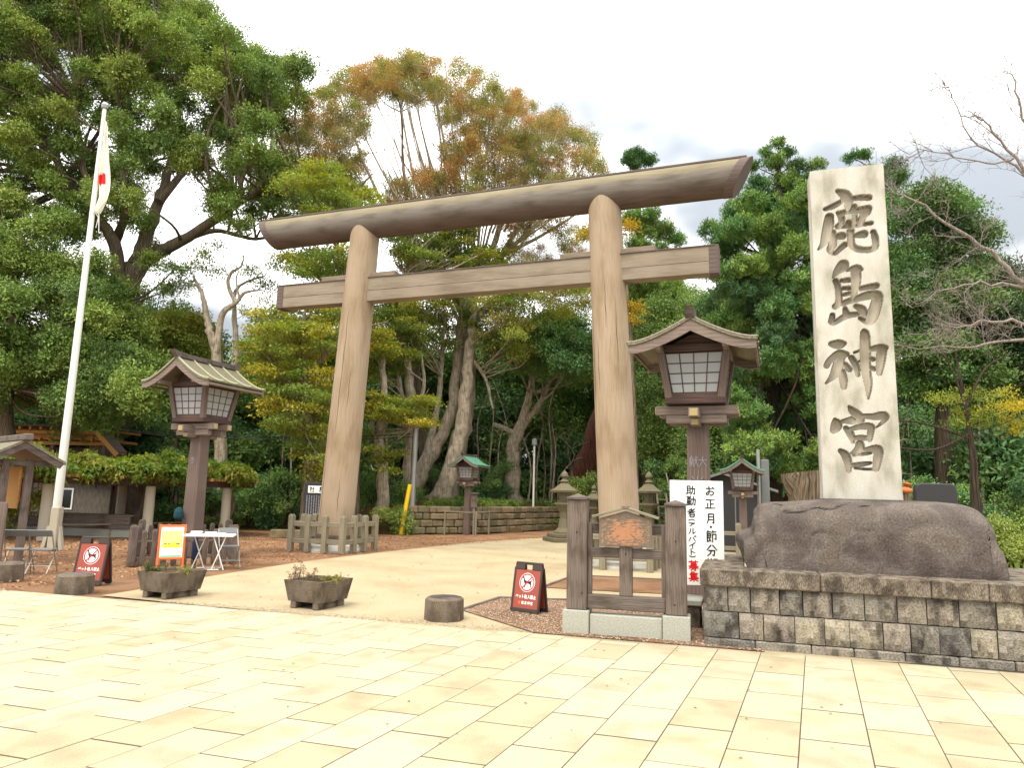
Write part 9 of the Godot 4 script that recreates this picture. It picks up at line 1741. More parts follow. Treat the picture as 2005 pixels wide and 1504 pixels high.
	tree("yellow_leaved_tree", "slim grey trunk carrying a branch of bright yellow leaves at right", Vector3(11.45, 0.05, -18), [
		[[Vector3(11.58, 1.46, -18), Vector3(11.61, 2.47, -18), Vector3(11.6, 3.36, -18), Vector3(11.48, 4.4, -18), Vector3(11.37, 5.59, -18)], 0.12, 0.02], [[Vector3(11.6, 3.36, -18), Vector3(10.97, 3.58, -18), Vector3(10.2, 3.77, -18), Vector3(9.56, 3.76, -18)], 0.035, 0.015], [[Vector3(11.52, 4.14, -18), Vector3(12.13, 5.21, -18), Vector3(12.95, 5.63, -18)], 0.035, 0.012], [[Vector3(11.48, 4.4, -18), Vector3(11.1, 5.45, -18), Vector3(10.49, 6.24, -18)], 0.03, 0.012], [[Vector3(11.58, 3.49, -18), Vector3(10.68, 3.08, -18), Vector3(9.78, 3.09, -18)], 0.04, 0.02]],
		lobes("11.02,4.32,-18.00,0.31;11.81,4.61,-18.50,0.34;12.00,4.41,-18.00,0.33;12.09,4.09,-17.50,0.35;12.84,4.30,-18.00,0.31;11.64,4.01,-18.00,0.39;12.08,3.83,-18.00,0.36;11.55,3.86,-18.50,0.32;12.79,3.78,-18.00,0.36;10.76,4.38,-18.00,0.18;12.47,4.55,-18.00,0.26;13.32,3.92,-18.00,0.44;13.49,4.32,-18.00,0.39"), {"cols": [Color(0.55, 0.42, 0.035), Color(0.42, 0.38, 0.05), Color(0.26, 0.32, 0.06), Color(0.20, 0.28, 0.06)], "leaf": "fine", "mat": M.leaf_thin, "dens": 15.0, "size": 0.6, "flat": 0.5, "seed": 121, "bough": 0.015, "bark": M.bark_dark})
	bare_tree()
	undergrowth()

func bare_tree() -> void:
	# its trunk stands outside the photo; only the leafless limbs reach in
	var foot := Vector3(12.97, -0, -14)
	var t := thing("bare_tree", "leafless grey branches reaching in from the right edge", "tree", foot)
	rng.seed = 131
	var s := begin()
	var limbs := [
		[[Vector3(13, 0.27, -14), Vector3(13.09, 2.69, -14), Vector3(12.83, 4.72, -14), Vector3(12.32, 5.76, -14)], 0.22, 0.15],
		[[Vector3(12.48, 5.34, -14), Vector3(11.3, 5.84, -14), Vector3(10.33, 6.25, -14), Vector3(9.71, 6.83, -14), Vector3(8.82, 7.47, -14), Vector3(8.11, 7.99, -14), Vector3(7.65, 8.04, -14)], 0.07, 0.008],
		[[Vector3(12.32, 5.76, -14), Vector3(11.62, 7.03, -14), Vector3(10.97, 7.9, -14), Vector3(10.36, 8.89, -14), Vector3(9.88, 9.57, -14), Vector3(9.59, 9.88, -14)], 0.06, 0.008],
		[[Vector3(11.62, 7.03, -14), Vector3(11.15, 8.69, -14), Vector3(10.71, 9.82, -14), Vector3(10.51, 10.63, -14), Vector3(10.44, 11.1, -14)], 0.045, 0.006],
		[[Vector3(11.78, 5.53, -14), Vector3(10.73, 5.29, -14), Vector3(9.82, 5.4, -14), Vector3(9.08, 5.25, -14), Vector3(8.57, 5.24, -14)], 0.05, 0.006],
		[[Vector3(11.3, 5.84, -14), Vector3(10.29, 6.13, -14), Vector3(9.46, 6.17, -14), Vector3(8.73, 6.04, -14), Vector3(8.19, 5.65, -14)], 0.04, 0.006],
		[[Vector3(12.07, 4.6, -13.5), Vector3(10.8, 4.67, -13.5), Vector3(9.63, 4.89, -13.5), Vector3(8.63, 4.72, -13.5), Vector3(7.84, 4.7, -13.5)], 0.05, 0.006],
		[[Vector3(10.36, 8.89, -14), Vector3(9.77, 8.76, -14), Vector3(8.93, 8.97, -14), Vector3(8.18, 8.97, -14)], 0.022, 0.005],
		[[Vector3(10.97, 7.9, -14), Vector3(10.4, 8.67, -14), Vector3(9.49, 9.33, -14), Vector3(9.23, 10.25, -14), Vector3(8.98, 10.53, -14)], 0.026, 0.005]]
	for i in limbs.size():
		var c := []
		for v in curve(limbs[i][0], 4):
			c.append(v - foot + Vector3(rng.randfn(), rng.randfn(), rng.randfn()) * 0.03)
		tube(s, c, taper(c.size(), limbs[i][1], limbs[i][2]), 7, 0.1)
		if i == 0:
			continue
		for k in range(5, c.size()):
			for j in 2:
				if rng.randf() < 0.55:
					var d: Vector3 = (c[k] - c[k - 1]).normalized()
					var v := (d * 0.8 + Vector3(rng.randfn() * 0.8, rng.randfn() * 0.7 + 0.25, rng.randfn())).normalized() * rng.randf_range(0.35, 0.85)
					shoots(s, curve([c[k], c[k] + v * 0.5 + Vector3(rng.randfn(), rng.randfn(), rng.randfn()) * 0.05, c[k] + v], 2), 0.009, 2, 0.25, 0.42)
	part("branches", s, M.bare_bark, t)

func undergrowth() -> void:
	# shrubs below the trees, one by one
	var k := 0
	for e in [
		["dark shrub under the giant tree at left edge of the bank", Vector3(-14, 0.3, -30), 1.9, 2.6, DEEP], ["low dark shrub right of the pergola's end", Vector3(-11.21, 0.3, -31), 1.5, 1.6, DEEP], ["dark shrub beside the information board's left", Vector3(-9.48, 0.4, -31), 1.6, 2.2, DEEP],
		["glossy shrub right of the left gate pillar's foot", Vector3(-6.04, 0.2, -31.5), 1.3, 2.0, [GREEN[2], DEEP[1]]], ["bright little bush at the near end of the stone wall", Vector3(-4.76, 0, -30.2), 0.5, 0.9, [GREEN[0], GREEN[3]]], ["clipped round bush left of the right gate pillar", Vector3(3.73, 0.9, -35), 0.95, 1.7, [GREEN[0], GREEN[3], GREEN[2]]],
		["green shrub behind the yellow wire guard", Vector3(-5.07, 0.8, -32.6), 0.7, 1.2, [GREEN[0], GREEN[2]]], ["dark shrub between the slanting trunk and the gnarled tree", Vector3(-1.11, 1.2, -37.5), 1.5, 2.2, DEEP], ["dark shrub left of the slanting trunk", Vector3(-4.2, 1.2, -37.5), 1.4, 2.6, DEEP],
		["low laurel hedge end right of the boulder", Vector3(13.11, -0, -19), 1.2, 1.2, [GREEN[3], GREEN[0]]], ["dark shrub beneath the grove right of the tablet", Vector3(15.5, 0, -23), 1.8, 2.4, DEEP], ["dark shrub between carved stone and tablet", Vector3(12.36, 0, -22), 1.6, 2.4, DEEP],
		["yellow-green bush at the photo's left edge above the kiosk", Vector3(-16.84, 0, -24), 1.3, 3.9, [OLIVE[0], GREEN[3]]], ["dark shrub behind the shaded stone lantern", Vector3(6.7, 0.5, -33), 1.7, 3.0, DEEP], ["spreading fern-like shrub left of the tablet", Vector3(10.25, -0, -18.5), 0.8, 1.9, [GREEN[2], DEEP[1]]]]:
		k += 1
		var t := thing("shrub", e[0], "shrub", e[1])
		rng.seed = 200 + k
		var lb := []
		for i in int(e[2] * 9):
			var y := rng.randf() * float(e[3])
			var w: float = e[2] * (0.5 + 0.5 * sin(clampf(y / e[3] * 2.4 + 0.4, 0.0, PI)))
			lb.append([Vector3(rng.randf_range(-w, w), y, rng.randf_range(-0.7, 0.7)), rng.randf_range(0.35, 0.55)])
		var s := begin()
		for i in 5:
			var a := Vector3(rng.randf_range(-0.3, 0.3), -0.2, rng.randf_range(-0.2, 0.2))
			tube(s, curve([a, a + Vector3(rng.randfn() * 0.2, e[3] * 0.5, 0.1), a + Vector3(rng.randfn() * 0.5, e[3] * 0.9, 0)], 3), taper(7, 0.035, 0.012), 5)
		part("stems", s, M.bark_dark, t)
		crown("foliage", t, lb, "broad", M.leaf, 17.0, 0.72, e[4], 0.8, 300 + k)
	# slim saplings between the trunks
	var where := [[Vector3(-10.49, 1.1, -33), 4.2], [Vector3(-10.17, 1.1, -34), 5.5], [Vector3(-9.4, 1.1, -33), 3.2], [Vector3(-8.4, 1.1, -34), 4], [Vector3(-0.58, 1.2, -38), 4.5], [Vector3(-1.15, 1.25, -39), 6], [Vector3(1.75, 1.2, -38), 5], [Vector3(2.2, 1.23, -38.5), 4.2], [Vector3(2.7, 1.25, -39), 3.8], [Vector3(2.48, 1.3, -40), 6], [Vector3(0.97, 1.25, -39), 5.5], [Vector3(0.59, 1.3, -40), 4.5], [Vector3(3.03, 1.2, -38), 4.2], [Vector3(-1.66, 1.3, -40), 6.5], [Vector3(-4.28, 1.3, -40), 4], [Vector3(-2.23, 1.35, -41), 5], [Vector3(-0.06, 1.35, -41), 7], [Vector3(1.57, 1.4, -42), 6.5], [Vector3(-5.65, 1.15, -37), 3.5], [Vector3(-6, 1.1, -36), 5.5], [Vector3(-8.54, 1.1, -36), 5], [Vector3(-11.75, 1.1, -35), 4.2], [Vector3(2.26, 1.35, -41), 7.5], [Vector3(8.96, 1.1, -36), 5], [Vector3(10.26, 1.2, -38), 6], [Vector3(11.77, 1.1, -26), 4], [Vector3(13.16, 1.1, -25), 3.5], [Vector3(14.06, 1.1, -26), 5], [Vector3(16.42, 1.1, -25), 4.4], [Vector3(15.08, 1.1, -27), 6]]
	rng.seed = 400
	var spots := ["second from left left of the left gate pillar", "third from left left of the left gate pillar", "fourth from left left of the left gate pillar", "first from left showing behind the left gate pillar", "fourth from left between distant lantern and gnarled tree", "third from left between distant lantern and gnarled tree", "second from left between white lamp post and right gate pillar", "fourth from left between white lamp post and right gate pillar", "sixth from left between white lamp post and right gate pillar", "fifth from left between white lamp post and right gate pillar", "second from left between gnarled tree and white lamp post", "first from left between gnarled tree and white lamp post", "seventh from left between white lamp post and right gate pillar", "second from left between distant lantern and gnarled tree", "the only one between grey pole and distant lantern", "first from left between distant lantern and gnarled tree", "fifth from left between distant lantern and gnarled tree", "first from left between white lamp post and right gate pillar", "second from left between left gate pillar and grey pole", "first from left between left gate pillar and grey pole", "second from left showing behind the left gate pillar", "first from left left of the left gate pillar", "third from left between white lamp post and right gate pillar", "first from left between right gate pillar and carved stone", "second from left between right gate pillar and carved stone", "first from left right of the carved stone", "second from left right of the carved stone", "third from left right of the carved stone", "fifth from left right of the carved stone", "fourth from left right of the carved stone"]
	for i in where.size():
		var t := thing("sapling", "thin bare sapling stem, " + spots[i], "sapling", where[i][0], 0.0, "thin sapling stems in the dark wood")
		var h: float = where[i][1]
		var s := begin()
		var c := curve([Vector3.ZERO - Vector3(0, 0.3, 0), Vector3(rng.randfn() * 0.12, h * 0.35, rng.randfn() * 0.1), Vector3(rng.randfn() * 0.25, h * 0.7, 0), Vector3(rng.randfn() * 0.5, h, rng.randfn() * 0.3)], 4)
		tube(s, c, taper(c.size(), rng.randf_range(0.035, 0.065), 0.015), 6, 0.1)
		for k2 in 4:
			var a: Vector3 = c[5 + k2 * 2]
			var d := Vector3(rng.randfn(), absf(rng.randfn()) * 0.8, rng.randfn()).normalized() * rng.randf_range(0.5, 1.2)
			tube(s, [a, a + d * 0.5 + Vector3(0, 0.06, 0), a + d], [0.016, 0.011, 0.005], 4, 0, false)
		part("stem", s, M.bark_pale if i % 3 else M.bark, t)
	# the wood behind, too deep and dark to tell one crown from the next
	var lb := []
	rng.seed = 500
	for i in 520:
		var x := rng.randf_range(-46, 40)
		var z := -rng.randf_range(40, 58) - (5.0 if x > -8.0 and x < 9.0 else 0.0)
		lb.append([Vector3(x, bank_height(x, z) + rng.randf_range(0.2, 9.5) * (1.0 if x < 24 else 0.9), z), rng.randf_range(1.1, 2.0)])
	for i in 300:
		var x := rng.randf_range(-44, 30)
		var z := -rng.randf_range(37, 44) - (6.0 if x > -8.0 and x < 9.0 else 0.0)
		lb.append([Vector3(x, bank_height(x, z) + rng.randf_range(0.0, 3.4), z), rng.randf_range(0.7, 1.2)])
	for i in 60:
		var x := rng.randf_range(9, 34)
		var z := -rng.randf_range(24, 36) - maxf(0.0, 16.0 - x) * 0.5
		lb.append([Vector3(x, rng.randf_range(0.2, 4.0), z), rng.randf_range(0.8, 1.4)])
	for i in 60:
		var x := -rng.randf_range(9, 44)
		var z := -rng.randf_range(33, 40)
		lb.append([Vector3(x, rng.randf_range(0.2, 5.0), z), rng.randf_range(0.8, 1.4)])
	crown("distant_woodland", self, lb, "broad", M.leaf, 6.0, 1.7, DEEP, 0.85, 501).set_meta("kind", "stuff")
	# grass and ivy on the bank
	var g := []
	for i in 260:
		var x := rng.randf_range(-13, 8)
		var z := -rng.randf_range(31.5, 40)
		if bank_height(x, z) > 0.1:
			g.append([Vector3(x, bank_height(x, z), z), rng.randf_range(0.3, 0.6)])
	crown("ground_cover", self, g, "fern", M.leaf, 9.0, 0.7, [DEEP[1], GREEN[2], OLIVE[2]], 0.35, 502).set_meta("kind", "stuff")

# ---------- the place ----------
func _ready() -> void:
	rng.seed = 11
	camera_and_light()
	materials()
	leaves()
	ground()
	plaza()
	stone_wall()
	gate()
	gate_fence("low grey wooden fence around foot of the left gate pillar", Vector3(-5, 0, -20.96))
	gate_fence("low grey wooden fence around foot of the right gate pillar", Vector3(2.8, 0, -18.06))
	platform()
	boulder()
	monument()
	sign_stand()
	banner()
	lanterns()
	street_things()
	left_side()
	pergola()
	stone_lanterns()
	far_things()
	trees()
	litter()

func camera_and_light() -> void:
	var cam := Camera3D.new()
	cam.name = "camera"
	cam.fov = 56.48
	cam.near = 0.1
	cam.far = 600.0
	add_child(cam)
	cam.transform = Transform3D(Basis(Vector3(0.99971, 0.02380, 0.00368), Vector3(-0.02408, 0.98794, 0.15294), Vector3(-0.00000, -0.15299, 0.98823)), Vector3(0, 1.7, 0))
	cam.current = true

	var e := Environment.new()
	e.background_mode = Environment.BG_SKY
	e.tonemap_mode = Environment.TONE_MAPPER_LINEAR
	e.tonemap_exposure = 2.15
	e.sdfgi_enabled = true
	e.ssao_enabled = true
	e.ssil_enabled = true
	var pano := PanoramaSkyMaterial.new()
	pano.panorama = overcast()
	pano.energy_multiplier = 1.0
	var sky := Sky.new()
	sky.sky_material = pano
	e.sky = sky
	var w := WorldEnvironment.new()
	w.name = "world_environment"
	w.environment = e
	add_child(w)

	var sun := DirectionalLight3D.new()
	sun.name = "sun"
	sun.light_energy = 0.5
	sun.light_angular_distance = 25.0
	sun.light_color = Color(1.0, 0.95, 0.86)
	sun.shadow_enabled = true
	sun.rotation_degrees = Vector3(-58, -28, 0)
	add_child(sun)

# white overcast with thinner blue-grey patches, brighter towards the zenith
func overcast() -> ImageTexture:
	var n := FastNoiseLite.new()
	n.seed = 5
	n.frequency = 1.1
	n.fractal_octaves = 5
	var W := 1024
	var thin := Vector3(0.165, 0.517, -0.840)   # where a thinner, greyer patch of cloud stands
	var img := Image.create(W, W / 2, false, Image.FORMAT_RGBF)
	for j in W / 2:
		var up := PI / 2 - (j + 0.5) / (W / 2) * PI
		for i in W:
			var a := (i + 0.5) / W * TAU
			var d := Vector3(sin(a) * cos(up), sin(up), cos(a) * cos(up))
			var q := d * Vector3(1, 1.7, 1)
			var c := clampf(n.get_noise_3dv(q * 1.6) * 1.5 + 0.62, 0.0, 1.0)
			c = smoothstep(0.0, 0.52, c)
			c = clampf(c - 0.95 * exp(-pow(d.angle_to(thin) / 0.24, 2.0)) * smoothstep(-0.45, 0.4, n.get_noise_3dv(d * 3.4)), 0.0, 1.0)
			var k := lerpf(0.78, 1.9, clampf(sin(up), 0.0, 1.0))
			var col := Color(0.27, 0.295, 0.325).lerp(Color(1.0, 0.995, 0.985), c) * k
			img.set_pixel(i, j, col)
	return ImageTexture.create_from_image(img)

func materials() -> void:
	M.torii = wood("gate_timber", c8(174, 156, 134), c8(190, 171, 148), c8(200, 181, 158), true, {"fine": 9.0, "freq": 0.03, "long": 0.07, "seed": 3, "bump": 0.12, "blotch": [[0.0, Color(0.82, 0.78, 0.72)], [0.5, Color(0.97, 0.95, 0.92)], [1.0, Color(1, 1, 1)]], "blotch_scale": Vector3(0.5, 0.12, 0.5)})
	M.beam = wood("gate_beam_timber", c8(150, 138, 122), c8(166, 153, 136), c8(178, 165, 147), false, {"fine": 10.0, "freq": 0.03, "long": 0.07, "bump": 0.12, "seed": 4, "blotch": [[0.0, Color(0.78, 0.76, 0.72)], [0.5, Color(0.95, 0.94, 0.92)], [1.0, Color(1, 1, 1)]], "blotch_scale": Vector3(0.12, 0.5, 0.5)})
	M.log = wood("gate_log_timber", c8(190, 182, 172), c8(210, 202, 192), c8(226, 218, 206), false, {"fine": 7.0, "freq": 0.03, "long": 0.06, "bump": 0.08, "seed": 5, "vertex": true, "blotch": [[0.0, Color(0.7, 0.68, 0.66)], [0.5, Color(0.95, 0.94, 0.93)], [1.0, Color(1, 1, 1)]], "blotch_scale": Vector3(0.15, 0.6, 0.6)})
	M.bark_brown = wood("weathered_cap_timber", c8(92, 78, 74), c8(114, 98, 92), c8(132, 116, 108), false, {"seed": 6})
	M.grey_v = wood("grey_post_timber", c8(96, 84, 78), c8(128, 114, 106), c8(158, 146, 134), true, {"fine": 14.0, "seed": 7, "freq": 0.03, "blotch": [[0.0, Color(0.72, 0.68, 0.66)], [0.5, Color(0.95, 0.94, 0.93)], [1.0, Color(1, 1, 1)]], "blotch_scale": Vector3(1.2, 0.5, 1.2)})
	M.grey_h = wood("grey_rail_timber", c8(92, 82, 78), c8(124, 112, 106), c8(150, 140, 130), false, {"fine": 14.0, "seed": 8, "freq": 0.03, "blotch": [[0.0, Color(0.72, 0.68, 0.66)], [0.5, Color(0.95, 0.94, 0.93)], [1.0, Color(1, 1, 1)]], "blotch_scale": Vector3(0.5, 1.2, 1.2)})
	M.fence_v = wood("fence_post_timber", c8(120, 112, 92), c8(150, 142, 118), c8(176, 166, 140), true, {"fine": 12.0, "seed": 9})
	M.fence_h = wood("fence_rail_timber", c8(116, 108, 90), c8(146, 138, 116), c8(170, 160, 136), false, {"fine": 12.0, "seed": 10})
	M.dark_v = wood("lantern_post_timber", c8(98, 82, 75), c8(124, 106, 98), c8(150, 132, 122), true, {"fine": 16.0, "seed": 11})
	M.dark_h = wood("lantern_frame_timber", c8(66, 49, 45), c8(90, 70, 63), c8(114, 93, 85), false, {"fine": 16.0, "seed": 12})
	M.pale_h = wood("lantern_arm_timber", c8(112, 98, 90), c8(142, 126, 116), c8(172, 156, 142), false, {"fine": 14.0, "seed": 13})
	M.end_grain = mat("pale_end_grain", [[0.0, c8(170, 145, 100)], [1.0, c8(214, 194, 146)]], Vector3(6, 6, 6), {"seed": 14})
	M.copper = mat("weathered_copper_sheet", [[0.0, c8(96, 84, 68)], [0.45, c8(124, 112, 90)], [0.7, c8(140, 134, 104)], [1.0, c8(156, 156, 122)]], Vector3(2, 2, 2), {"seed": 15, "rough": 0.55, "spec": 0.5})
	M.copper_rib = mat("pale_green_copper", [[0.0, c8(140, 146, 112)], [0.6, c8(166, 172, 136)], [1.0, c8(186, 192, 156)]], Vector3(3, 3, 3), {"seed": 16, "rough": 0.5, "spec": 0.5})
	M.verdigris = mat("verdigris_copper", [[0.0, c8(70, 124, 104)], [0.5, c8(104, 164, 140)], [1.0, c8(150, 200, 176)]], Vector3(3, 3, 3), {"seed": 17, "rough": 0.55})
	M.paper = plain("lantern_paper", Color(0.58, 0.59, 0.59), 0.7)
	M.paver = []
	for t in [[c8(197, 187, 154), c8(207, 198, 166)], [c8(203, 194, 162), c8(211, 203, 172)], [c8(189, 177, 144), c8(201, 190, 157)], [c8(198, 184, 155), c8(206, 193, 164)], [c8(195, 187, 159), c8(206, 199, 172)]]:
		M.paver.append(mat("cream_paver", [[0.0, t[0].darkened(0.1)], [0.3, t[0]], [0.7, t[1]], [1.0, t[1]]], Vector3(2.2, 2.2, 2.2), {"tone": 0.825, "seed": 20 + M.paver.size(), "freq": 0.05, "world": true, "bump": 0.15, "bump_freq": 0.12, "rough": 0.75, "blotch": [[0.0, Color(0.9, 0.88, 0.86)], [0.36, Color(0.97, 0.965, 0.95)], [0.5, Color(1, 1, 1)], [1.0, Color(1, 1, 1)]], "blotch_scale": Vector3(0.33, 0.33, 0.33)}))
	M.joint = mat("sandy_joint", [[0.0, c8(64, 56, 44)], [1.0, c8(104, 92, 72)]], Vector3(4, 4, 4), {"seed": 30, "world": true})
	M.path = mat("fine_gravel_path", [[0.0, c8(166, 150, 122)], [0.35, c8(202, 186, 152)], [0.65, c8(213, 198, 164)], [1.0, c8(226, 213, 182)]], Vector3(3, 3, 3), {"seed": 31, "freq": 0.12, "world": true, "bump": 0.5, "bump_freq": 0.16, "rough": 0.95, "spec": 0.2, "blotch": [[0.0, Color(0.9, 0.88, 0.86)], [0.45, Color(0.97, 0.96, 0.95)], [1.0, Color(1, 1, 1)]], "blotch_freq": 0.01, "blotch_scale": Vector3(0.11, 0.11, 0.11)})
	M.gravel = mat("brown_gravel", [[0.0, c8(96, 68, 52)], [0.3, c8(164, 124, 96)], [0.55, c8(198, 156, 122)], [0.8, c8(216, 180, 146)], [1.0, c8(234, 214, 186)]], Vector3(4, 4, 4), {"seed": 32, "freq": 0.16, "world": true, "bump": 1.2, "bump_freq": 0.16, "rough": 0.95, "spec": 0.2, "blotch": [[0.0, Color(0.72, 0.7, 0.66)], [0.5, Color(0.94, 0.92, 0.9)], [1.0, Color(1, 1, 1)]], "blotch_scale": Vector3(0.15, 0.15, 0.15)})
	M.soil = mat("forest_soil", [[0.0, c8(58, 46, 32)], [0.4, c8(100, 80, 54)], [0.7, c8(128, 106, 72)], [1.0, c8(150, 128, 88)]], Vector3(1.3, 1.3, 1.3), {"seed": 33, "freq": 0.08, "world": true, "bump": 1.5, "rough": 0.95, "spec": 0.2, "blotch": [[0.0, Color(0.45, 0.55, 0.3)], [0.5, Color(0.9, 0.9, 0.8)], [1.0, Color(1, 1, 1)]], "blotch_scale": Vector3(0.08, 0.08, 0.08)})
	M.lawn = mat("green_lawn", [[0.0, c8(60, 82, 24)], [0.5, c8(104, 130, 40)], [1.0, c8(140, 160, 60)]], Vector3(2, 2, 2), {"seed": 34, "freq": 0.1, "world": true, "bump": 1.5})
	M.block = []
	for t in [[c8(146, 140, 130), c8(176, 169, 156)], [c8(132, 128, 120), c8(164, 158, 147)], [c8(166, 158, 142), c8(202, 193, 172)], [c8(120, 117, 112), c8(150, 146, 138)], [c8(150, 141, 130), c8(180, 170, 156)]]:
		M.block.append(mat("weathered_stone_block", [[0.0, t[0].darkened(0.3)], [0.3, t[0]], [0.7, t[1]], [1.0, t[1].lightened(0.15)]], Vector3(2.2, 2.2, 2.2), {"seed": 40 + M.block.size(), "freq": 0.03, "world": true, "bump": 1.0, "bump_freq": 0.05, "rough": 0.92, "spec": 0.25, "blotch": [[0.0, Color(0.4, 0.4, 0.41)], [0.3, Color(0.58, 0.57, 0.57)], [0.44, Color(0.88, 0.87, 0.86)], [0.55, Color(1, 1, 1)], [1.0, Color(1, 0.99, 0.95)]], "blotch_freq": 0.014, "blotch_scale": Vector3(0.55, 0.25, 0.55)}))
	M.coping = mat("stained_coping_stone", [[0.0, c8(88, 80, 73)], [0.35, c8(132, 122, 112)], [0.65, c8(160, 150, 136)], [1.0, c8(194, 185, 165)]], Vector3(2.4, 0.7, 2.4), {"seed": 46, "freq": 0.06, "world": true, "bump": 0.8, "rough": 0.92, "spec": 0.25, "blotch": [[0.0, Color(0.5, 0.48, 0.47)], [0.4, Color(0.7, 0.68, 0.66)], [0.55, Color(0.97, 0.96, 0.94)], [1.0, Color(1, 1, 1)]], "blotch_freq": 0.02, "blotch_scale": Vector3(0.5, 0.25, 0.5)})
	M.rock = mat("dark_boulder_stone", [[0.0, c8(84, 78, 76)], [0.35, c8(114, 107, 104)], [0.65, c8(127, 120, 116)], [0.85, c8(143, 136, 130)], [1.0, c8(190, 182, 166)]], Vector3(1.3, 1.3, 1.3), {"seed": 47, "freq": 0.05, "world": true, "bump": 0.5, "bump_freq": 0.02, "rough": 0.9, "spec": 0.3, "blotch": [[0.0, Color(0.55, 0.51, 0.49)], [0.42, Color(0.82, 0.79, 0.77)], [0.6, Color(1, 0.98, 0.95)], [0.72, Color(0.9, 0.87, 0.84)], [1.0, Color(1, 0.94, 0.82)]], "blotch_freq": 0.009, "blotch_scale": Vector3(0.3, 0.3, 0.3)})
	M.granite = mat("pale_granite", [[0.0, c8(176, 173, 166)], [0.35, c8(210, 208, 199)], [0.65, c8(220, 218, 209)], [1.0, c8(228, 226, 217)]], Vector3(1.4, 1.4, 1.4), {"tone": 0.92, "seed": 48, "freq": 0.09, "bump": 0.5, "bump_freq": 0.12, "rough": 0.85, "vertex": true, "blotch": [[0.0, Color(0.74, 0.73, 0.68)], [0.45, Color(0.93, 0.92, 0.9)], [1.0, Color(1, 1, 1)]], "blotch_scale": Vector3(0.6, 0.25, 0.6)})
	M.footing = mat("pale_concrete", [[0.0, c8(160, 160, 148)], [0.5, c8(186, 186, 173)], [1.0, c8(202, 202, 190)]], Vector3(2, 2, 2), {"seed": 49, "freq": 0.04, "bump": 0.3})
	M.concrete = mat("aged_concrete", [[0.0, c8(92, 83, 74)], [0.4, c8(130, 119, 106)], [0.7, c8(152, 140, 126)], [1.0, c8(180, 169, 152)]], Vector3(2, 2, 2), {"seed": 50, "freq": 0.05, "bump": 0.9, "rough": 0.92, "blotch": [[0.0, Color(0.5, 0.46, 0.42)], [0.5, Color(0.9, 0.88, 0.85)], [1.0, Color(1, 1, 1)]], "blotch_scale": Vector3(0.8, 0.5, 0.8)})
	M.column = mat("cream_concrete_column", [[0.0, c8(172, 164, 142)], [0.5, c8(204, 197, 176)], [1.0, c8(218, 212, 194)]], Vector3(2, 1, 2), {"seed": 51, "freq": 0.05, "bump": 0.4})
	M.stone_grey = mat("mossy_lantern_stone", [[0.0, c8(84, 80, 62)], [0.5, c8(126, 118, 94)], [1.0, c8(160, 150, 124)]], Vector3(2, 2, 2), {"seed": 52, "freq": 0.05, "bump": 0.8})
	M.wall_stone = []
	for t in [[c8(158, 144, 120), c8(200, 185, 156)], [c8(170, 152, 126), c8(210, 193, 164)], [c8(142, 134, 112), c8(186, 174, 146)]]:
		M.wall_stone.append(mat("mossy_wall_stone", [[0.0, t[0].darkened(0.3)], [0.4, t[0]], [1.0, t[1]]], Vector3(0.9, 0.9, 0.9), {"seed": 53 + M.wall_stone.size(), "freq": 0.06, "world": true, "bump": 1.4, "blotch": [[0.0, Color(0.66, 0.68, 0.56)], [0.5, Color(0.95, 0.94, 0.9)], [1.0, Color(1, 1, 1)]], "blotch_scale": Vector3(0.3, 0.3, 0.3)}))
	M.bark = wood("grey_brown_bark", c8(92, 78, 62), c8(128, 112, 92), c8(162, 146, 122), true, {"fine": 2.6, "seed": 56, "bump": 3.0, "world": false})
	M.bark_pale = wood("pale_bark", c8(170, 157, 140), c8(204, 191, 172), c8(226, 215, 198), true, {"tone": 0.95, "fine": 2.2, "seed": 57, "bump": 2.0, "blotch": [[0.0, Color(0.6, 0.58, 0.52)], [0.5, Color(0.9, 0.88, 0.85)], [1.0, Color(1, 1, 1)]], "blotch_scale": Vector3(0.7, 0.5, 0.7)})
	M.bark_red = wood("red_cedar_bark", c8(80, 48, 36), c8(124, 78, 60), c8(156, 106, 84), true, {"fine": 4.0, "seed": 58, "bump": 3.0})
	M.white_plaster = mat("white_plaster", [[0.0, c8(200, 196, 184)], [1.0, c8(228, 225, 214)]], Vector3(2, 2, 2), {"seed": 65})
	M.hut = mat("grey_panel", [[0.0, c8(98, 92, 84)], [1.0, c8(132, 125, 114)]], Vector3(1, 0.3, 1), {"seed": 66})
	M.bark_dark = wood("dark_bark", c8(44, 36, 30), c8(68, 56, 46), c8(92, 78, 64), true, {"fine": 2.6, "seed": 59, "bump": 2.5})
	M.bare_bark = wood("bare_branch_bark", c8(124, 113, 106), c8(154, 142, 134), c8(180, 168, 158), true, {"fine": 3.0, "seed": 60})
	M.leaf = leafmat("leaf", 0.7)
	M.leaf_thin = leafmat("thin_leaf", 0.95)
	M.needle = leafmat("needle_leaf", 0.5)
	M.white = plain("white_sheet", Color(0.93, 0.93, 0.92), 0.5)
	M.crack = plain("dark_crack", Color(0.22, 0.16, 0.11), 0.95)
	M.black = plain("black_paint", Color(0.05, 0.05, 0.05), 0.6)
	M.red = plain("red_paint", Color(0.82, 0.05, 0.08), 0.5)
	M.sign_brown = plain("brown_sign_face", Color(0.56, 0.25, 0.19), 0.5)
	M.sign_dark = plain("dark_brown_plastic", Color(0.20, 0.15, 0.13), 0.6)
	M.orange = plain("orange_paint", Color(0.80, 0.38, 0.12), 0.6)
	M.fungus = plain("dull_orange_fungus", Color(0.62, 0.34, 0.14), 0.8)
	M.yellow = plain("yellow_paint", Color(0.92, 0.78, 0.08), 0.5)
	M.pole_white = plain("white_pole_paint", Color(0.85, 0.85, 0.82), 0.35)
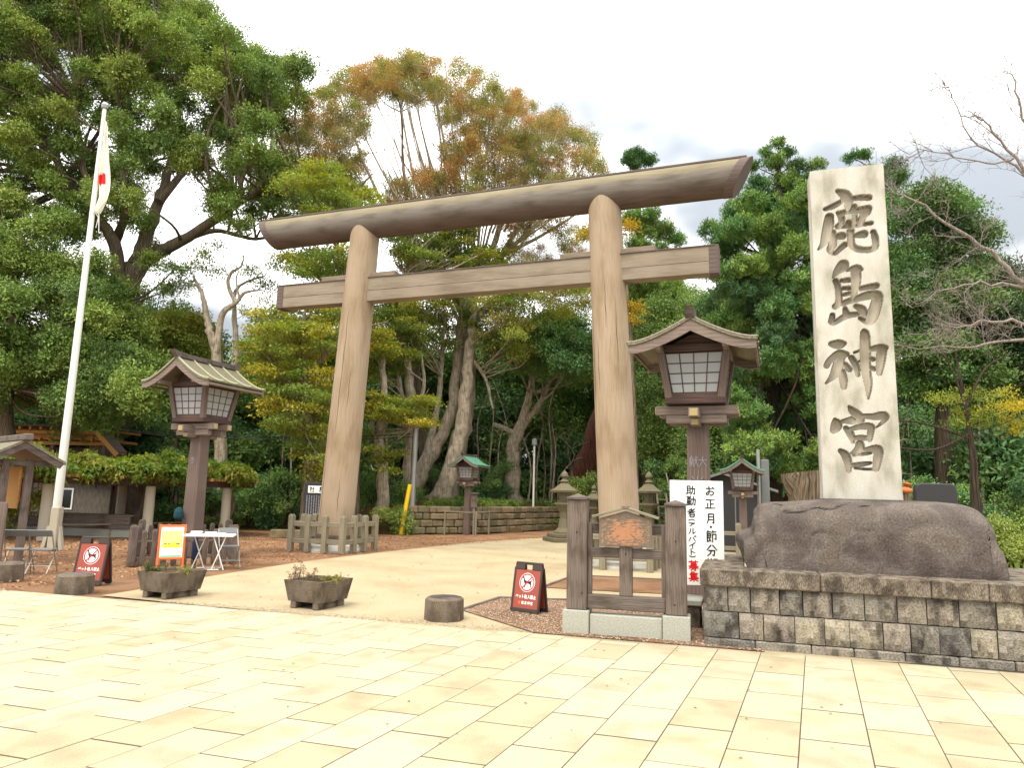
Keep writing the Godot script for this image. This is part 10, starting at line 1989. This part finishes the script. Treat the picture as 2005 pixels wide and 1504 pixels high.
	M.steel = plain("galvanised_steel", Color(0.62, 0.62, 0.60), 0.4, 0.6)
	M.grey = plain("grey_paint", Color(0.42, 0.43, 0.43), 0.6)
	M.grey_dark = plain("dark_panel", Color(0.16, 0.16, 0.17), 0.6)
	M.blue = plain("blue_cloth", Color(0.06, 0.12, 0.26), 0.9)
	M.lumber = wood("new_lumber", c8(176, 122, 60), c8(204, 152, 84), c8(226, 180, 110), false, {"fine": 8.0, "seed": 62})
	M.ema = mat("worn_wood_panel", [[0.0, c8(96, 86, 78)], [0.5, c8(134, 120, 106)], [1.0, c8(160, 144, 126)]], Vector3(1.4, 14, 4), {"seed": 61, "freq": 0.02, "bump": 0.3})
	M.ema_warm = mat("faded_orange_painting", [[0.0, c8(130, 100, 82)], [0.4, c8(180, 126, 94)], [0.7, c8(206, 152, 114)], [1.0, c8(220, 178, 146)]], Vector3(4, 9, 4), {"seed": 63, "freq": 0.05})
	M.lichen = mat("pale_lichen", [[0.0, c8(150, 140, 100)], [1.0, c8(206, 196, 150)]], Vector3(4, 4, 4), {"seed": 64})
	M.vermilion = mat("fallen_leaf", [[0.0, Color.WHITE], [1.0, Color.WHITE]], Vector3.ONE, {"vertex": true})
	M.pebble = leafmat("pebble", 0.0)
	M.pebble.backlight_enabled = false
	M.pebble.roughness = 0.9

func leaves() -> void:
	spray("broad", 60, Vector3(0.48, 0.28, 0.48), 0.125, 0.064, 0.1, 71)
	spray("fine", 44, Vector3(0.5, 0.22, 0.5), 0.115, 0.06, 0.1, 72)
	spray("maple", 40, Vector3(0.55, 0.13, 0.55), 0.11, 0.075, 0.0, 73)
	spray("needle", 44, Vector3(0.26, 0.24, 0.26), 0.19, 0.05, 0.5, 74)
	spray("vine", 26, Vector3(0.28, 0.16, 0.28), 0.17, 0.075, -0.5, 75)
	spray("flower", 26, Vector3(0.07, 0.05, 0.07), 0.035, 0.022, 0.6, 76)
	spray("fern", 24, Vector3(0.3, 0.2, 0.3), 0.3, 0.07, 0.3, 77)
